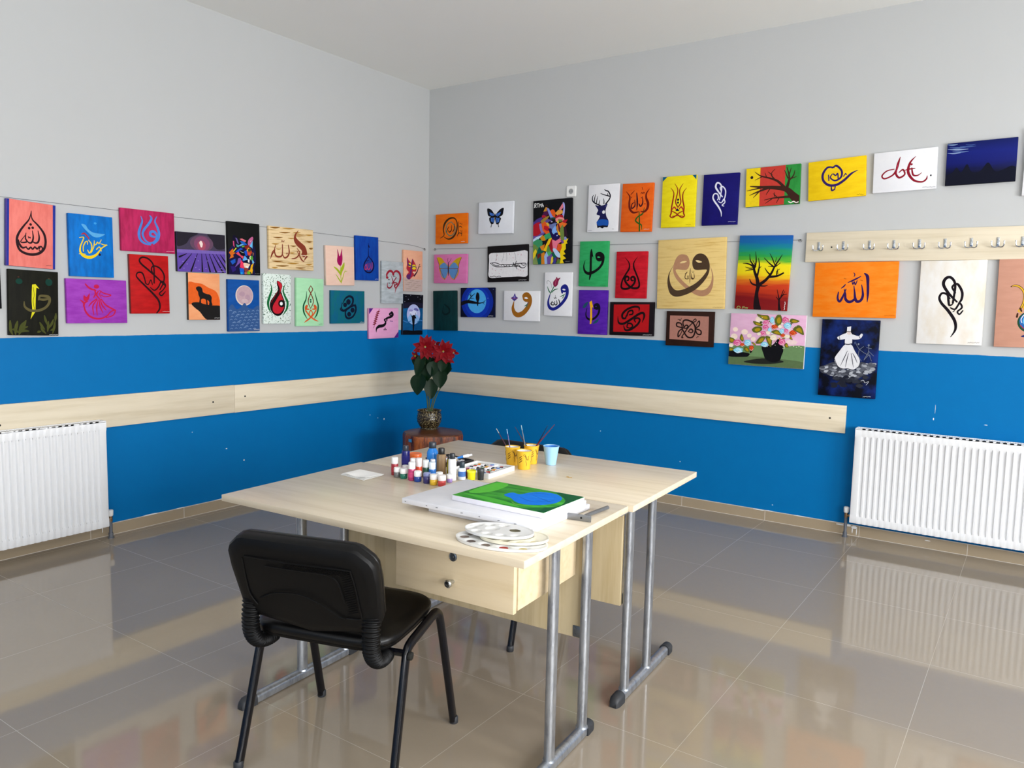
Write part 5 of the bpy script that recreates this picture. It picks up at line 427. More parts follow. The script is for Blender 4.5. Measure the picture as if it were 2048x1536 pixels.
('flowers', 'R', 2.9725, 1.2152, 0.4964, 0.3469, -0.0076, ('brush', 'e4b6d2', 'dca8c8', 'h'), 'e8e8ea', 'pink and green canvas of a black vase full of roses and leaves', [('e', 'eed8c8', [75, 314, 36, 42]), ('e', 'eed8c8', [203, 355, 45, 51]), ('e', 'eed8c8', [270, 422, 33, 40]), ('e', 'eed8c8', [63, 453, 46, 57]), ('e', 'eed8c8', [389, 106, 50, 63]), ('e', 'eed8c8', [326, 483, 34, 43]), ('e', 'ecd0d0', [829, 509, 73, 47]), ('p', '6a8a5c', [0, 653, 230, 611, 454, 601, 726, 595, 997, 573, 999, 782, 1000, 1000, 471, 1001, 0, 1000, -2, 818]), ('p', '586e48', [-3, 843, 351, 818, 684, 835, 999, 875, 1000, 1000, 471, 1001, 0, 1000]), ('e', 'd8d8b0', [896, 597, 8, 8]), ('e', 'd8d8b0', [927, 579, 8, 8]), ('e', 'd8d8b0', [954, 596, 8, 8]), ('e', 'd8d8b0', [811, 580, 8, 8]), ('e', 'd8d8b0', [859, 584, 8, 8]), ('e', 'd8d8b0', [879, 559, 8, 8]), ('p', '20221e', [214, 929, 464, 844, 690, 858, 740, 893, 579, 941, 357, 956]), ('p', '0a0a10', [444, 626, 509, 604, 590, 574, 661, 451, 715, 572, 731, 677, 713, 769, 690, 868, 605, 908, 510, 861, 472, 751]), ('p', '0a0a10', [-2, 719, 91, 744, 195, 747, 287, 768, 272, 818, 222, 839, -1, 843]), ('p', '0a0a10', [286, 727, 324, 708, 304, 758]), ('p', 'f0dcc4', [494, 102, 475, 121, 455, 122, 454, 93, 474, 77]), ('p', 'e8b8c8', [529, 316, 521, 333, 495, 328, 495, 300, 518, 299]), ('p', '7a8030', [588, 358, 578, 371, 566, 368, 560, 353, 575, 343]), ('p', 'd8e8ec', [473, 156, 467, 166, 455, 163, 455, 147, 467, 145]), ('p', 'd8e8ec', [469, 368, 457, 386, 437, 378, 441, 358, 455, 353]), ('p', 'f4e8d8', [717, 164, 703, 183, 680, 176, 683, 155, 701, 149]), ('p', 'd8e8ec', [597, 177, 587, 191, 571, 189, 573, 168, 586, 166]), ('p', 'd090a8', [601, 101, 594, 124, 574, 112, 568, 89, 590, 77]), ('p', 'e8b8c8', [526, 311, 520, 323, 509, 319, 504, 304, 518, 301]), ('p', 'b89020', [386, 310, 374, 339, 352, 327, 347, 298, 371, 295]), ('p', 'f0dcc4', [647, 101, 636, 123, 612, 118, 615, 86, 635, 80]), ('p', 'd8e8ec', [806, 253, 795, 277, 776, 268, 771, 240, 792, 229]), ('p', 'd8e8ec', [754, 88, 745, 111, 726, 102, 723, 76, 741, 67]), ('p', '3e4a1c', [437, 158, 422, 173, 405, 172, 399, 149, 421, 137]), ('p', 'e8b8c8', [779, 286, 774, 296, 766, 294, 763, 279, 774, 277]), ('p', '3e4a1c', [633, 245, 616, 276, 592, 261, 593, 233, 615, 226]), ('p', 'd8e8ec', [564, 328, 557, 343, 542, 338, 536, 318, 556, 313]), ('p', 'b89020', [777, 147, 763, 166, 747, 161, 748, 137, 762, 133]), ('p', 'd090a8', [621, 286, 613, 317, 590, 299, 590, 274, 610, 262]), ('p', '7a8030', [638, 426, 623, 445, 602, 440, 602, 415, 624, 415]), ('p', 'd8e8ec', [703, 342, 688, 365, 667, 354, 672, 331, 688, 328]), ('p', 'b89020', [575, 149, 562, 173, 539, 162, 539, 137, 561, 131]), ('p', 'b89020', [622, 108, 609, 124, 589, 125, 585, 98, 607, 90]), ('p', 'f4e8d8', [832, 303, 818, 332, 791, 321, 798, 288, 814, 280]), ('p', '3e4a1c', [819, 174, 807, 199, 791, 187, 786, 162, 807, 157]), ('p', 'e8b8c8', [530, 217, 526, 227, 514, 226, 516, 212, 525, 205]), ('p', '7a8030', [578, 496, 570, 512, 557, 505, 554, 487, 567, 481]), ('p', 'f0dcc4', [575, 190, 570, 205, 558, 198, 556, 186, 570, 182]), ('p', '7a8030', [741, 446, 734, 464, 710, 461, 708, 437, 733, 423]), ('p', 'd8e8ec', [652, 97, 639, 118, 617, 112, 614, 87, 635, 84]), ('p', 'd8e8ec', [629, 298, 624, 309, 613, 304, 614, 294, 622, 289]), ('p', 'f4e8d8', [682, 178, 675, 193, 664, 190, 661, 167, 675, 162]), ('p', 'd8e8ec', [374, 310, 363, 323, 351, 319, 350, 302, 363, 297]), ('p', 'f4e8d8', [566, 417, 550, 442, 525, 435, 529, 403, 548, 403]), ('p', 'f0dcc4', [646, 87, 630, 102, 615, 103, 611, 74, 628, 72]), ('p', 'f0dcc4', [768, 291, 759, 302, 743, 300, 745, 284, 759, 281]), ('p', 'e8b8c8', [602, 329, 585, 350, 567, 344, 567, 318, 585, 306]), ('p', 'f4e8d8', [561, 416, 553, 428, 543, 425, 540, 408, 553, 400]), ('p', '7a8030', [539, 138, 534, 146, 523, 145, 521, 131, 534, 125]), ('p', 'e8b8c8', [627, 55, 613, 81, 592, 74, 590, 46, 609, 38]), ('p', 'f0dcc4', [608, 463, 599, 472, 590, 471, 585, 455, 599, 454]), ('p', 'd8e8ec', [478, 326, 471, 335, 459, 333, 458, 321, 470, 314]), ('p', 'd090a8', [726, 341, 718, 357, 699, 355, 702, 333, 717, 321]), ('p', '7a8030', [625, 258, 610, 274, 595, 271, 593, 247, 608, 243]), ('p', 'd090a8', [629, 506, 622, 518, 608, 515, 603, 495, 620, 487]), ('p', 'f4e8d8', [555, 446, 543, 470, 523, 461, 521, 438, 540, 426]), ('p', 'd090a8', [419, 295, 400, 324, 373, 316, 374, 281, 398, 271]), ('p', 'd8e8ec', [613, 321, 597, 347, 582, 338, 579, 314, 594, 297]), ('p', '7a8030', [584, 398, 577, 419, 560, 414, 557, 389, 577, 380]), ('p', 'b89020', [684, 450, 673, 471, 659, 460, 657, 441, 672, 440]), ('p', 'e8b8c8', [678, 225, 674, 242, 657, 234, 658, 217, 672, 213]), ('p', 'e8b8c8', [586, 450, 579, 468, 563, 461, 564, 439, 577, 438]), ('p', 'f4e8d8', [690, 218, 679, 231, 661, 231, 662, 212, 676, 206]), ('p', 'f4e8d8', [688, 301, 678, 317, 655, 315, 656, 288, 677, 284]), ('p', 'd8e8ec', [656, 143, 646, 155, 630, 153, 635, 134, 646, 134]), ('p', 'f4e8d8', [778, 244, 762, 266, 742, 259, 747, 236, 761, 223]), ('p', 'f4e8d8', [467, 82, 460, 93, 445, 91, 443, 76, 458, 71]), ('p', 'b89020', [421, 298, 409, 317, 383, 312, 382, 290, 408, 270]), ('p', '7a8030', [670, 194, 654, 216, 626, 214, 630, 185, 653, 166]), ('p', 'f0dcc4', [474, 339, 467, 356, 453, 351, 454, 330, 464, 327]), ('p', 'd8e8ec', [583, 359, 576, 371, 561, 367, 563, 352, 574, 347]), ('p', 'f0dcc4', [803, 95, 790, 116, 773, 109, 767, 87, 790, 80]), ('p', '7a8030', [759, 394, 752, 404, 741, 404, 739, 388, 751, 381]), ('p', 'e8b8c8', [711, 217, 702, 232, 687, 225, 686, 210, 701, 203]), ('p', '7a8030', [622, 191, 616, 201, 605, 200, 602, 186, 615, 179]), ('p', '3e4a1c', [844, 141, 830, 158, 810, 158, 810, 129, 829, 121]), ('p', 'd090a8', [472, 354, 465, 367, 456, 364, 454, 349, 465, 344]), ('p', 'f0dcc4', [678, 318, 667, 335, 644, 332, 643, 310, 665, 304]), ('p', 'd090a8', [594, 59, 586, 68, 573, 66, 572, 53, 584, 50]), ('p', 'f4e8d8', [693, 219, 685, 231, 672, 229, 672, 214, 684, 209]), ('p', '5e6420', [357, 5, 429, 16, 500, 22, 525, 60, 522, 109, 466, 110, 404, 81]), ('p', 'a88c14', [407, 33, 447, 39, 486, 42, 499, 63, 498, 90, 467, 91, 433, 75]), ('p', '5e6420', [635, -1, 673, 14, 691, 99, 676, 185, 639, 211, 603, 157, 599, 72]), ('p', 'a88c14', [644, 51, 665, 60, 675, 106, 667, 153, 646, 168, 627, 138, 624, 91]), ('p', '5e6420', [789, 124, 807, 68, 871, 82, 915, 110, 874, 145, 822, 147]), ('p', 'a88c14', [819, 124, 829, 93, 864, 100, 889, 116, 866, 135, 837, 136]), ('p', '5e6420', [311, 140, 369, 154, 438, 190, 427, 231, 360, 219, 330, 196]), ('p', 'a88c14', [344, 166, 375, 174, 413, 194, 407, 216, 370, 210, 354, 197]), ('p', '5e6420', [301, 301, 350, 242, 422, 244, 437, 300, 388, 355, 332, 356]), ('p', 'a88c14', [338, 305, 365, 272, 404, 274, 412, 304, 385, 334, 355, 335]), ('p', '5e6420', [557, 334, 615, 289, 660, 308, 703, 387, 630, 376]), ('p', 'a88c14', [596, 340, 628, 316, 653, 326, 676, 370, 636, 364]), ('p', '5e6420', [838, 268, 897, 186, 952, 230, 980, 362, 914, 326]), ('p', 'a88c14', [878, 275, 910, 230, 940, 255, 956, 327, 920, 307]), ('p', '5e6420', [362, 562, 393, 478, 430, 427, 487, 431, 467, 506, 425, 565]), ('p', 'a88c14', [396, 536, 413, 490, 433, 462, 465, 464, 454, 505, 431, 538]), ('p', '5e6420', [489, 423, 534, 419, 576, 465, 569, 617, 524, 549]), ('p', 'a88c14', [516, 460, 541, 457, 563, 482, 560, 566, 535, 529]), ('p', '5e6420', [144, 488, 164, 396, 197, 484, 187, 543]), ('p', 'a88c14', [162, 488, 173, 437, 191, 485, 186, 518]), ('p', '5e6420', [-7, 474, 53, 486, 78, 525, 44, 578, -4, 557]), ('p', 'a88c14', [16, 501, 49, 508, 63, 529, 44, 558, 17, 547]), ('p', '5e6420', [207, 653, 242, 640, 280, 695, 276, 746, 223, 718]), ('p', 'a88c14', [229, 674, 249, 667, 269, 698, 267, 725, 238, 710]), ('p', '5e6420', [739, 554, 771, 527, 797, 606, 759, 609]), ('p', 'a88c14', [756, 568, 774, 553, 788, 596, 767, 598]), ('p', '5e6420', [791, 410, 818, 399, 843, 462, 810, 449]), ('p', 'a88c14', [807, 424, 821, 417, 835, 452, 817, 445]), ('p', '5e6420', [-2, 670, 48, 674, 75, 705, 39, 736, -1, 732]), ('p', 'a88c14', [18, 689, 45, 692, 60, 708, 40, 726, 18, 723]), ('p', '5e6420', [307, 548, 341, 554, 368, 600, 337, 594]), ('p', 'a88c14', [325, 564, 344, 567, 359, 592, 342, 589]), ('p', 'd4588e', [519, 154, 519, 179, 500, 203, 481, 196, 462, 193, 445, 170, 453, 143, 458, 125, 478, 113, 499, 109, 512, 132]), ('s', 'f6eef0', [458, 171, 479, 193, 500, 187, 513, 159], [0.9, 2.1, 2.1, 0.9]), ('s', 'f2b4cc', [466, 152, 480, 133, 502, 150, 489, 176, 476, 161], [1.3, 3.3, 3.3, 2.9, 1.3]), ('p', 'd4588e', [526, 252, 513, 280, 502, 305, 480, 302, 456, 293, 452, 272, 444, 243, 457, 214, 475, 203, 496, 199, 513, 228]), ('s', 'f6eef0', [455, 271, 477, 296, 500, 289, 514, 257], [0.9, 2.2, 2.2, 0.9]), ('s', 'f2b4cc', [464, 250, 478, 228, 502, 248, 488, 277, 474, 260], [1.3, 3.5, 3.5, 3.1, 1.3]), ('p', 'd4588e', [502, 367, 489, 393, 477, 411, 455, 425, 430, 405, 425, 387, 417, 359, 431, 329, 450, 328, 471, 322, 488, 342]), ('s', 'f6eef0', [429, 387, 452, 410, 475, 403, 490, 373], [0.9, 2.3, 2.3, 0.9]), ('s', 'f2b4cc', [438, 366, 453, 346, 478, 364, 463, 392, 448, 376], [1.3, 3.6, 3.6, 3.2, 1.3]), ('p', 'd4588e', [777, 102, 777, 138, 754, 154, 732, 161, 706, 157, 698, 121, 691, 88, 705, 60, 725, 36, 749, 55, 772, 68]), ('s', 'f6eef0', [704, 124, 729, 153, 755, 145, 770, 108], [0.9, 2.6, 2.6, 0.9]), ('s', 'f2b4cc', [713, 99, 730, 74, 757, 97, 741, 131, 725, 111], [1.3, 4.1, 4.1, 3.6, 1.3]), ('p', 'd4588e', [779, 299, 773, 320, 764, 341, 748, 337, 734, 333, 721, 314, 725, 289, 730, 275, 744, 259, 761, 264, 769, 275]), ('s', 'f6eef0', [730, 314, 746, 333, 762, 328, 772, 303], [0.9, 1.6, 1.6, 0.9]), ('s', 'f2b4cc', [736, 297, 746, 281, 763, 296, 753, 318, 743, 305], [1.3, 2.6, 2.6, 2.3, 1.3]), ('p', 'd4588e', [751, 511, 752, 541, 728, 574, 705, 576, 683, 569, 661, 534, 671, 499, 676, 462, 700, 457, 726, 451, 742, 477]), ('s', 'f6eef0', [677, 535, 703, 566, 729, 557, 744, 517], [0.9, 2.6, 2.6, 0.9]), ('s', 'f2b4cc', [687, 509, 703, 482, 731, 506, 715, 542, 698, 521], [1.3, 4.1, 4.1, 3.6, 1.3]), ('p', 'd4588e', [169, 567, 159, 598, 141, 622, 110, 640, 78, 616, 65, 593, 57, 558, 79, 520, 104, 518, 136, 510, 152, 536]), ('s', 'f6eef0', [75, 593, 105, 621, 136, 612, 156, 574], [0.9, 2.9, 2.9, 0.9]), ('s', 'f2b4cc', [87, 567, 107, 541, 140, 563, 120, 598, 101, 578], [1.3, 4.6, 4.6, 4.0, 1.3]), ('p', '86cee8', [594, 107, 588, 142, 580, 175, 563, 165, 549, 161, 535, 128, 539, 90, 543, 65, 557, 49, 575, 43, 583, 77]), ('s', 'f6eef0', [544, 129, 561, 160, 577, 153, 587, 114], [0.9, 1.6, 1.6, 0.9]), ('s', 'd8f2fa', [550, 103, 560, 77, 578, 102, 568, 137, 557, 115], [1.3, 2.6, 2.6, 2.3, 1.3]), ('p', '86cee8', [814, 200, 806, 234, 791, 253, 764, 267, 737, 246, 725, 221, 718, 187, 737, 164, 757, 142, 785, 148, 799, 165]), ('s', 'f6eef0', [733, 222, 760, 250, 787, 243, 803, 207], [0.9, 2.7, 2.7, 0.9]), ('s', 'd8f2fa', [743, 198, 761, 174, 789, 196, 772, 229, 755, 209], [1.3, 4.3, 4.3, 3.8, 1.3]), ('p', '86cee8', [725, 307, 727, 334, 712, 349, 694, 360, 679, 343, 668, 324, 662, 297, 677, 279, 690, 261, 708, 266, 727, 278]), ('s', 'f6eef0', [674, 325, 692, 347, 711, 341, 723, 312], [0.9, 1.9, 1.9, 0.9]), ('s', 'd8f2fa', [681, 306, 693, 286, 713, 304, 701, 330, 689, 314], [1.3, 3.0, 3.0, 2.6, 1.3]), ('p', '86cee8', [562, 296, 563, 318, 552, 339, 538, 342, 527, 337, 515, 310, 516, 286, 520, 267, 534, 250, 548, 260, 562, 274]), ('s', 'f6eef0', [522, 312, 536, 333, 551, 328, 560, 301], [0.9, 1.4, 1.4, 0.9]), ('s', 'd8f2fa', [527, 294, 536, 276, 552, 293, 543, 317, 534, 303], [1.3, 2.3, 2.3, 2.0, 1.3]), ('p', '86cee8', [528, 573, 527, 598, 500, 623, 475, 621, 452, 613, 431, 595, 438, 568, 450, 541, 471, 530, 496, 525, 521, 550]), ('s', 'f6eef0', [446, 593, 473, 615, 501, 608, 519, 578], [0.9, 2.7, 2.7, 0.9]), ('s', 'd8f2fa', [457, 573, 475, 553, 504, 570, 486, 597, 469, 582], [1.3, 4.3, 4.3, 3.8, 1.3]), ('p', '86cee8', [300, 557, 301, 587, 276, 612, 252, 628, 227, 604, 206, 582, 216, 546, 222, 509, 248, 507, 275, 500, 291, 525]), ('s', 'f6eef0', [222, 581, 249, 610, 276, 601, 293, 563], [0.9, 2.6, 2.6, 0.9]), ('s', 'd8f2fa', [233, 556, 250, 530, 279, 552, 262, 587, 245, 567], [1.3, 4.1, 4.1, 3.6, 1.3]), ('p', '86cee8', [190, 713, 192, 746, 161, 758, 126, 775, 96, 760, 75, 739, 64, 709, 94, 682, 122, 659, 159, 671, 195, 682]), ('s', 'f6eef0', [86, 738, 122, 762, 161, 753, 185, 719], [0.9, 3.5, 3.5, 0.9]), ('s', 'd8f2fa', [101, 715, 126, 691, 166, 709, 141, 741, 118, 724], [1.3, 5.6, 5.6, 4.9, 1.3]), ('p', 'c63a16', [648, 234, 634, 257, 622, 281, 598, 282, 573, 278, 568, 251, 560, 227, 574, 199, 594, 196, 616, 191, 634, 210]), ('s', 'f6eef0', [572, 253, 596, 275, 620, 269, 635, 240], [0.9, 2.4, 2.4, 0.9]), ('s', 'ec7a3a', [582, 233, 597, 214, 623, 231, 607, 258, 592, 242], [1.3, 3.8, 3.8, 3.3, 1.3]), ('p', 'c63a16', [892, 335, 877, 363, 864, 389, 838, 393, 810, 388, 804, 355, 795, 326, 811, 301, 832, 281, 857, 292, 876, 309]), ('s', 'f6eef0', [808, 357, 835, 382, 861, 375, 878, 342], [0.9, 2.7, 2.7, 0.9]), ('s', 'ec7a3a', [819, 335, 836, 312, 864, 332, 847, 363, 831, 345], [1.3, 4.3, 4.3, 3.8, 1.3]), ('p', 'c63a16', [340, 660, 340, 684, 326, 703, 308, 716, 294, 696, 280, 679, 281, 651, 287, 622, 305, 620, 322, 615, 340, 634]), ('s', 'f6eef0', [288, 679, 306, 701, 325, 695, 337, 665], [0.9, 1.8, 1.8, 0.9]), ('s', 'ec7a3a', [295, 659, 307, 638, 327, 656, 315, 684, 304, 668], [1.3, 2.8, 2.8, 2.5, 1.3]), ('p', 'c63a16', [748, 391, 743, 412, 733, 424, 715, 433, 697, 420, 690, 405, 685, 384, 698, 370, 711, 357, 729, 360, 738, 370]), ('s', 'f6eef0', [695, 406, 712, 423, 730, 418, 741, 396], [0.9, 1.8, 1.8, 0.9]), ('s', 'ec7a3a', [702, 391, 713, 376, 732, 389, 721, 409, 710, 398], [1.3, 2.8, 2.8, 2.5, 1.3]), ('p', 'c63a16', [210, 604, 210, 625, 197, 632, 181, 642, 168, 632, 155, 619, 157, 599, 162, 583, 179, 569, 194, 577, 210, 585]), ('s', 'f6eef0', [163, 618, 179, 634, 196, 629, 207, 608], [0.9, 1.6, 1.6, 0.9]), ('s', 'ec7a3a', [170, 604, 180, 589, 198, 602, 187, 621, 177, 610], [1.3, 2.5, 2.5, 2.2, 1.3]), ('p', 'ecdcc0', [638, 433, 638, 460, 613, 489, 591, 490, 569, 485, 550, 454, 556, 423, 566, 390, 586, 386, 609, 381, 632, 403]), ('s', 'f6eef0', [563, 455, 588, 482, 614, 474, 630, 439], [0.9, 2.5, 2.5, 0.9]), ('s', 'f8f0dc', [573, 432, 589, 408, 616, 429, 600, 461, 584, 442], [1.3, 4.0, 4.0, 3.5, 1.3]), ('p', 'ecdcc0', [546, 352, 547, 369, 534, 387, 517, 388, 504, 384, 494, 365, 488, 347, 502, 326, 515, 324, 531, 320, 548, 334]), ('s', 'f6eef0', [499, 366, 516, 382, 533, 378, 544, 356], [0.9, 1.7, 1.7, 0.9]), ('s', 'f8f0dc', [506, 352, 517, 337, 535, 350, 524, 370, 513, 358], [1.3, 2.7, 2.7, 2.4, 1.3]), ('p', 'ecdcc0', [424, 380, 425, 397, 412, 405, 397, 409, 385, 407, 376, 391, 371, 375, 384, 361, 395, 350, 410, 358, 425, 364]), ('s', 'f6eef0', [381, 392, 396, 405, 412, 401, 422, 383], [0.9, 1.5, 1.5, 0.9]), ('s', 'f8f0dc', [387, 380, 397, 368, 414, 378, 404, 394, 394, 385], [1.3, 2.4, 2.4, 2.1, 1.3]), ('p', 'ecdcc0', [63, 624, 56, 643, 45, 661, 25, 657, 9, 656, -6, 639, 0, 618, 5, 604, 23, 595, 43, 590, 52, 608]), ('s', 'f6eef0', [5, 639, 23, 654, 43, 649, 55, 628], [0.9, 1.8, 1.8, 0.9]), ('s', 'f8f0dc', [12, 624, 25, 610, 45, 622, 32, 642, 21, 631], [1.3, 2.8, 2.8, 2.5, 1.3]), ('p', 'ecdcc0', [806, 402, 805, 422, 785, 435, 767, 445, 750, 429, 734, 417, 739, 396, 748, 376, 764, 372, 782, 372, 800, 380]), ('s', 'f6eef0', [745, 416, 765, 433, 786, 428, 799, 406], [0.9, 2.1, 2.1, 0.9]), ('s', 'f8f0dc', [753, 402, 766, 386, 788, 399, 775, 420, 762, 408], [1.3, 3.3, 3.3, 2.9, 1.3]), ('p', 'ecdcc0', [696, 222, 694, 240, 685, 245, 670, 253, 654, 245, 646, 234, 642, 218, 655, 204, 666, 193, 681, 200, 696, 206]), ('s', 'f6eef0', [652, 233, 667, 246, 683, 243, 693, 225], [0.9, 1.6, 1.6, 0.9]), ('s', 'f8f0dc', [658, 222, 668, 210, 685, 220, 675, 236, 665, 227], [1.3, 2.5, 2.5, 2.2, 1.3]), ('e', 'f4f0e0', [398, 58, 6, 6]), ('e', 'f4f0e0', [415, 81, 5, 6]), ('e', 'f4f0e0', [431, 72, 5, 6]), ('e', 'f4f0e0', [835, 199, 5, 6]), ('e', 'f4f0e0', [856, 213, 5, 6]), ('e', 'f4f0e0', [825, 223, 5, 6]), ('e', 'f4f0e0', [877, 204, 5, 6]), ('e', 'f4f0e0', [847, 237, 5, 6]), ('e', 'f4f0e0', [587, 511, 5, 6]), ('e', 'f4f0e0', [605, 541, 5, 6]), ('e', 'f4f0e0', [623, 579, 5, 6]), ('e', 'f4f0e0', [637, 523, 5, 6]), ('e', 'f4f0e0', [584, 559, 5, 6]), ('e', 'f4f0e0', [654, 420, 5, 6]), ('e', 'f4f0e0', [669, 411, 5, 6]), ('e', 'f4f0e0', [661, 451, 5, 6]), ('e', 'f4f0e0', [734, 422, 5, 6]), ('e', 'f4f0e0', [762, 451, 5, 6]), ('e', 'f4f0e0', [728, 634, 5, 6]), ('e', 'f4f0e0', [749, 624, 5, 6]), ('e', 'f4f0e0', [743, 601, 5, 6]), ('e', 'f4f0e0', [521, 611, 5, 6]), ('e', 'f4f0e0', [498, 344, 5, 6]), ('e', 'f4f0e0', [508, 327, 5, 6]), ('e', 'f4f0e0', [764, 373, 5, 6])]),
('orange_allah', 'R', 3.4957, 1.5521, 0.4814, 0.3421, 0.0058, ('brush', 'fb7c10', 'ff8c28', 'h'), '', 'large orange canvas with dark purple Arabic calligraphy under the hook board', [('s', '2c1252', [612, 207, 647, 264, 658, 406, 664, 568, 662, 715], [7.8, 18.7, 15.6, 14.1, 3.9]), ('s', '2c1252', [585, 410, 606, 589, 585, 688, 541, 709, 516, 652, 506, 549, 493, 430], [4.7, 14.1, 15.6, 17.2, 15.6, 10.9, 4.7]), ('s', '2c1252', [521, 652, 479, 706, 436, 715, 400, 663, 394, 570, 377, 488], [12.5, 15.6, 17.2, 15.6, 10.9, 4.7]), ('s', '2c1252', [399, 488, 363, 633, 330, 712, 303, 654, 310, 540], [6.2, 12.5, 14.1, 12.5, 6.2]), ('s', '2c1252', [465, 334, 479, 402, 493, 354, 509, 406, 528, 334], [4.7, 7.0, 7.0, 7.0, 4.7]), ('s', '2c1252', [417, 369, 492, 320, 568, 259], [3.9, 10.1, 4.7]), ('s', '2c1252', [341, 472, 367, 443, 388, 406], [3.9, 7.8, 6.2]), ('s', '2c1252', [481, 191, 496, 226, 487, 263], [3.1, 6.2, 3.9]), ('s', 'c86010', [370, 293, 392, 303], [4.7]), ('s', 'c86010', [567, 324, 594, 336], [4.7]), ('s', 'b85808', [869, 963, 876, 954, 884, 960, 892, 950, 900, 957, 908, 952, 916, 961, 924, 954, 932, 958, 940, 949, 948, 961, 956, 952, 964, 958, 971, 948, 980, 955, 987, 950, 996, 959], [1.7])]),
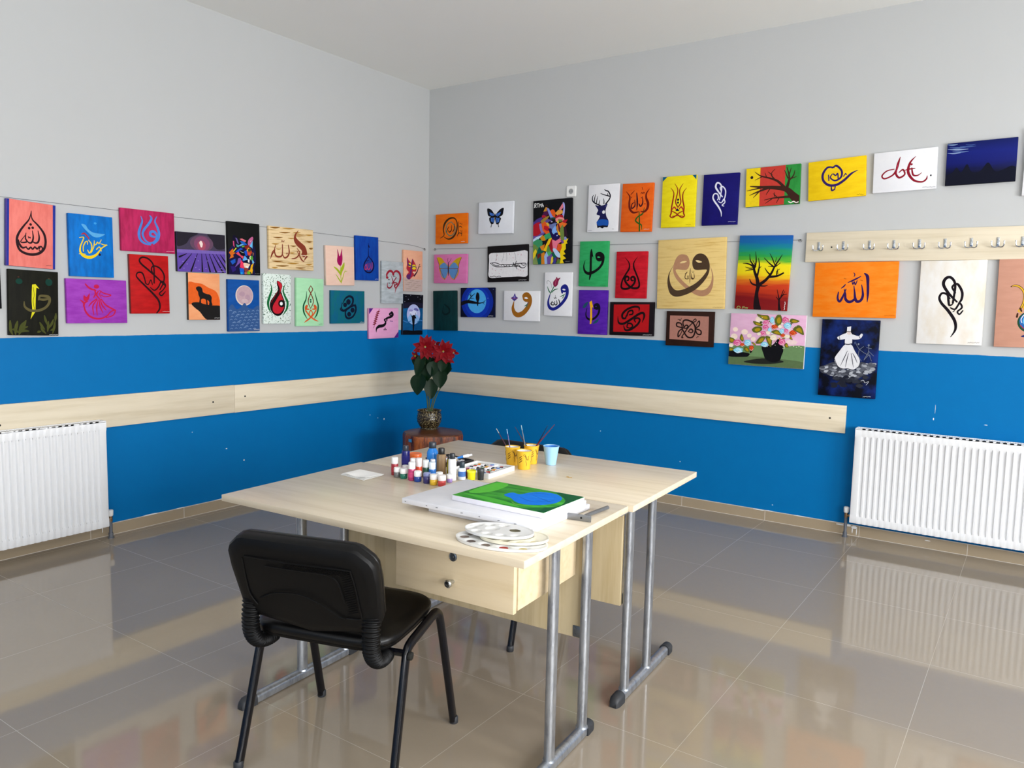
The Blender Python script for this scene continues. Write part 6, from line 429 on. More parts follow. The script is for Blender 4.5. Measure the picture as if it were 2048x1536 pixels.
('dervish', 'R', 3.4866, 1.1243, 0.3376, 0.4846, 0.0001, ('cloud', '080b18', '14307e', 'h'), '', 'tall navy canvas with a white whirling dervish above a grey cloud', [('p', '3c3f4a', [19, 645, 158, 579, 278, 556, 324, 614, 507, 650, 663, 632, 712, 539, 829, 552, 978, 608, 934, 660, 804, 698, 675, 763, 521, 800, 360, 779, 192, 728, 45, 701]), ('p', '868a94', [319, 659, 291, 675, 251, 679, 220, 670, 209, 659, 246, 648, 294, 650]), ('p', '9fa3ac', [234, 697, 202, 714, 173, 714, 156, 711, 137, 696, 163, 681, 216, 685]), ('p', '6c707a', [834, 616, 800, 628, 770, 635, 739, 627, 737, 616, 767, 602, 806, 601]), ('p', '5d606b', [718, 724, 713, 739, 676, 743, 642, 734, 634, 723, 664, 714, 700, 713]), ('p', '868a94', [691, 684, 659, 697, 631, 708, 614, 697, 610, 683, 626, 667, 672, 672]), ('p', '52555f', [982, 570, 987, 587, 947, 585, 911, 584, 916, 569, 942, 552, 974, 554]), ('p', '474a55', [456, 747, 446, 761, 403, 769, 379, 758, 350, 747, 395, 739, 433, 734]), ('p', '474a55', [81, 634, 73, 647, 38, 654, 14, 646, -1, 631, 38, 621, 77, 623]), ('p', '6c707a', [639, 652, 630, 664, 596, 674, 577, 664, 551, 652, 589, 635, 622, 643]), ('p', '52555f', [501, 733, 485, 744, 446, 757, 428, 746, 419, 731, 442, 716, 470, 717]), ('p', 'b4b8c0', [375, 731, 375, 745, 332, 747, 313, 741, 287, 731, 328, 718, 365, 719]), ('p', '52555f', [924, 567, 912, 581, 877, 591, 840, 576, 842, 565, 867, 548, 907, 552]), ('p', '868a94', [869, 655, 857, 671, 831, 669, 791, 666, 810, 653, 828, 641, 858, 647]), ('p', 'b4b8c0', [572, 640, 577, 654, 531, 653, 510, 649, 485, 641, 529, 629, 573, 631]), ('p', 'b4b8c0', [939, 599, 908, 611, 879, 617, 850, 612, 860, 599, 876, 590, 902, 583]), ('p', 'b4b8c0', [865, 565, 842, 577, 817, 581, 793, 579, 784, 565, 814, 548, 853, 552]), ('p', '474a55', [124, 625, 104, 640, 62, 643, 30, 639, 26, 624, 55, 614, 96, 611]), ('p', '9fa3ac', [131, 626, 123, 644, 90, 649, 69, 638, 37, 625, 79, 612, 121, 617]), ('p', '5d606b', [388, 698, 362, 715, 336, 712, 314, 712, 307, 699, 324, 689, 373, 684]), ('p', 'b4b8c0', [853, 675, 853, 688, 810, 690, 779, 684, 773, 673, 800, 665, 833, 658]), ('p', '474a55', [696, 680, 669, 693, 639, 698, 619, 691, 587, 680, 629, 671, 673, 666]), ('p', '9fa3ac', [703, 683, 705, 692, 664, 701, 628, 697, 625, 680, 660, 666, 689, 670]), ('p', 'b4b8c0', [957, 629, 932, 642, 893, 649, 871, 639, 874, 628, 889, 620, 923, 620]), ('p', '474a55', [794, 578, 779, 595, 744, 597, 716, 591, 699, 578, 736, 559, 776, 569]), ('p', '474a55', [291, 686, 284, 704, 251, 700, 218, 699, 230, 683, 249, 677, 280, 678]), ('p', '868a94', [827, 572, 798, 587, 766, 585, 742, 583, 732, 572, 759, 554, 796, 560]), ('p', '474a55', [185, 614, 171, 625, 135, 635, 97, 625, 98, 612, 125, 595, 175, 605]), ('p', 'b4b8c0', [948, 581, 932, 593, 898, 601, 867, 591, 859, 580, 894, 563, 933, 573]), ('p', '868a94', [939, 565, 918, 576, 888, 583, 849, 578, 863, 564, 879, 550, 915, 557]), ('p', '6c707a', [315, 586, 309, 602, 279, 602, 249, 597, 232, 585, 268, 576, 307, 577]), ('p', '474a55', [174, 671, 171, 686, 135, 695, 113, 683, 84, 669, 126, 660, 161, 655]), ('p', '5d606b', [441, 674, 424, 687, 380, 694, 345, 690, 337, 675, 369, 661, 414, 660]), ('p', '474a55', [68, 640, 62, 651, 22, 656, -18, 655, -30, 641, 18, 624, 51, 628]), ('p', '52555f', [160, 680, 139, 695, 109, 697, 68, 694, 85, 677, 103, 661, 149, 665]), ('p', '52555f', [424, 732, 401, 746, 363, 746, 341, 742, 335, 731, 352, 718, 392, 719]), ('p', '5d606b', [378, 690, 354, 699, 322, 713, 290, 701, 286, 687, 310, 679, 350, 674]), ('p', '52555f', [572, 656, 560, 665, 534, 670, 501, 665, 511, 654, 526, 639, 556, 645]), ('p', '6c707a', [445, 642, 431, 654, 405, 665, 368, 655, 372, 638, 391, 624, 444, 629]), ('p', '868a94', [610, 635, 582, 651, 553, 655, 538, 644, 532, 635, 553, 627, 590, 619]), ('p', '9fa3ac', [270, 716, 256, 732, 224, 738, 187, 728, 171, 717, 217, 702, 257, 703]), ('p', '5d606b', [809, 615, 792, 629, 750, 632, 725, 625, 708, 614, 748, 605, 788, 602]), ('p', '9fa3ac', [727, 623, 731, 639, 695, 643, 657, 633, 653, 621, 689, 608, 715, 611]), ('p', '868a94', [869, 629, 874, 645, 836, 644, 807, 641, 809, 626, 824, 610, 860, 612]), ('p', '6c707a', [172, 615, 163, 632, 128, 637, 95, 625, 101, 615, 118, 606, 152, 598]), ('p', '52555f', [260, 705, 263, 720, 223, 723, 184, 718, 186, 703, 211, 693, 263, 692]), ('p', '52555f', [437, 653, 414, 666, 387, 667, 355, 666, 353, 652, 379, 643, 417, 636]), ('p', '52555f', [392, 689, 389, 700, 351, 712, 310, 701, 305, 687, 343, 679, 384, 677]), ('p', '9fa3ac', [924, 657, 890, 675, 862, 671, 825, 668, 825, 656, 858, 641, 888, 647]), ('p', '474a55', [422, 725, 396, 743, 362, 740, 330, 739, 331, 724, 351, 710, 403, 713]), ('p', 'b4b8c0', [936, 594, 925, 603, 897, 610, 857, 607, 848, 593, 893, 579, 921, 587]), ('p', '5d606b', [958, 551, 942, 563, 901, 569, 878, 561, 854, 549, 893, 534, 931, 542]), ('p', '474a55', [704, 681, 695, 695, 661, 704, 623, 691, 637, 678, 652, 667, 700, 668]), ('p', '52555f', [339, 604, 329, 617, 288, 625, 246, 619, 250, 603, 280, 592, 313, 595]), ('p', '5d606b', [841, 568, 836, 581, 794, 582, 772, 579, 764, 566, 786, 550, 830, 560]), ('p', '9fa3ac', [613, 705, 613, 716, 575, 718, 557, 716, 530, 703, 568, 693, 603, 691]), ('p', '52555f', [938, 587, 938, 598, 897, 602, 877, 596, 847, 588, 893, 577, 920, 575]), ('p', '474a55', [787, 687, 770, 705, 726, 705, 684, 699, 698, 686, 723, 674, 753, 679]), ('p', '9fa3ac', [747, 673, 719, 683, 690, 688, 670, 686, 644, 674, 680, 660, 721, 665]), ('p', '868a94', [446, 764, 438, 776, 405, 783, 363, 773, 375, 764, 401, 755, 441, 747]), ('p', '9fa3ac', [163, 676, 167, 692, 126, 694, 92, 688, 87, 674, 121, 661, 168, 660]), ('p', '5d606b', [269, 708, 244, 719, 201, 723, 167, 720, 162, 710, 198, 696, 237, 698]), ('p', '9fa3ac', [733, 653, 710, 668, 683, 672, 655, 664, 651, 652, 670, 635, 720, 638]), ('p', '868a94', [349, 738, 338, 756, 306, 753, 278, 748, 282, 737, 298, 728, 343, 725]), ('p', '9fa3ac', [987, 553, 978, 562, 939, 570, 898, 564, 914, 551, 930, 540, 978, 539]), ('p', 'b4b8c0', [420, 675, 415, 690, 375, 694, 346, 684, 350, 675, 362, 665, 404, 666]), ('p', '868a94', [104, 645, 93, 662, 47, 664, 11, 655, -1, 645, 42, 627, 79, 636]), ('p', '52555f', [842, 633, 827, 646, 792, 651, 775, 642, 756, 632, 784, 622, 822, 620]), ('p', '52555f', [778, 692, 773, 701, 733, 710, 702, 706, 684, 693, 724, 678, 769, 683]), ('p', '474a55', [450, 649, 434, 661, 396, 664, 358, 664, 348, 649, 393, 636, 440, 639]), ('p', 'b4b8c0', [609, 677, 607, 689, 569, 700, 530, 691, 544, 677, 564, 666, 596, 662]), ('p', '9fa3ac', [276, 698, 269, 709, 238, 711, 204, 709, 187, 696, 233, 685, 267, 689]), ('p', '474a55', [329, 617, 291, 630, 264, 633, 230, 628, 214, 618, 257, 602, 295, 605]), ('p', '868a94', [480, 661, 471, 678, 431, 680, 406, 675, 388, 661, 420, 641, 460, 644]), ('p', '474a55', [534, 661, 513, 674, 486, 676, 460, 674, 460, 658, 480, 653, 515, 648]), ('p', 'b4b8c0', [673, 714, 658, 725, 622, 731, 578, 727, 571, 714, 612, 697, 651, 703]), ('p', '6c707a', [250, 620, 224, 634, 197, 641, 173, 630, 168, 618, 188, 610, 220, 608]), ('p', '6c707a', [258, 651, 246, 663, 217, 667, 192, 662, 174, 650, 213, 640, 243, 639]), ('p', '474a55', [206, 627, 199, 638, 166, 652, 123, 641, 113, 628, 154, 610, 192, 615]), ('p', '5d606b', [963, 576, 958, 593, 928, 598, 897, 586, 888, 574, 914, 563, 952, 565]), ('p', '52555f', [898, 569, 887, 585, 859, 592, 820, 582, 828, 569, 851, 552, 898, 559]), ('p', '474a55', [220, 706, 213, 716, 183, 729, 142, 717, 157, 706, 173, 697, 219, 692]), ('p', 'b4b8c0', [592, 738, 556, 755, 529, 755, 489, 749, 504, 737, 520, 720, 550, 724]), ('p', '9fa3ac', [469, 739, 441, 753, 405, 753, 381, 750, 370, 739, 393, 731, 440, 730]), ('p', 'b4b8c0', [162, 627, 151, 638, 113, 647, 77, 640, 75, 626, 109, 618, 154, 614]), ('p', 'b4b8c0', [190, 683, 159, 695, 122, 699, 89, 694, 99, 683, 112, 667, 162, 675]), ('p', '52555f', [103, 635, 87, 644, 42, 652, 12, 646, 12, 635, 35, 626, 87, 627]), ('p', '52555f', [953, 566, 953, 581, 917, 580, 873, 577, 869, 565, 908, 554, 946, 558]), ('p', '5d606b', [702, 664, 691, 672, 657, 685, 632, 675, 627, 663, 647, 647, 696, 651]), ('p', '52555f', [274, 626, 243, 640, 217, 643, 180, 641, 181, 626, 210, 612, 247, 611]), ('p', '9fa3ac', [428, 737, 412, 748, 383, 752, 347, 750, 337, 738, 371, 724, 411, 725]), ('p', '9fa3ac', [476, 665, 466, 674, 438, 685, 394, 674, 392, 664, 432, 655, 464, 655]), ('p', '6c707a', [939, 605, 905, 617, 876, 623, 853, 617, 830, 606, 875, 587, 906, 595]), ('p', '52555f', [965, 572, 966, 588, 927, 592, 907, 583, 883, 569, 921, 555, 947, 559]), ('p', '6c707a', [841, 587, 810, 599, 786, 601, 741, 602, 736, 587, 781, 575, 807, 572]), ('p', 'b4b8c0', [319, 623, 308, 638, 280, 646, 247, 633, 234, 621, 272, 613, 311, 615]), ('p', '6c707a', [875, 593, 873, 607, 838, 615, 803, 602, 801, 591, 823, 583, 856, 579]), ('p', '868a94', [434, 743, 428, 755, 387, 760, 369, 754, 350, 742, 380, 729, 423, 733]), ('p', '5d606b', [968, 559, 971, 570, 930, 571, 907, 568, 909, 556, 919, 549, 963, 546]), ('p', '52555f', [429, 695, 404, 710, 365, 719, 342, 705, 314, 696, 354, 688, 389, 682]), ('p', '474a55', [101, 629, 98, 644, 56, 650, 39, 638, 17, 626, 52, 614, 83, 613]), ('p', '474a55', [504, 709, 497, 721, 453, 723, 416, 722, 423, 707, 449, 691, 488, 699]), ('p', '6c707a', [406, 726, 405, 742, 361, 744, 317, 739, 334, 726, 356, 711, 391, 710]), ('p', '474a55', [701, 679, 683, 694, 640, 702, 604, 694, 590, 681, 632, 663, 678, 669]), ('p', '474a55', [226, 692, 223, 700, 188, 706, 140, 704, 146, 691, 177, 674, 223, 683]), ('p', '52555f', [513, 704, 488, 715, 449, 724, 423, 719, 413, 704, 445, 696, 489, 696]), ('p', '9fa3ac', [827, 579, 829, 593, 791, 599, 755, 588, 745, 579, 777, 570, 816, 569]), ('p', 'b4b8c0', [877, 650, 868, 662, 832, 667, 815, 662, 788, 651, 821, 638, 861, 643]), ('p', '9fa3ac', [974, 615, 959, 631, 918, 637, 901, 625, 888, 614, 910, 598, 953, 599]), ('p', 'b4b8c0', [723, 662, 714, 677, 683, 676, 656, 675, 654, 662, 678, 653, 720, 645]), ('p', '5d606b', [798, 636, 765, 653, 736, 661, 700, 648, 711, 635, 733, 620, 770, 621]), ('p', '1c1f2c', [489, 776, 447, 799, 381, 795, 387, 763, 446, 752]), ('p', '1c1f2c', [439, 766, 399, 792, 340, 782, 321, 760, 388, 740]), ('p', '1c1f2c', [339, 836, 301, 862, 226, 852, 225, 828, 296, 819]), ('p', '1c1f2c', [635, 747, 608, 778, 543, 767, 553, 741, 608, 725]), ('p', '23252f', [762, 782, 717, 807, 667, 800, 644, 774, 710, 759]), ('p', '2c2f3a', [501, 846, 450, 873, 392, 867, 394, 842, 446, 826]), ('p', '23252f', [440, 818, 399, 842, 326, 842, 348, 813, 393, 794]), ('p', '23252f', [372, 766, 346, 796, 274, 782, 273, 758, 339, 752]), ('p', '2c2f3a', [709, 795, 664, 814, 602, 810, 604, 786, 660, 779]), ('p', '1c1f2c', [552, 785, 531, 813, 471, 798, 473, 774, 521, 770]), ('p', '23252f', [766, 829, 724, 856, 658, 847, 669, 824, 713, 810]), ('p', '1c1f2c', [345, 863, 300, 890, 230, 883, 248, 855, 302, 837]), ('p', '2c2f3a', [857, 725, 833, 751, 784, 745, 782, 711, 827, 700]), ('p', '2c2f3a', [791, 836, 739, 867, 675, 855, 679, 833, 738, 824]), ('p', '2c2f3a', [375, 760, 330, 777, 257, 779, 256, 756, 325, 735]), ('p', '23252f', [479, 817, 448, 843, 394, 833, 378, 812, 445, 790]), ('p', '1c1f2c', [523, 852, 475, 874, 419, 869, 405, 846, 475, 830]), ('p', '23252f', [435, 825, 411, 850, 353, 843, 345, 814, 404, 800]), ('p', '2c2f3a', [742, 787, 694, 809, 626, 808, 622, 777, 683, 762]), ('p', '2c2f3a', [636, 763, 606, 788, 542, 781, 533, 754, 604, 747]), ('p', '1c1f2c', [547, 740, 492, 759, 423, 761, 442, 732, 489, 716]), ('p', '23252f', [789, 775, 768, 797, 713, 789, 696, 770, 758, 752]), ('p', '1c1f2c', [489, 817, 446, 844, 382, 837, 383, 807, 441, 795]), ('p', '2c2f3a', [880, 725, 829, 746, 772, 743, 772, 718, 823, 706]), ('p', '1c1f2c', [863, 786, 832, 804, 781, 800, 760, 781, 825, 767]), ('p', '23252f', [603, 783, 574, 803, 518, 804, 512, 771, 570, 764]), ('s', '7a8496', [611, 286, 666, 358, 762, 413, 881, 453], [2.4]), ('s', '7a8496', [682, 379, 675, 453, 730, 524], [2.4]), ('s', '7a8496', [682, 379, 755, 333], [2.4]), ('s', '7a8496', [838, 324, 838, 403, 777, 493], [2.4]), ('s', '7a8496', [837, 389, 933, 451], [2.4]), ('s', '7a8496', [839, 411, 902, 517], [2.4]), ('s', '7a8496', [800, 347, 891, 358], [2.4]), ('s', '7a8496', [771, 507, 838, 447], [2.4]), ('e', '7a8496', [663, 307, 15, 12]), ('e', '7a8496', [837, 317, 17, 13]), ('e', '3a4a70', [604, 294, 19, 18]), ('p', 'e2e2e6', [433, 320, 539, 318, 605, 396, 702, 510, 679, 602, 605, 640, 505, 628, 406, 634, 322, 599, 262, 512, 344, 405]), ('p', 'e2e2e6', [427, 177, 481, 164, 534, 175, 549, 251, 539, 313, 436, 316, 425, 239]), ('p', 'e2e2e6', [431, 177, 326, 212, 288, 231, 321, 260, 437, 242]), ('p', 'e2e2e6', [527, 186, 652, 205, 697, 172, 726, 189, 675, 242, 540, 246]), ('q', 'e2e2e6', [451, 94, 517, 83, 516, 156, 449, 155]), ('p', 'd8c8c0', [448, 150, 517, 149, 513, 186, 464, 188]), ('q', '30323c', [444, 147, 519, 149, 520, 156, 445, 156]), ('s', '16182a', [428, 313, 488, 317, 542, 307], [5.6]), ('s', '3c3e4c', [480, 400, 433, 491, 375, 597], [2.4, 4.8, 1.6]), ('s', '3c3e4c', [502, 429, 479, 519, 464, 614], [2.4, 4.8, 1.6]), ('s', '3c3e4c', [546, 428, 573, 515, 602, 611], [2.4, 4.8, 1.6]), ('s', '3c3e4c', [573, 427, 620, 484, 663, 550], [2.4, 4.8, 1.6]), ('s', '20222e', [264, 512, 322, 599, 406, 634, 505, 630, 605, 640, 679, 602], [3.2]), ('s', '20222e', [319, 215, 335, 256], [3.2]), ('s', '20222e', [665, 205, 684, 233], [3.2]), ('s', 'c8ccd8', [744, 778, 791, 766, 814, 797, 879, 779, 836, 827], [2.4]), ('s', 'e0e0e0', [796, 983, 808, 976, 821, 980, 832, 971, 845, 976, 856, 972, 869, 978, 881, 972, 893, 974, 905, 967, 917, 975, 929, 968], [1.7])]),
('tricolor_branch', 'R', 2.9575, 2.2199, 0.3481, 0.2509, 0.0198, ('brush', '2c8c3c', '258034', 'v'), '', 'yellow, red and green striped canvas with a brown bare branch', [('q', 'eacb1c', [0, 0, 267, -1, 264, 1001, 0, 1000]), ('q', 'c23c32', [267, -1, 732, -1, 721, 1001, 264, 1001]), ('s', '3c2018', [994, 945, 883, 796, 760, 623, 550, 552, 333, 517, 84, 464], [58.2, 47.4, 32.3, 23.7, 17.2, 5.4]), ('s', '3c2018', [743, 600, 603, 401, 461, 305, 275, 218, 163, 101], [19.4, 15.1, 10.8, 7.5, 3.2]), ('s', '3c2018', [548, 358, 471, 201, 535, 81], [9.7, 6.5, 3.2]), ('s', '3c2018', [487, 218, 410, 131], [6.5, 3.2]), ('s', '3c2018', [308, 237, 171, 314], [7.5, 3.2]), ('s', '3c2018', [385, 267, 356, 152], [6.5, 3.2]), ('s', '3c2018', [759, 608, 804, 339, 754, 61], [21.6, 12.9, 4.3]), ('s', '3c2018', [794, 412, 877, 281, 897, 157], [9.7, 7.5, 3.2]), ('s', '3c2018', [778, 337, 712, 130], [8.6, 3.2]), ('s', '3c2018', [828, 360, 935, 316], [7.5, 3.2]), ('s', '3c2018', [803, 229, 833, 92], [7.5, 3.2]), ('s', '3c2018', [415, 547, 229, 621, 75, 698], [15.1, 9.7, 3.2]), ('s', '3c2018', [305, 522, 168, 548, 23, 573], [10.8, 7.5, 3.2]), ('s', '3c2018', [252, 623, 148, 765], [8.6, 3.2]), ('s', '3c2018', [456, 566, 389, 710], [7.5, 3.2]), ('s', '3c2018', [851, 808, 660, 807, 499, 816, 353, 849], [17.2, 11.9, 7.5, 3.2]), ('s', '3c2018', [607, 818, 520, 699], [7.5, 3.2]), ('s', '3c2018', [505, 824, 381, 934], [7.5, 3.2]), ('s', '3c2018', [634, 813, 581, 942], [6.5, 3.2]), ('s', '3c2018', [547, 768, 541, 671], [6.5, 3.2]), ('e', '2a1a20', [109, 239, 28, 38]), ('s', 'f0e8e0', [808, 937, 848, 963, 895, 937, 940, 970, 979, 958], [6.5])]),
('yellow_purple', 'R', 3.3501, 2.2372, 0.338, 0.2412, 0.0483, ('brush', 'f4ce14', 'eac00c', 'h'), '', 'bright yellow canvas with a dark purple swirl and long tail', [('s', '2e1a5e', [458, 210, 343, 190, 262, 339, 269, 509, 363, 640, 500, 656, 631, 559, 738, 430, 800, 379, 864, 350], [6.0, 12.1, 14.1, 14.1, 15.1, 15.1, 15.1, 13.1, 8.0, 3.0]), ('s', '2e1a5e', [420, 218, 496, 172, 586, 315, 575, 476, 474, 544, 392, 455, 426, 368], [6.0, 12.1, 12.1, 12.1, 10.0, 8.0, 6.0]), ('s', '2e1a5e', [447, 372, 485, 416, 518, 369, 529, 498], [8.0]), ('s', '2e1a5e', [360, 386, 367, 525], [7.0]), ('q', '2e1a5e', [470, 190, 500, 144, 527, 223]), ('s', '2e1a5e', [620, 461, 655, 393], [6.0]), ('s', '2e1a5e', [655, 393, 670, 426], [6.0]), ('s', '2e1a5e', [411, 663, 420, 784, 471, 762], [6.0, 10.0, 8.0]), ('s', '2e1a5e', [471, 762, 480, 690], [6.0, 8.0]), ('s', 'a08008', [851, 962, 867, 948, 883, 962, 900, 946, 916, 963, 932, 956, 949, 977, 965, 966], [2.2])]),
('white_crimson', 'R', 3.73, 2.2567, 0.3412, 0.238, 0.0237, ('plain', 'eeeef1', 'eaeaee', 'h'), '', 'white canvas with crimson flowing lettering and a dot', [('s', '8c1228', [336, 442, 219, 471, 145, 579, 188, 657, 310, 591, 369, 472, 394, 313, 424, 160], [4.7, 7.5, 8.5, 8.5, 9.4, 11.3, 13.1, 3.8]), ('s', '8c1228', [373, 425, 366, 562, 423, 663, 505, 593, 475, 474, 416, 532], [7.5, 11.3, 11.3, 9.4, 9.4, 5.6]), ('s', '8c1228', [665, 180, 582, 321, 559, 549, 650, 754, 779, 812, 844, 755, 856, 678], [2.8, 11.3, 15.0, 12.2, 9.4, 8.5, 3.8]), ('s', '8c1228', [508, 493, 581, 473, 662, 469], [4.7, 8.5, 4.7]), ('s', '8c1228', [612, 456, 638, 623, 707, 646, 769, 589], [7.5, 10.3, 7.5, 2.8]), ('e', '8c1228', [606, 363, 18, 25]), ('e', '10101c', [911, 674, 13, 21]), ('s', 'c84060', [385, 348, 379, 527], [2.8]), ('s', '888890', [791, 954, 804, 939, 818, 952, 831, 935, 845, 950, 858, 942, 872, 961, 885, 950, 899, 958, 912, 945, 926, 968, 939, 953, 952, 966, 965, 949, 979, 964, 992, 957], [2.1])]),
('blue_dusk', 'R', 4.1173, 2.2741, 0.3429, 0.2389, 0.0113, ('ramp', '101a58@0,141f74@.25,121a68@.5,0c1034@.68,0b0d18@.85,0a0c14@1', '', 'h'), '', 'dark blue dusk canvas with pale cloud streaks at its upper left corner', [('p', '0b0e20', [2, 783, 98, 697, 159, 583, 228, 712, 306, 522, 376, 711, 501, 709, 606, 525, 708, 740, 829, 713, 926, 645, 998, 707, 1000, 1000, 0, 1000]), ('s', '7890b8', [3, 28, 79, 46, 154, 39], [1.7, 7.8, 1.7]), ('s', '5a74a8', [36, 101, 154, 125, 271, 124], [1.7, 7.0, 1.7]), ('s', '8ca0c4', [11, 139, 162, 167, 311, 171], [1.7, 8.7, 1.7]), ('s', '6a84b4', [82, 204, 200, 227, 317, 226], [1.7, 6.1, 1.7]), ('s', '8ca0c4', [10, 229, 107, 249, 203, 245], [1.7, 6.1, 1.7]), ('s', '46609a', [185, 95, 302, 119, 418, 118], [1.7, 5.2, 1.7]), ('s', '3c5490', [269, 66, 343, 84, 416, 77], [1.7, 5.2, 1.7])]),
('white_sliver', 'R', 4.469, 2.2531, 0.2867, 0.3596, -0.004, ('plain', 'f0f0f2', 'ececee', 'h'), '', 'plain white canvas at the right end of the top row, beside the dark blue one', []),
('white_script', 'R', 4.0243, 1.4815, 0.3365, 0.4877, 0.0094, ('cloud', 'efece8', 'e2d6c2', 'v'), '', 'tall cream-white canvas with a black looping calligraphy and long tail', [('s', '140c14', [533, 908, 596, 816, 575, 713, 468, 596, 358, 506, 321, 440, 361, 387, 443, 408, 463, 479, 480, 531, 524, 522], [3.7, 12.8, 16.5, 16.5, 14.6, 12.8, 11.9, 12.8, 12.8, 11.0, 7.3]), ('s', '140c14', [592, 491, 455, 387, 370, 282, 405, 209, 484, 206, 549, 293, 531, 505], [9.2, 14.6, 16.5, 16.5, 14.6, 12.8, 11.0]), ('s', '140c14', [557, 383, 507, 314, 579, 279, 657, 369, 659, 456, 620, 508], [9.2, 11.0, 12.8, 13.7, 12.8, 9.2]), ('s', '140c14', [500, 561, 572, 577, 633, 508, 672, 556, 610, 605, 643, 636, 688, 594], [7.3, 10.1, 10.1, 10.1, 9.2, 9.2, 7.3]), ('s', '140c14', [542, 609, 563, 595], [5.5]), ('s', '140c14', [472, 436, 487, 453], [5.5]), ('s', 'a09890', [793, 976, 806, 968, 820, 973, 832, 964, 846, 971, 859, 966, 873, 974, 886, 967, 899, 970, 912, 963, 926, 973, 939, 965, 952, 970, 965, 961], [2.0])]),
('salmon_pot', 'R', 4.4157, 1.484, 0.3311, 0.4909, 0.0143, ('brush', 'd09a84', 'ca947e', 'h'), '', 'salmon pink canvas with an ornate gold-handled teapot at the right end of the wall', [('p', '28306c', [397, 882, 443, 853, 630, 851, 679, 879]), ('e', '1c4a32', [534, 709, 216, 129]), ('e', '2a62aa', [538, 701, 191, 112]), ('e', '68b4da', [542, 695, 149, 84]), ('e', 'a23a5a', [546, 691, 110, 62]), ('e', '4aa0d0', [551, 687, 75, 41]), ('e', '3a2a80', [555, 686, 47, 24]), ('s', 'e8e8f0', [383, 718, 370, 680, 404, 634, 458, 603], [4.0]), ('s', 'a03048', [367, 749, 418, 786, 495, 807], [4.8]), ('p', 'd8a828', [392, 504, 638, 503, 608, 587, 419, 588]), ('s', '40200c', [195, 310, 255, 299, 315, 314, 370, 356, 395, 419, 382, 504, 344, 566], [5.6, 11.1, 11.9, 11.9, 11.9, 11.1, 10.3]), ('s', 'e0b030', [207, 308, 255, 299, 315, 314, 370, 356, 395, 419, 382, 504, 344, 566], [1.6, 6.3, 7.1, 7.1, 7.1, 6.3, 5.6]), ('s', 'e0b030', [344, 566, 323, 589, 362, 604], [6.3]), ('s', '40200c', [314, 616, 308, 654], [7.9, 10.3]), ('s', '40200c', [348, 558, 367, 589], [7.9])])]
for nm, wall, u, z, w, h, ang, bgs, side, label, items in ART:
    o = canvas('canvas_painting', w, h, bgs, side, items)
    if wall == 'R': o.location = (u, -.004, z); o.rotation_euler = (0, -ang, 0)
    else:
        o.matrix_world = Matrix.Translation((.004, u, z)) @ Matrix.Rotation(R(90), 4, 'Z') @ Matrix.Rotation(-ang, 4, 'Y')
    tag(o, label, 'painting', 'canvas paintings on the left wall' if wall == 'L' else 'canvas paintings on the right wall')
# ------------------------------------------------------------------ picture wires
steel = mat('wire_steel', '70747a', .4, .8)
dark_steel = mat('dark_screw', '30302e', .5, .6)
def wire(label, path, ends, inward):
    t = thing('picture_wire', label, 'wire', path[0])
    o = Vector(path[0]); P = [Vector(p) - o for p in path]
    MB().tube(cr([tuple(p) for p in P], 8), .0012, seg=6).build('wire', steel, t)
    for e in ends:
        e = Vector(e) - o; q = MB(); n = Vector(inward)
        q.lathe([(.004, 0), (.004, .012), (.002, .014)], 8, e - n * .003, rot=n.to_track_quat('Z', 'Y').to_matrix().to_4x4())
        side = Vector((0, 0, 1)).cross(n)
        q.tube([e + n * .006 + side * .011 * math.cos(a) * k_ + Vector((0, 0, .007 * math.sin(a) - .006)) for k_ in (1,) for a in [j * .5 for j in range(13)]], .0012, seg=5)
        q.build('wall_hook', dark_steel, t)
wire('thin steel picture wire strung along the left wall behind the canvases', [(.0018, -3.75, 1.913), (.0018, -2.8, 1.911), (.0018, -2.387, 1.910), (.0018, -1.28, 1.912), (.0018, -.593, 1.905), (.003, -.234, 1.900), (.004, -.058, 1.881)], [(.003, -.054, 1.880)], (1, 0, 0))
wire('thin steel picture wire strung along the right wall up to the coat rack', [(.09, -.0022, 1.881), (.634, -.0018, 1.877), (1.6, -.0018, 1.875), (2.5, -.0018, 1.872), (3.145, -.0022, 1.869)], [(.085, -.003, 1.881), (3.15, -.003, 1.869)], (0, -1, 0))
# ------------------------------------------------------------------ wall boards, coat rack, socket
birch = laminate('birch_laminate', 'e6dac2', 'd6c8ac', 0)
birch_y = laminate('birch_laminate_left', 'e6dac2', 'd6c8ac', 1)
def board(label, c, d, m_, screws, ax):
    t = thing('wall_guard_board', label, 'wall board', c, 0, 'wall guard boards')
    MB().box((0, 0, 0), d, bev=.0015).build('board', m_, t)
    for s in screws:
        q = MB().lathe([(.006, 0), (.006, .0015), (.003, .0025)], 10, rot=Matrix.Rotation(R(90), 4, 'Y' if ax == 0 else 'X'))
        q.build('screw', dark_steel, t, loc=s)
board('pale wooden guard board along the left wall behind the radiator, ending at the joint', (.0095, -3.6, .742), (.017, 3.22, .187), birch_y, [(.0086, 3.6 - 2.156, -.007), (.0086, 3.6 - 3.42, -.015)], 0)
board('pale wooden guard board on the left wall running from the joint into the corner', (.0095, -1.006, .7405), (.017, 1.9665, .187), birch_y, [(.0086, 1.006 - 1.909, .012)], 0)
board('pale wooden guard board on the right wall behind the plant, ending before the radiator', (1.757, -.0095, .738), (3.474, .017, .176), birch, [(1.643, -.0086, .001)], 1)
t_ = thing('coat_rack', 'pale wooden coat rack board with a row of chrome double hooks on the right wall', 'coat rack', (3.19, 0, 1.819))
MB().box((.91, -.0105, 0), (1.82, .019, .184), bev=.0015).build('board', birch, t_)
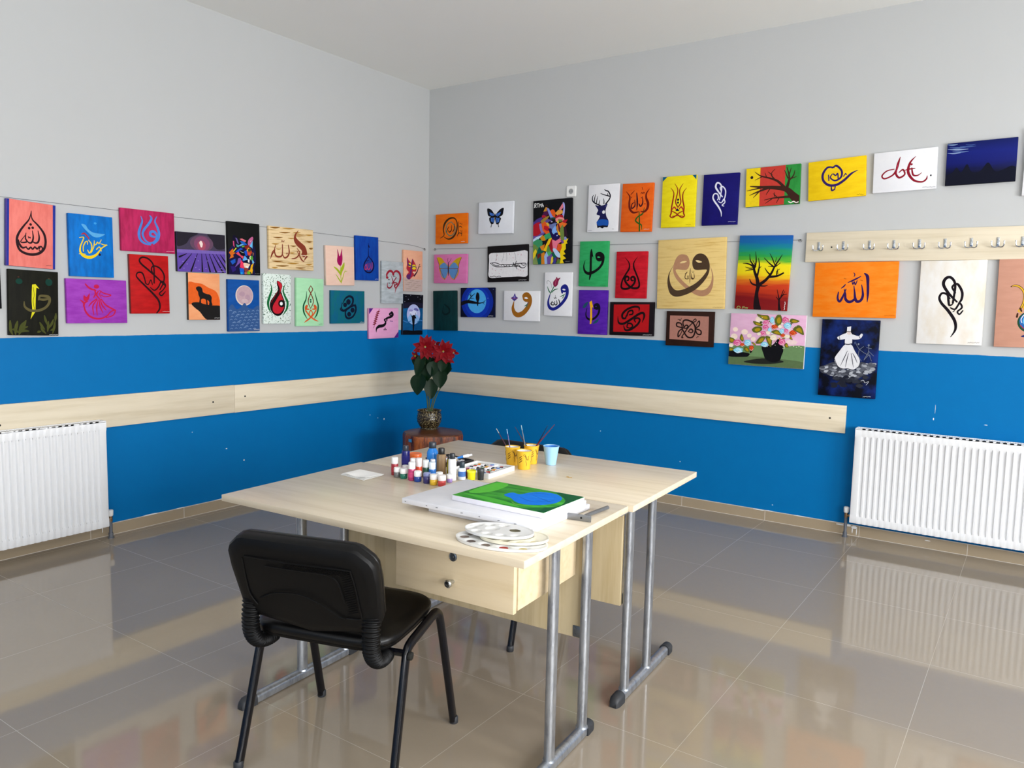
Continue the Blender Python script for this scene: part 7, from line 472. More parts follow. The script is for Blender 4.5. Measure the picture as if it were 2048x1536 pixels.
chrome = mat('chrome', 'c8ccd0', .18, 1.0, .02); chrome_d = mat('brushed_steel', '80868c', .35, .9)
for k, x in enumerate((.079, .225, .376, .511, .649, .782, .914, 1.044, 1.160, 1.29, 1.42, 1.55, 1.68)):
    q = MB().box((0, -.0025, .008), (.014, .005, .052), bev=.001)
    for zz in range(4): q.box((0, -.006, .022 - zz * .009), (.010, .003, .004), bev=.0008)
    for sg in (-1, 1):
        q.tube(cr([(sg * .002, -.005, -.016), (sg * .014, -.012, -.021), (sg * .026, -.022, -.018), (sg * .030, -.027, -.006), (sg * .0305, -.028, .008)], 5), .0034, seg=8)
        q.lathe([(.0012, -.002), (.005, 0), (.005, .004), (.001, .006)], 8, (sg * .0305, -.028, .008))
    q.build('hook', chrome if k % 2 else chrome, t_, loc=(x, -.020, -.002))
MB().lathe([(.005, 0), (.005, .0015), (.002, .002)], 10, rot=Matrix.Rotation(R(90), 4, 'X')).build('screw', dark_steel, t_, loc=(.156, -.0198, -.002))
pw = mat('white_plastic', 'eeeeec', .35, var=.02)
t_ = thing('power_socket', 'white square power socket on the right wall above the fox canvas', 'socket', (1.434, 0, 2.284))
q = MB(); an = [2 * math.pi * (i_ + .5) / 40 for i_ in range(40)]
sqr = [(.041 * math.cos(a) / max(abs(math.cos(a)), abs(math.sin(a))), .041 * math.sin(a) / max(abs(math.cos(a)), abs(math.sin(a)))) for a in an]
q.quadstrip([[(x * k_, -y_, z * k_) for x, z in sqr] for k_, y_ in ((1, .0005), (1, .006), (.94, .011))] + [[(.0225 * math.cos(a), -.0113, .0225 * math.sin(a)) for a in an]], True, False)
q.lathe([(.0225, -.0113), (.0225, -.0112), (.021, -.013), (.0195, -.0125), (.019, .001)], 24, rot=Matrix.Rotation(R(-90), 4, 'X') @ Matrix.Diagonal((1, 1, 1, 1)), cap=False)
q.build('cover_plate', pw, t_)
q = MB().lathe([(.0225, 0), (.0225, .0035)], 24, rot=Matrix.Rotation(R(90), 4, 'X')); q.build('socket_well', mat('socket_grey', '9a9c9e', .5), t_, loc=(0, -.0085, 0))
q = MB()
for sx in (-.0095, .0095): q.lathe([(.0025, 0), (.0025, .001)], 8, (sx, 0, 0), rot=Matrix.Rotation(R(90), 4, 'X'))
q.build('contact_hole', mat('black_hole', '101010', .8), t_, loc=(0, -.0125, 0))
# ------------------------------------------------------------------ radiators
enamel = mat('white_enamel', 'f0f1f3', .35, var=.01, spec=.4)
grey_pipe = mat('grey_pipe', '6c7078', .45, .3); brass = mat('valve_brass', '9a7a58', .35, .8)
def radiator(label, loc, rz, L, z0, z1, valve_left):
    t = thing('radiator', label, 'radiator', loc, rz, 'panel radiators')
    H = z1 - z0; d = .10; back = -.035
    q = MB(); pitch = .0333; n = int((L - .05) / pitch); x0 = (L - n * pitch) / 2; xs = [0, .012]
    prof = [(0, .004), (.006, 0), (x0, 0)]
    for k in range(n):
        a = x0 + k * pitch; prof += [(a + .004, 0), (a + .0075, .011), (a + .0245, .011), (a + .028, 0)]
    prof += [(L - .006, 0), (L, .004)]
    zz = [(z0, .004, 0), (z0 + .006, 0, 0), (z0 + .045, 0, 0), (z0 + .058, 0, 1), (z1 - .062, 0, 1), (z1 - .049, 0, 0), (z1 - .006, 0, 0), (z1, .004, 0)]
    V = [[q.bm.verts.new((x, -d + max(y * f_, e_ if y < .005 else 0), z)) for x, y in prof] for z, e_, f_ in [(z, e_, max(f_, 0)) for z, e_, f_ in zz]]
    for a, b in zip(V, V[1:]):
        for i in range(len(prof) - 1): q.bm.faces.new((a[i], a[i + 1], b[i + 1], b[i]))
    q.build('front_panel', enamel, t, sharp=50)
    q = MB().box((L / 2, back - .004, (z0 + z1) / 2), (L - .02, .008, H - .03)); q.build('rear_panel', enamel, t)
    for x in (.0015, L - .0015): MB().box((x, (-d + .004 + back) / 2, (z0 + z1) / 2), (.003, d - .006 + back, H), bev=.001).build('side_panel', enamel, t)
    q = MB(); yb, yf = back, -d + .006
    for y in (yb + .003, yf - .001): q.box((L / 2, y, z1 - .004), (L - .006, .010, .008))
    k = .01
    while k < L - .01: q.box((k, (yb + yf) / 2, z1 - .005), (.0045, abs(yf - yb), .005)); k += .0125
    q.build('top_grille', enamel, t)
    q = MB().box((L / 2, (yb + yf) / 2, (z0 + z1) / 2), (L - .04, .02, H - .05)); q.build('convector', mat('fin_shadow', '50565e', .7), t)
    for x in (.25, L - .25): MB().box((x, back / 2, (z0 + z1) / 2), (.03, -back - .001, H - .2)).build('wall_bracket', enamel, t)
    vx = -.028 if valve_left else L + .028; e = .003 if valve_left else L - .003
    q = MB().tube([(vx, -.06, -.0), (vx, -.06, z0 + .02)], .0095, seg=12); q.lathe([(.018, .0), (.018, .004), (.013, .006), (.013, .03), (.010, .03)], 14, (vx, -.06, 0)); q.build('pipe', grey_pipe, t)
    q = MB().tube([(vx, -.06, z0 + .02), (vx, -.06, z0 + .05)], .011, seg=12); q.tube([(vx, -.06, z0 + .034), (e, -.06, z0 + .034)], .008, seg=10); q.build('valve', brass, t)
    q = MB().lathe([(.011, 0), (.015, .004), (.017, .03), (.016, .036), (.010, .039)], 16, (vx, -.06, z0 + .05)); q.build('valve_knob', pw, t)
    return t
radiator('white panel radiator on the right wall below the white script canvas', (3.57, 0, 0), 0, 1.6, .105, .703, True)
radiator('white panel radiator on the left wall in front of the wooden guard board', (0, -2.905 - 1.6, 0), R(90), 1.6, .080, .702, False)

# ------------------------------------------------------------------ desks
edge = laminate('birch_edge', 'dccdb4', 'd0c1a7', 0, .4)
desk_top = laminate('desk_laminate', 'e0d3bd', 'd0c1a7', 0, .28)
panel_m = laminate('panel_laminate', 'cdbc98', 'b8a47c', 2, .45)
drawer_m = laminate('drawer_laminate', 'dcc9a8', 'ceb891', 0, .4)
t = NT('galvanised_steel'); f = t.noise(t.coord((60, 60, 14)), 1.0, 4, .7)
t.l(t.ramp(f, [(.32, lin('8a8e96')), (.5, lin('a8acb2')), (.7, lin('b6babf'))]), t.b.inputs['Base Color']); t.b.inputs['Metallic'].default_value = .8
t.l(t.math('MULTIPLY_ADD', f, .16, .24), t.b.inputs['Roughness']); galv = t.m
rubber = mat('black_rubber', '2a2c30', .55, var=.12, scale=40)
def frame(t, x, y0, y1, posts, side):
    q = MB(); prof = []
    n = 12
    def sec(y):  # foot bar section, rounded top
        r = .0165; pts = [(-r, .004), (r, .004)] + [(r * math.cos(a), .022 + .013 * math.sin(a)) for a in [math.pi * k / 8 for k in range(9)]]
        return [(x + a, y, b) for a, b in pts]
    q.quadstrip([sec(y0 + .03), sec(y1 - .03)]); q.build('foot_bar', galv, t)
    for y, s in ((y0, 1), (y1, -1)):
        q = MB(); rings = []
        for u, k, zt in ((0, .72, .55), (.006, .92, .85), (.018, 1.12, 1.1), (.045, 1.18, 1.14), (.06, 1.18, 1.14), (.06, 1.0, 1.0)):
            r = .0175 * k; rings.append([(x + a, y + s * u, b) for a, b in [(-r, 0), (r, 0)] + [(r * math.cos(v), .020 * zt + .015 * zt * math.sin(v)) for v in [math.pi * j / 8 for j in range(9)]]])
        q.quadstrip(rings); q.build('foot_cap', rubber, t)
    for y in posts:
        q = MB().tube([(x, y, .030), (x, y, .724)], .0205, .0140, seg=18, hint=(0, 1, 0), power=2.6); q.lathe([(.021, .030), (.019, .036), (.015, .038)], 14, (x, y, 0)); q.build('leg', galv, t)
    q = MB().box((x, (posts[0] + posts[1]) / 2, .7115), (.03, abs(posts[1] - posts[0]) + .24, .022), bev=.002); q.build('top_rail', galv, t)
def desk(label, loc, rz, L, D, fx, fy0, fy1, posts, panel_y, panel_z, drawer):
    t = thing('desk', label, 'desk', loc, rz, 'desks pushed together')
    q = MB().box((0, 0, .734), (L, D, .022), bev=.0012)
    q.bm.normal_update()
    for f_ in q.bm.faces:
        if abs(f_.normal.z) < .5: f_.material_index = 1
    q.build('tabletop', [desk_top, edge], t)
    for x, s in ((fx[0], -1), (fx[1], 1)): frame(t, x, fy0, fy1, posts, s)
    p0, p1 = fx[0] + .018, fx[1] - .018
    pn = MB().box(((p0 + p1) / 2, panel_y, (panel_z + .7) / 2), (p1 - p0, .018, .7 - panel_z), bev=.001).build('modesty_panel', panel_m, t)
    py = min(posts, key=lambda v: abs(v - panel_y))
    sd_ = -1 if drawer else 1
    for x, s in ((fx[0], 1), (fx[1], -1)):
        q = MB().box((x + s * .028, panel_y + sd_ * .0105, panel_z + .022), (.032, .003, .038), bev=.001)
        for dz in (-.012, .012): q.lathe([(.004, 0), (.004, .002)], 8, (x + s * .036, panel_y + sd_ * .0125, panel_z + .022 + dz), rot=Matrix.Rotation(R(90), 4, 'X'))
        q.build('bracket', chrome_d, t)
    if drawer:
        x0, x1, y0, y1, z0, z1 = drawer
        MB().box(((x0 + x1) / 2, (y0 + y1) / 2 + .006, (z0 + z1) / 2), (x1 - x0 - .006, y1 - y0 - .012, z1 - z0 - .004), bev=.001).build('drawer_case', drawer_m, t)
        d = MB().box(((x0 + x1) / 2, y0 - .009, (z0 + z1) / 2), (x1 - x0, .018, z1 - z0), bev=.0015).build('drawer', drawer_m, t)
        rt = Matrix.Rotation(R(90), 4, 'X'); cx = (x0 + x1) / 2 + .004
        q = MB().lathe([(.0135, 0), (.0135, .003), (.0105, .0045), (.010, .0035), (.004, .0035), (.0035, .005), (.0005, .005)], 20, (cx, y0 - .018, z1 - .05), rot=rt); q.build('lock', chrome_d, d)
        q = MB().lathe([(.006, 0), (.006, .014), (.009, .016), (.0125, .022), (.0125, .027), (.009, .031), (.001, .032)], 20, (cx, y0 - .018, z0 + .055), rot=rt); q.build('knob', chrome, d)
    return t
YAW = R(3.2)
desk('pale wooden desk with a drawer and grey steel legs, nearest the black chair back', (2.7935, -3.241, 0), YAW, 1.205, .695, (-.512, .546), -.357, .224, (-.0695, .1555), .168, .328, (.085, .512, -.228, .15, .542, .722))
desk('pale wooden desk without drawer, standing behind the first desk and holding the cups', (2.7705, -2.551, 0), YAW, 1.205, .675, (-.548, .545), -.314, .257, (-.2168, -.0032), -.232, .346, None)
ZT = .7455

# ------------------------------------------------------------------ chairs
bpl = mat('black_plastic', '070708', .48, var=.05, spec=.22, bump=.02, scale=300)
bseat = mat('black_vinyl', '060607', .36, var=.1, spec=.3, scale=12, bump=.03)
bframe = mat('black_lacquered_steel', '07080e', .25, spec=.4, var=.03)
def chair(label, loc, rz):
    t = thing('office_chair', label, 'chair', loc, rz, 'black visitor chairs')
    for sx in (-1, 1):
        rear = cr([(sx * .255, -.225, .012), (sx * .250, -.170, .20), (sx * .246, -.122, .365), (sx * .244, -.108, .398), (sx * .243, -.080, .412), (sx * .243, -.02, .421)], 5)
        l = MB().tube(rear, .0165, .0108, seg=14, hint=(0, 1, 0), power=2.5).build('leg', bframe, t)
        MB().lathe([(.0135, 0), (.0150, .002), (.0148, .020), (.012, .024)], 12, (sx * .256, -.227, 0)).build('foot_cap', rubber, l)
        front = cr([(sx * .255, .235, .012), (sx * .250, .175, .24), (sx * .246, .134, .395), (sx * .244, .118, .425), (sx * .243, .09, .436), (sx * .243, .04, .430), (sx * .243, -.02, .421)], 5)
        l = MB().tube(front, .0165, .0108, seg=14, hint=(0, 1, 0), power=2.5).build('leg', bframe, t)
        MB().lathe([(.0135, 0), (.0150, .002), (.0148, .020), (.012, .024)], 12, (sx * .256, .237, 0)).build('foot_cap', rubber, l)
        q = MB().tube([(sx * .16, -.118, .392), (sx * .262, -.118, .392)], .006, seg=8); q.lathe([(.012, 0), (.013, .004), (.012, .010), (.004, .012)], 12, (sx * .256, -.118, .392), rot=Matrix.Rotation(R(90 * sx), 4, 'Y')); q.build('bolt', dark_steel, t)
        # corrugated gaiter over the back upright
        P = cr([(sx * .196, -.232, .545), (sx * .197, -.238, .49), (sx * .197, -.232, .44), (sx * .196, -.205, .405), (sx * .194, -.165, .392), (sx * .192, -.135, .393)], 10)
        rr = [.0275 + .0035 * math.sin(i * 1.9) for i in range(len(P))]
        # denser ripples
        PP = cr(P, 3); rr = [(.026 - .004 * (i / len(PP))) + .0032 * math.sin(i * 2 * math.pi / 6.2) for i in range(len(PP))]
        MB().tube(PP, rr, [a * .82 for a in rr], seg=14, hint=(1, 0, 0)).build('upright_gaiter', bpl, t, sharp=70)
    for y in (-.118, .07):
        MB().tube([(-.243, y, .40 if y < 0 else .424), (.243, y, .40 if y < 0 else .424)], .008, seg=8).build('cross_bar', bframe, t)
    # seat cushion (superellipse outline, domed)
    def outline(k, a=.232, b=.195, p=5):
        o = []
        for i in range(48):
            th = 2 * math.pi * i / 48; c, s = math.cos(th), math.sin(th)
            o.append((a * k * math.copysign(abs(c) ** (2 / p), c), -.025 + b * k * math.copysign(abs(s) ** (2 / p), s)))
        return o
    def rings(spec): return [[(x, y, z + .022 * max(0, (y - .02)) * 2 - .25 * max(0, y - .10) ** 1.5 - .05 * (x * x)) for x, y in outline(k)] for k, z in spec]
    MB().quadstrip(rings([(.93, .436), (.985, .440), (1.0, .450), (.992, .462), (.95, .470), (.8, .474), (.5, .470), (.1, .466)])).build('seat', bseat, t, sharp=80)
    MB().quadstrip(rings([(.70, .418), (.88, .421), (.965, .430), (.97, .438)])).build('seat_shell', bpl, t, sharp=60)
    # back: plastic shell (rear) and pad (front); tilted frame
    by0, bz0, by1, bz1 = -.205, .492, -.292, .757
    th = math.atan2(by0 - by1, bz1 - bz0); Hh = math.hypot(by1 - by0, bz1 - bz0)
    M = Matrix.Translation((0, by0 - .012, bz0)) @ Matrix.Rotation(th, 4, 'X')
    def bo(k, dz=0):  # outline: chamfered top corners, curved bottom
        w, hh = .236, Hh
        pts = [(-w + .022, 0.022), (-w + .06, -.010 + .012), (-.12, -.004), (0, -.022), (.12, -.004), (w - .06, .002), (w - .022, .022), (w - .010, .05), (w, .17), (w - .002, hh - .055), (w - .012, hh - .035), (w - .045, hh - .006), (w - .065, hh), (-w + .065, hh), (-w + .045, hh - .006), (-w + .012, hh - .035), (-w + .002, hh - .055), (-w, .17), (-w + .010, .05)]
        c = (0, hh / 2)
        return [(x * (1 - k / w), c[1] + (z - c[1]) * (1 - k / (hh / 2))) for x, z in pts]
    def curve(x): return .16 * x * x   # wraps round the sitter
    def pl(k, y): return [M @ Vector((x, y + curve(x), z)) for x, z in bo(k)]
    sh = MB().quadstrip([pl(.002, .016), pl(0, .010), pl(.0, -.006), pl(.004, -.014), pl(.016, -.021), pl(.030, -.0235)]).build('back_shell', bpl, t, sharp=28)
    MB().quadstrip([pl(.004, .014), pl(.001, .020), pl(.004, .032), pl(.018, .040), pl(.06, .043)]).build('back_pad', bseat, t, sharp=70)
    q = MB()  # raised ridges and recess moulded into the rear of the shell
    def rp(P, r=.0022): q.tube([tuple(M @ Vector((x, -.0235 + curve(x) * .9 - .0005, z))) for x, z in cr(P, 8)], r, seg=6)
    rp([(-.175, .215), (-.18, .10), (-.160, .055)]); rp([(-.165, .222), (.0, .222), (.150, .222), (.172, .205), (.178, .10), (.178, .065), (.168, .058), (.130, .058)])
    rp([(-.10, .200), (.02, .200), (.095, .198), (.125, .175), (.135, .110)]); rp([(-.145, .080), (-.09, .108), (-.01, .118), (.05, .098), (.105, .062), (.125, .056)])
    for k in range(26):
        x = -.02 + k * .0075; a = Vector((min(x, .165), -.0238, .210)); 
        z0 = .205; P = [(max(-.09, x - .03), z0 - .006), (min(.168, x + .0), z0 + .010)]
        if x - .03 > -.09 and x < .168: q.tube([tuple(M @ Vector((u, -.0232 + curve(u) * .9, w_))) for u, w_ in P], .0012, seg=4)
    for k in range(18):
        z = .07 + k * .0075; q.tube([tuple(M @ Vector((u, -.0232 + curve(u) * .9, w_))) for u, w_ in ((.140, z), (.170, z + .012))], .0012, seg=4)
    q.build('moulded_relief', bpl, sh)
    return t
chair('black plastic-backed visitor chair in front of the drawer, seen from behind', (2.763, -3.545, 0), R(16.5))
chair('black visitor chair tucked under the far side of the far desk, mostly hidden', (2.527, -2.445, 0), R(180))

# ------------------------------------------------------------------ tree stump and poinsettia
t_ = NT('stump_bark'); v = t_.coord((24, 24, 3.5)); f = t_.noise(v, 1.0, 6, .75)
t_.l(t_.ramp(f, [(.36, lin('1c0c06')), (.46, lin('6a2e0e')), (.56, lin('a8581c')), (.66, lin('5a230c'))]), t_.b.inputs['Base Color']); t_.b.inputs['Roughness'].default_value = .3; t_.bump(f, .8, .012); bark = t_.m
t_ = NT('stump_slice'); x = t_.t.nodes.new('ShaderNodeSeparateXYZ'); t_.l(t_.coord(), x.inputs[0])
rr_ = t_.math('SQRT', t_.math('ADD', t_.math('MULTIPLY', x.outputs[0], x.outputs[0]), t_.math('MULTIPLY', x.outputs[1], x.outputs[1])))
rg = t_.math('SINE', t_.math('ADD', t_.math('MULTIPLY', rr_, 330), t_.math('MULTIPLY', t_.noise(t_.coord((6, 6, 6)), 1.0, 4), 14)))
t_.l(t_.mix(t_.math('MULTIPLY_ADD', rg, .3, .5), lin('46220f'), lin('70401f')), t_.b.inputs['Base Color']); t_.b.inputs['Roughness'].default_value = .3; slice_m = t_.m
st = thing('tree_stump', 'varnished brown tree stump used as a stand in the room corner', 'tree stump', (.735, -.765, 0))
def so(k, z, j=0):
    return [(.225 * k * (1 + .05 * math.sin(3 * a + 1) + .035 * math.sin(5 * a + 2) + .015 * math.sin(13 * a + z * 6)) * math.cos(a), .225 * k * (1 + .05 * math.sin(3 * a + 1) + .035 * math.sin(5 * a + 2) + .015 * math.sin(13 * a + z * 6)) * math.sin(a), z) for a in [2 * math.pi * i / 72 for i in range(72)]]
MB().quadstrip([so(1.07, 0), so(1.03, .06), so(1.0, .2), so(.99, .38), so(1.0, .425), so(.985, .438)], True, True).build('trunk', bark, st)
MB().quadstrip([so(.984, .4382), so(.96, .446), so(.9, .450), so(.5, .4505), so(.02, .4505)], True, True).build('top_slice', slice_m, st)
MB().box((0, 0, 0), (.030, .003, .024), bev=.0008).build('paper_tag', mat('blue_tag', '2a86c0', .6), st, loc=(-.028, -.232, .405), rot=(0, 0, R(0)))
pz = .4512
pt = thing('potted_poinsettia', 'red poinsettia in a patterned brown ceramic pot on the tree stump', 'potted plant', (.635, -.70, pz))
t_ = NT('glazed_pot'); v = t_.coord((1, 1, 1)); vo = t_.t.nodes.new('ShaderNodeTexVoronoi'); vo.inputs['Scale'].default_value = 90; t_.l(v, vo.inputs['Vector'])
t_.l(t_.ramp(vo.outputs['Distance'], [(.05, lin('aca284')), (.3, lin('70623f')), (.6, lin('2a2218'))]), t_.b.inputs['Base Color']); t_.b.inputs['Roughness'].default_value = .15; t_.bump(vo.outputs['Distance'], .5, .004); potm = t_.m
MB().lathe([(.062, 0), (.066, .004), (.064, .010), (.075, .022), (.092, .055), (.096, .085), (.091, .115), (.088, .128), (.091, .138), (.094, .143), (.090, .146), (.083, .140), (.082, .118)], 40, cap=False).build('pot', potm, pt)
MB().lathe([(.0825, .112), (.07, .118), (.03, .121), (.001, .122)], 24, cap=True).build('soil', mat('potting_soil', '2a1c12', .9, var=.4, scale=120, bump=.8), pt)
MB().lathe([(.055, 0), (.070, -.0), (.0705, .003), (.066, .004)], 28).build('saucer_ring', potm, pt)
rv = Vector((math.cos(R(34.5)), math.sin(R(34.5)), 0)); dv = Vector((math.sin(R(34.5)), -math.cos(R(34.5)), 0))   # towards the room centre
KP = 1 / 6.144 / 262
def pp(x, y, d=0.0): return rv * ((x - 482) * KP) + dv * d + Vector((0, 0, .142 + (1000 - y) * KP))
stem_m = mat('plant_stem', '4a5a34', .5); leaf_m = mat('poinsettia_leaf', '08240f', .45, var=.3, scale=25, spec=.2); red_m = mat('red_bract', '7c0412', .55, var=.3, scale=30, spec=.15); yel_m = mat('flower_bud', 'b8a020', .5)
for P in ([(470, 1060, 0), (455, 850, .02), (432, 700, .03), (425, 450, .02), (430, 240, .01)], [(485, 1060, 0), (530, 860, .02), (590, 700, .03), (630, 500, .01), (650, 290, .01)], [(480, 1060, -.02), (470, 800, -.03), (450, 560, -.05), (330, 360, -.02)], [(495, 1060, -.02), (560, 830, -.03), (660, 620, -.05), (760, 330, -.03)]):
    MB().tube(cr([tuple(pp(*p)) for p in P], 6), [.005 - .003 * i / 24 for i in range(25)][:6 * (len(P) - 1) + 1], seg=8).build('stem', stem_m, pt)
def leaf(mb, base, tip, width, nrm, curl=.15, pointy=1.0, fold=.25):
    base, tip = Vector(base), Vector(tip); ax = tip - base; L = ax.length; ax.normalize(); n = Vector(nrm); n = (n - ax * n.dot(ax)).normalized(); sd = ax.cross(n)
    def fn(u, v):
        w = width * .5 * (math.sin(math.pi * min(1, u) ** .75) ** (.8 * pointy)) * (1.0 if u < .98 else .3)
        s = (v - .5) * 2
        return base + ax * L * u + sd * w * s + n * (abs(s) * w * fold - curl * L * (u - .3) ** 2 * (1 if u > .3 else .3))
    mb.grid(fn, 10, 6); return mb
for (bx, by, tx, ty, w, d) in ((395, 330, 322, 560, 105, .05), (455, 440, 430, 640, 165, .05), (530, 400, 520, 560, 120, .07), (375, 560, 335, 790, 170, .06), (505, 620, 512, 835, 135, .07), (620, 500, 620, 700, 145, .07), (700, 400, 690, 550, 110, .04), (655, 375, 635, 500, 95, .08), (300, 330, 316, 480, 80, -.02), (450, 380, 560, 470, 110, -.05), (470, 470, 330, 640, 120, -.07), (600, 520, 740, 480, 110, -.07), (440, 300, 420, 440, 110, .02)):
    q = MB(); b = pp(bx, by, d * .6); tt = pp(tx, ty, d)
    leaf(q, b + (b - tt) * .10, tt + (tt - b) * .06, w * KP * 1.3, dv + Vector((0, 0, .35)) + rv * random.uniform(-.5, .5)); q.tube([tuple(b), tuple(b + (b - tt) * .12 - dv * .02), tuple(pp((bx + 480) / 2, by + 10, 0))], .0016, seg=5)
    q.build('leaf', leaf_m, pt, sharp=180, fix=False)
for (cx, cy, r, d, n) in ((432, 215, 158, .05, 16), (655, 265, 156, .06, 17), (300, 335, 70, -.01, 6), (770, 280, 75, .0, 6), (590, 350, 90, .03, 8), (540, 190, 80, -.01, 7), (720, 360, 80, .02, 7)):
    c = pp(cx, cy, d); q = MB(); a0 = random.random() * 6
    for k in range(n):
        a = a0 + k * 2.399; rr = r * KP * (1.0 if k < n * .6 else .62)
        tipd = rv * math.cos(a) + Vector((0, 0, 1)) * math.sin(a); out = .1 if k < n * .6 else .5
        leaf(q, c + tipd * .006, c + tipd * rr + dv * (out * rr), rr * .50, dv + tipd * -.3, .12, 1.3, .2)
    fl = q.build('flower', red_m, pt, sharp=180, fix=False)
    q = MB()
    for k in range(6): q.lathe([(.0005, 0), (.003, .001), (.0025, .004), (.0005, .006)], 6, c + dv * .008 + rv * .005 * math.cos(k) + Vector((0, 0, .005 * math.sin(k))))
    q.build('bud', yel_m, fl)

# ------------------------------------------------------------------ things on the desks
KIT = 'paint bottles and jars on the desk'
BOT = [  # name, label, x, y, r, body height, total height, body colour, cap colour, kind
 ('paint_bottle', 'tall dark red paint bottle with a white cap, leftmost of the bottles', 2.4477, -3.0156, .0139, .044, .0687, 'a02c38', 'eeeeee', 'tall'),
 ('paint_jar', 'small grey paint jar with white lid beside the tall dark red bottle', 2.4841, -3.0404, .0131, .0207, .0377, '6c6c6c', 'eeeeee', 'jar'),
 ('paint_jar', 'white paint jar behind the grey and green jars', 2.4675, -2.9767, .0127, .0136, .0333, 'd0d0d0', 'e6e6ea', 'jar'),
 ('paint_jar', 'small green paint jar with white lid between grey jar and magenta bottle', 2.5174, -3.0408, .0142, .0194, .0379, '1f6e5c', 'eeeeee', 'jar'),
 ('paint_bottle', 'tall navy blue paint bottle with a dark flip cap', 2.3889, -2.8887, .0169, .0686, .0897, '17186e', '28303c', 'tall'),
 ('paint_tub', 'wide orange paint tub behind the navy bottle', 2.3584, -2.7964, .0263, .0268, .0412, 'd45418', 'e46a24', 'tub'),
 ('paint_bottle', 'magenta paint bottle with a white cap in the front row', 2.5606, -3.0424, .0142, .0437, .0692, 'b03468', 'f0f0f0', 'tall'),
 ('paint_bottle', 'white-capped pale paint bottle behind the magenta bottle', 2.5247, -2.9907, .0128, .0428, .071, 'c8a8a0', 'eeeeee', 'tall'),
 ('paint_bottle', 'orange-red paint bottle with a white cap', 2.5494, -2.9861, .0125, .0423, .0749, 'c8482c', 'e8dcdc', 'tall'),
 ('paint_bottle', 'dark green paint bottle with a white cap', 2.5701, -2.9748, .0130, .0398, .0679, '24503c', 'dfe4e4', 'tall'),
 ('paint_bottle', 'beige paint bottle with white cap standing behind the light blue bottle', 2.5582, -2.9185, .0107, .0358, .0603, 'c8bca8', 'e8e8f0', 'tall'),
 ('paint_bottle', 'light blue paint bottle with a white cap', 2.5942, -2.9686, .0140, .0355, .0621, '2a70c4', 'dceaf4', 'tall'),
 ('paint_jar', 'small royal blue paint jar with white lid in the front row', 2.5926, -3.0447, .0143, .0203, .0394, '1f4494', 'eeeeee', 'jar'),
 ('paint_bottle', 'large bright blue paint bottle with a dark cap, the tallest one', 2.5096, -2.8635, .0225, .070, .1154, '2484de', '28303a', 'shoulder'),
 ('paint_bottle', 'bronze brown metallic paint bottle with a black cap', 2.5700, -2.8805, .0195, .0765, .1011, '8a7050', '181818', 'square'),
 ('paint_jar', 'purple paint jar with a translucent violet lid', 2.6372, -3.0431, .0146, .0273, .0387, '34306c', '8088b8', 'jar'),
 ('paint_jar', 'small yellow paint jar with white lid in the front row', 2.6736, -3.0483, .0145, .0211, .0391, 'e0b830', 'f0ece8', 'jar'),
 ('paint_jar', 'dark brown paint jar with white lid between yellow and red jars', 2.6628, -3.0025, .0126, .0219, .0384, '44201c', 'eeeeee', 'jar'),
 ('paint_jar', 'small red paint jar with white lid next to the big canvas corner', 2.7084, -3.0426, .0145, .0208, .0404, 'd04848', 'f4ecec', 'jar'),
 ('paint_jar', 'small lilac paint jar with white lid behind the red jar', 2.6928, -2.9797, .0109, .0150, .0307, '9c84c4', 'eeeeee', 'jar'),
 ('paint_bottle', 'slim white paint bottle with a black cap', 2.6789, -2.9463, .0153, .0819, .1029, 'e8e8ea', '22262a', 'tall'),
 ('paint_bottle', 'small white-labelled paint bottle with a dark teal cap', 2.6983, -2.9110, .0150, .0445, .0684, 'dfe6ee', '142c38', 'label'),
 ('paint_tub', 'bright yellow open paint tub near the white tray', 2.7270, -2.8890, .0170, .0321, .0354, 'e8e018', 'f0ea30', 'open'),
 ('paint_tub', 'black paint tub beside the yellow tub', 2.7570, -2.8700, .0138, .0318, .0425, '282c30', '34383c', 'tub'),
 ('paint_jar', 'maroon paint jar between the labelled bottle and the yellow tub', 2.6950, -2.8760, .0092, .0249, .0357, '8a2030', '7c2028', 'jar'),
 ('paint_bottle', 'thin olive yellow paint bottle with a black cap behind the white bottle', 2.6000, -2.8710, .0081, .0584, .0734, '8c8428', '1c1c1c', 'tall')]
for _ in range(60):
    for i in range(len(BOT)):
        for j in range(i):
            a, b = BOT[i], BOT[j]; dx, dy = a[2] - b[2], a[3] - b[3]; d = math.hypot(dx, dy); mn = a[4] + b[4] + .0012
            if d < mn:
                s = (mn - d) / d / 2
                BOT[i] = (*a[:2], a[2] + dx * s, a[3] + dy * s, *a[4:]); BOT[j] = (*b[:2], b[2] - dx * s, b[3] - dy * s, *b[4:])
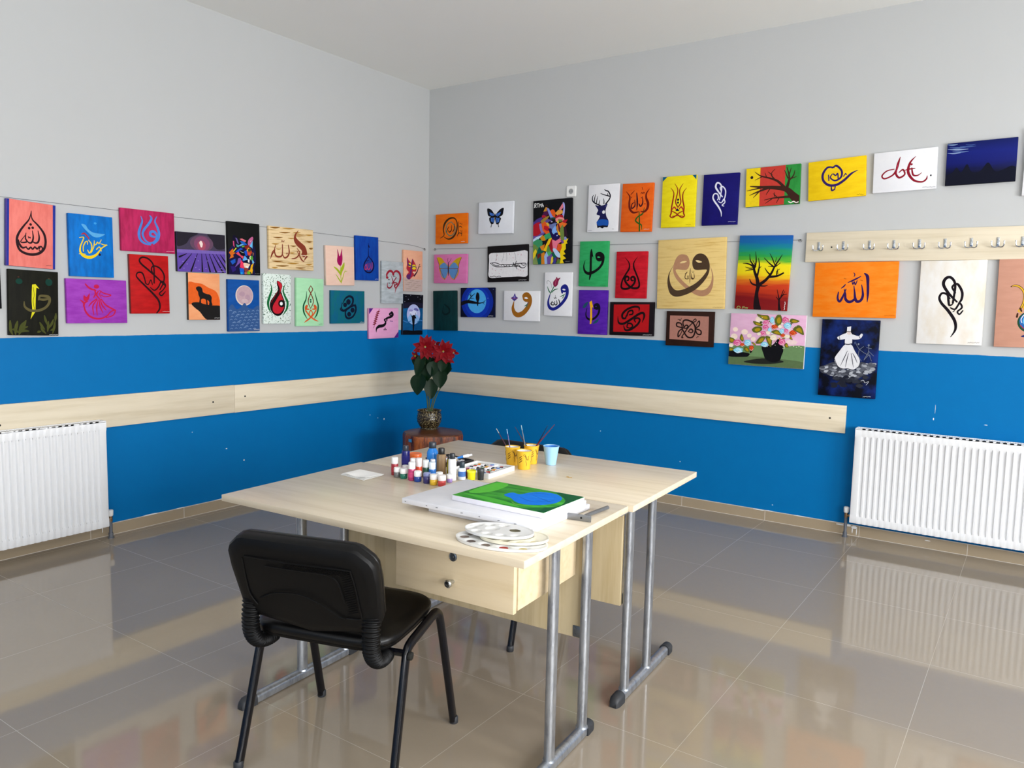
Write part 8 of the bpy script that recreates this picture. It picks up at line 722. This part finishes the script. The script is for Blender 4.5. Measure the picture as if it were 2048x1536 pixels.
for nm, lb, x, y, r, hb, ht, cb, cc, kind in BOT:
    t = thing(nm, lb, 'paint bottle' if nm != 'paint_jar' else 'paint jar', (x, y, ZT), R(random.uniform(-40, 40)), KIT)
    bm_ = mat('paint_plastic_' + cb, cb, .25, var=.06, scale=60, spec=.5); cm_ = mat('cap_plastic_' + cc, cc, .35, var=.03)
    lab = mat('label_' + cb, cb, .5, k=1.35, var=.35, scale=160)
    if kind == 'jar':
        MB().lathe([(r * .9, 0), (r, .002), (r, hb - .003), (r * .86, hb)], 24).build('body', bm_, t)
        MB().lathe([(r * .98, hb), (r * 1.0, hb + .001), (r * 1.0, ht - .002), (r * .93, ht), (r * .2, ht)], 24).build('lid', cm_, t)
    elif kind in ('tub', 'open'):
        MB().lathe([(r * .84, 0), (r * .86, .001), (r * .97, hb)], 26, cap=True).build('body', bm_, t)
        if kind == 'open':
            MB().lathe([(r * .97, hb - .004), (r * 1.06, hb - .003), (r * 1.06, ht), (r * .96, ht), (r * .94, hb + .0005)], 26, cap=False).build('rim', cm_, t)
            MB().lathe([(r * .7, .004), (r * .8, .024), (r * .86, .0245)], 24, cap=False).build('lid_tab', cm_, t)
        else: MB().lathe([(r * 1.03, hb), (r * 1.04, hb + .001), (r * 1.04, ht - .003), (r * .97, ht), (r * .85, ht - .0015), (r * .2, ht - .0015)], 28).build('lid', cm_, t)
    else:
        if kind == 'shoulder': prof = [(r * .92, 0), (r, .003), (r, hb), (r * .94, hb + .008), (r * .62, hb + .020), (r * .6, hb + .024)]; c0 = hb + .022; cr_ = r * .66
        elif kind == 'square': prof = [(r * .95, 0), (r, .002), (r, hb - .004), (r * .9, hb), (r * .6, hb + .002)]; c0 = hb; cr_ = r * .66
        else: prof = [(r * .93, 0), (r, .002), (r, hb - .005), (r * .93, hb), (r * .7, hb + .001)]; c0 = hb; cr_ = r * (.92 if cc[0] in 'def' else .68)
        MB().lathe(prof, 8 if kind == 'square' else 24).build('body', bm_, t, sharp=30)
        MB().lathe([(cr_ * .97, c0), (cr_, c0 + .001), (cr_, ht - .003), (cr_ * .9, ht), (cr_ * .2, ht)], 20).build('cap', cm_, t)
        q = MB(); q.lathe([(r * 1.008, hb * .28), (r * 1.008, hb * .72)], 24, cap=False)
        if kind not in ('square', 'shoulder'): q.build('label_band', lab if kind != 'label' else mat('blue_label', '3a6ab0', .5, var=.5, scale=200), t)
        else: q.bm.free()
# disposable cups
def cup(label, x, y, r0, r1, h, body, inner, draw, rz=0):
    t = thing('paper_cup', label, 'cup', (x, y, ZT), rz, 'paint water cups on the far desk')
    MB().lathe([(.0005, .003), (r0 * .97, .003), (r0, 0), (r0 * 1.01, .001), (r1, h - .003), (r1 * 1.045, h - .002), (r1 * 1.05, h), (r1 * .99, h + .0005), (r1 * .965, h - .003)], 36, cap=False).build('cup_wall', body, t)
    MB().lathe([(r1 * .972, h - .002), (r0 * .96, .006), (r0 * .9, .004), (.0005, .004)], 36, cap=False).build('cup_lining', inner, t)
    if draw:
        q = MB()
        def on(a, z): rr = r0 + (r1 - r0) * (z / h) + .0003; return (rr * math.cos(a), rr * math.sin(a), z)
        for a0 in (0, 2.1, 4.2):
            for P in ([(0, .060), (.16, .064), (.34, .056), (.48, .044), (.60, .042)], [(.08, .056), (.24, .058), (.38, .046), (.36, .036), (.42, .030), (.5, .026), (.46, .016)], [(.60, .042), (.72, .052), (.74, .058)], [(.62, .040), (.78, .046)]):
                q.tube([on(a0 + a, z) for a, z in cr(P, 5)], .0008, seg=4)
            for k in range(16):
                a, z = a0 - .62 + .42 * ((k * 37) % 16) / 16, .028 + .028 * ((k * 23) % 16) / 16
                q.tube([on(a, z), on(a + .04, z + .003)], .0012, seg=5)
        q.build('printed_drawing', mat('brown_print', '4a2410', .6), t)
    return t
yc = mat('yellow_cup_paper', 'e6b428', .5, var=.08, scale=60); wi = mat('white_cup_inside', 'f0eeee', .5); bc = mat('pale_blue_cup', '9cccf2', .35, var=.05); bi = mat('blue_painted_cup_inside', '1478d8', .4)
aim = lambda x, y: math.atan2(-5.2 - y, 4.5 - x)
cup('yellow printed paper cup holding two brushes, left of the three yellow cups', 2.6904, -2.5605, .0240, .0312, .0775, yc, wi, True, aim(2.69, -2.56) - .1)
cup('yellow printed paper cup holding four brushes, behind the empty yellow cup', 2.7360, -2.4850, .0240, .0318, .0785, yc, wi, True, aim(2.73, -2.48) + .5)
cup('empty yellow printed paper cup in front of the other two', 2.7730, -2.5960, .0250, .0320, .0765, yc, wi, True, aim(2.77, -2.59) - .1)
cup('pale blue plastic cup with a blue-painted inside, right of the yellow cups', 2.8110, -2.4480, .0215, .0330, .0793, bc, bi, False)
def brush(label, tip, mid, floor, hcol, fcol):
    tip, mid = Vector(tip), Vector(mid); d = (tip - mid).normalized(); base = mid - d * ((mid.z - floor) / d.z)
    t = thing('paintbrush', label, 'paintbrush', base, 0, 'brushes standing in the cups'); L = (tip - base).length
    P = lambda k: tuple(d * L * k)
    MB().tube([P(0), P(.05), P(.11)], [.0012, .0028, .0026], seg=8).build('bristles', mat('brush_bristle', '2a2420', .8), t)
    MB().tube([P(.11), P(.30)], [.0026, .0022], seg=8).build('ferrule', chrome, t)
    MB().tube([P(.30), P(.36), P(.5), P(.75), P(1)], [.0022, .0030, .0028, .0018, .0011], seg=8).build('handle', mat('brush_handle_' + hcol, hcol, .25), t)
    if fcol: MB().tube([P(.86), P(1.0)], [.0017, .0013], seg=8).build('handle_tip', mat('brush_tip_' + fcol, fcol, .3), t)
brush('dark red handled brush leaning left in the left yellow cup', (2.6046, -2.5605, .8895), (2.6546, -2.5555, .8178), .757, '3c1428', 'a8a8a0')
brush('violet handled brush with a pale tip standing upright in the left yellow cup', (2.6589, -2.5605, .8933), (2.6759, -2.5605, .8184), .757, '3a2468', '8ab8d8')
brush('dark brush leaning left in the back yellow cup', (2.6494, -2.4866, .8929), (2.7090, -2.4866, .8198), .774, '341c38', None)
brush('thin grey brush nearly upright in the back yellow cup', (2.682, -2.4866, .9028), (2.7063, -2.4906, .8199), .757, '6a7078', 'a0c0c0')
brush('navy handled brush leaning right in the back yellow cup', (2.8142, -2.4866, .9159), (2.7611, -2.4816, .8258), .757, '141c3c', None)
brush('maroon handled brush leaning furthest right in the back yellow cup', (2.8485, -2.4866, .9246), (2.7648, -2.4916, .8263), .778, '6a2434', None)
# paint trays with tubes
tubecols = [('d03030', 'red'), ('2a80d8', 'blue'), ('e8c020', 'yellow'), ('2a8a48', 'green'), ('30303a', 'black'), ('d8a8c0', 'pink'), ('e87828', 'orange')]
def ptube(loc, rz, ci, where, tilt=0, big=1.0):
    c, cn = tubecols[ci]
    o = thing('paint_tube', 'small white paint tube with a %s band %s' % (cn, where), 'paint tube', loc, 0, 'small paint tubes ' + where)
    o.rotation_euler = (0, tilt, rz); k = big
    q = MB(); rings = []
    for u, a, b in ((0, .0065, .0006), (.01, .0064, .0022), (.03, .0058, .0046), (.046, .0054, .0054), (.049, .003, .003)):
        rings.append([(u * k, a * k * math.cos(2 * math.pi * i / 12), .0056 * k + b * k * math.sin(2 * math.pi * i / 12)) for i in range(12)])
    q.quadstrip(rings); q.build('tube_body', mat('tube_white', 'e8e8ec', .3, var=.1, scale=200), o)
    q = MB(); rr = []
    for u, a, b in ((.012, .0066, .0027), (.030, .0060, .0049)): rr.append([(u * k, a * k * math.cos(2 * math.pi * i / 12), .0056 * k + b * k * math.sin(2 * math.pi * i / 12)) for i in range(12)])
    q.quadstrip(rr, True, False); q.build('colour_band', mat('tube_band_' + c, c, .4), o)
    MB().tube([(.048 * k, 0, .0056 * k), (.058 * k, 0, .0056 * k)], .0034 * k, seg=10).build('tube_cap', mat('tube_cap', 'e0e0e4' if ci % 2 else '24242a', .4) if False else mat('tube_cap_%d' % (ci % 2), ('24242a', 'e6e6ea')[ci % 2], .4), o)
    return o
def tray(label, c, rz, sx, sy, h, wall_m, bed_m):
    t = thing('paint_tray', label, 'tray', (*c, ZT), rz, 'paint tube trays'); w = .005
    MB().box((0, 0, .0015), (sx, sy, .003)).build('tray_base', wall_m, t)
    q = MB()
    for a, b, p, r in ((0, sy / 2 - w / 2, sx, w), (0, -sy / 2 + w / 2, sx, w), (sx / 2 - w / 2, 0, w, sy - 2 * w), (-sx / 2 + w / 2, 0, w, sy - 2 * w)): q.box((a, b, h / 2 + .0015), (p, r, h - .003))
    q.build('tray_rim', wall_m, t)
    MB().box((0, 0, .004), (sx - .012, sy - .012, .002)).build('tray_bed', bed_m, t)
    return t
blk = mat('black_tray_bed', '18181c', .5)
tray('white paint tray full of small tubes between the bottles and the cups', (2.678, -2.752), R(4), .182, .196, .019, pw, blk)
tray('black-rimmed paint tray with a few tubes behind the bottles', (2.470, -2.706), R(-10), .165, .125, .019, blk, mat('tray_bed_grey', '5a5c64', .5))
k = 0
for col in range(3):
    for row in range(11):
        x = -.078 + col * .053 + (.002 if row % 2 else -.001); y = -.084 + row * .0165
        v = Matrix.Rotation(R(4), 4, 'Z') @ Vector((x, y, 0))
        ptube((2.678 + v.x, -2.752 + v.y, ZT + .0052), R(4 + random.uniform(-16, 16)), (k * 3 + col) % 7, 'lying in the white tray', 0, .9); k += 1
for row in range(5):
    for col in range(2):
        v = Matrix.Rotation(R(-10), 4, 'Z') @ Vector((-.068 + col * .068, -.045 + row * .022, 0))
        ptube((2.470 + v.x, -2.706 + v.y, ZT + .0052), R(-10 + random.uniform(-8, 8)), (row * 2 + col * 3) % 7, 'lying in the black-rimmed tray', 0, 1.05)
for i_, (p_, rz_, ci_) in enumerate((((2.508, -2.722, ZT + .0185), R(35), 1),)):
    o = ptube(p_, rz_, ci_, 'resting on top of the others in the black-rimmed tray', R(-14), 1.35); o['label'] = 'large white paint tube with a blue label sticking up from the black-rimmed tray'
# canvases lying on the desk
def flat(label, c, rz, w, h, bgs, side, items, z, staples):
    o = canvas('stretched_canvas', w, h, bgs, side, items, .018)
    o.matrix_world = Matrix.Translation((c[0], c[1], z)) @ Matrix.Rotation(rz, 4, 'Z') @ Matrix.Rotation(R(-90), 4, 'X')
    tag(o, label, 'canvas', 'canvases stacked on the desk')
    q = MB()
    for u in staples:
        q.box((u * w - w / 2, -.009, -h / 2 - .0004), (.010, .0014, .0012), Matrix.Rotation(R(25 * (1 if int(u * 100) % 2 else -1)), 4, 'Y'))
    if staples: q.build('staple', dark_steel, o)
    else: q.bm.free()
    q = MB()
    for k in range(7): q.box((w / 2 + .0003, -.008 - .004 * (k % 2), -h / 2 + .03 + k * (h - .06) / 6), (.001, .0012, .009))
    q.build('staple', mat('pale_staple', 'b8b8c0', .4, .5), o)
white_c = ('plain', 'e4e4ea', 'dedfe6', 'h')
flat('blank white canvas at the bottom of the stack on the near desk', (3.098, -3.163), R(.4), .40, .35, white_c, '', (), ZT, ())
flat('large blank white canvas with staples along its front edge, under the green one', (3.055, -3.192), R(1.2), .492, .348, white_c, '', (), ZT + .0185, (.03, .21, .30, .50, .63, .78, .90))
flat('green canvas with a bright blue pear-like shape on top of the stack', (3.133, -3.169), R(.2), .350, .248, ('brush', '46a838', '237a2c', 'h'), 'e8e6ee', [('p', '0c5a34', [707, 29, 869, 9, 990, 11, 1009, 543, 993, 985, 833, 898, 976, 659, 927, 316]), ('p', '1a7030', [530, 773, 702, 970, 833, 898, 916, 805, 879, 1000, 601, 929]), ('p', '58b83c', [38, 81, 184, 83, 222, 473, 137, 741, 40, 687]), ('p', '4aae38', [47, 846, 233, 794, 536, 846, 720, 950, 446, 950]), ('p', '0a78e4', [371, 550, 389, 403, 481, 421, 519, 250, 605, 123, 743, 114, 869, 260, 908, 500, 852, 691, 715, 816, 599, 774, 491, 657, 417, 620]), ('s', '1858b8', [530, 529, 658, 626, 766, 622], [1, 4, 2]), ('s', '1858b8', [518, 377, 592, 224, 687, 180], [1, 4, 2]), ('s', '2a98f4', [561, 410, 702, 412, 808, 331], [1, 5, 2]), ('s', '1450a8', [713, 563, 810, 531, 852, 402], [1, 3, 1]), ('s', '1450a8', [598, 367, 787, 477, 859, 515], [1, 3, 1]), ('s', 'a0c850', [572, 805, 660, 878, 751, 836], [1, 2, 1])], ZT + .037, ())
# palettes
pal_w = mat('white_palette', 'e4e4e2', .3, var=.02); pal_c = mat('cream_palette', 'eae4cc', .35, var=.05)
def palette(label, c, rz, a, b, z, m_, paints=(), tilt=(0, 0)):
    t = thing('paint_palette', label, 'palette', (c[0], c[1], z), rz, 'oval palettes at the desk corner'); t.rotation_euler = (tilt[0], tilt[1], rz)
    wells = [(-.74, .30, .13), (-.42, .58, .12), (-.02, .66, .12), (-.80, -.12, .13), (-.55, -.50, .13), (-.18, -.68, .13), (.22, -.70, .13), (.60, -.52, .12), (-.22, .10, .20)]
    hole = (.42, .18, .16, .13); nu = 96
    def H(x, y):
        d = math.hypot(x / a, y / b); z_ = .0085 if d > .95 else .0068
        for i, (wx, wy, wr) in enumerate(wells):
            q_ = math.hypot((x / a - wx) , (y / b - wy) * b / a) / wr
            if q_ < 1: z_ = min(z_, .0068 - .0058 * (1 - q_ * q_) ** .7)
        return z_
    q = MB(); rad = [0.0001] + [.03 * k for k in range(1, 31)] + [.925, .945, .96, .985, 1.0]
    V = []
    for rr in rad:
        V.append([q.bm.verts.new((a * rr * math.cos(2 * math.pi * i / nu), b * rr * math.sin(2 * math.pi * i / nu), H(a * rr * math.cos(2 * math.pi * i / nu), b * rr * math.sin(2 * math.pi * i / nu)))) for i in range(nu)])
    def inh(f_): c_ = f_.calc_center_median(); return math.hypot((c_.x / a - hole[0]) / hole[2], (c_.y / b - hole[1]) / (hole[3] * a / b)) < 1
    for p, r_ in zip(V, V[1:]):
        for i in range(nu):
            f_ = q.bm.faces.new((p[i], p[(i + 1) % nu], r_[(i + 1) % nu], r_[i]))
    low = [q.bm.verts.new((v.co.x * .985, v.co.y * .985, .0005)) for v in V[-1]]
    for i in range(nu): q.bm.faces.new((V[-1][i], V[-1][(i + 1) % nu], low[(i + 1) % nu], low[i]))
    bmesh.ops.remove_doubles(q.bm, verts=q.bm.verts, dist=1e-6)
    dl = [f_ for f_ in q.bm.faces if inh(f_)]; bmesh.ops.delete(q.bm, geom=dl, context='FACES')
    q.build('palette_plate', m_, t, sharp=60)
    for i, col in paints:
        wx, wy, wr = wells[i]; q = MB().lathe([(.001, .0022), (wr * a * .7, .0030), (wr * a * .82, .0034), (wr * a * .86, .0036)], 14, (wx * a, wy * b, 0)); q.build('dried_paint', mat('dried_paint_' + col, col, .4, var=.2, scale=90), t)
palette('large white oval palette with dried paint, lowest of the three palettes', (3.275, -3.462), R(12), .138, .078, ZT + .0002, pal_w, ((3, '8a7a70'), (4, '6a5a54'), (5, '7c6a60'), (6, 'b02010'), (7, 'c8b878'), (0, '9a8a80')))
palette('cream coloured oval palette between the two white palettes', (3.298, -3.432), R(25), .100, .066, ZT + .0088, pal_c, ((7, 'd8c890'), (6, 'd8d0a8')), (R(0), R(0)))
palette('clean white oval palette with a thumb hole on top of the other two', (3.246, -3.432), R(14), .104, .066, ZT + .0174, pal_w)
# napkin
np_ = thing('paper_napkin', 'folded white paper napkin at the left of the paint bottles', 'napkin', (2.360, -3.110, ZT), R(0)); nm_ = mat('white_tissue', 'f8f6f4', .8, var=.02, scale=80)
Q4 = [Vector((-.067, -.043, 0)), Vector((-.070, .053, 0)), Vector((.065, .048, 0)), Vector((.070, -.055, 0))]
for k in range(3):
    sh_ = Vector((.002 * k, .003 * k, 0))
    def fn(u, v, k=k, top=0): 
        p = (Q4[0] * (1 - u) + Q4[3] * u) * (1 - v) + (Q4[1] * (1 - u) + Q4[2] * u) * v + sh_
        p.z = .0012 + k * .0022 + k * (.0012 * math.sin(u * 5 + .4) ** 2 * (1 - v) + .010 * max(0, u - .7) ** 1.2 * (1 - v)); return p
    q = MB().grid(fn, 12, 8); bmesh.ops.recalc_face_normals(q.bm, faces=q.bm.faces); r_ = bmesh.ops.solidify(q.bm, geom=list(q.bm.faces), thickness=.0009); q.build('napkin_layer', nm_, np_)
# steel scraper
sc = thing('steel_scraper', 'T-shaped steel scraper with a tube handle beside the canvas stack', 'tool', (3.334, -3.128, ZT), R(9))
raw = mat('raw_steel', '8a8c8e', .38, .85, var=.15, scale=80)
MB().box((0, 0, .0105), (.084, .004, .021), bev=.0012).build('blade', raw, sc)
MB().tube([(.014, .002, .0105), (.014, .03, .0105), (.040, .165, .0095)], .0065, seg=14).build('handle', raw, sc)
MB().lathe([(.0035, 0), (.0035, .0008)], 12, (.010, -.0024, .0105), rot=Matrix.Rotation(R(90), 4, 'X')).build('bolt', mat('black_hole', '101010', .8), sc)  # no real bolt: flat black disc coloured as the dark hole in the blade
# scrap of yellow thread
q = MB().tube(cr([(-.012, 0, .0012), (-.006, .006, .002), (.0, .001, .0012), (-.004, -.004, .003), (.006, -.003, .0012), (.014, .002, .0012)], 5), .0009, seg=5)
tag(q.build('yellow_scrap', mat('yellow_thread', 'b88c1c', .7), loc=(3.0, -2.62, ZT)), 'curled scrap of yellow thread lying on the far desk', 'scrap')
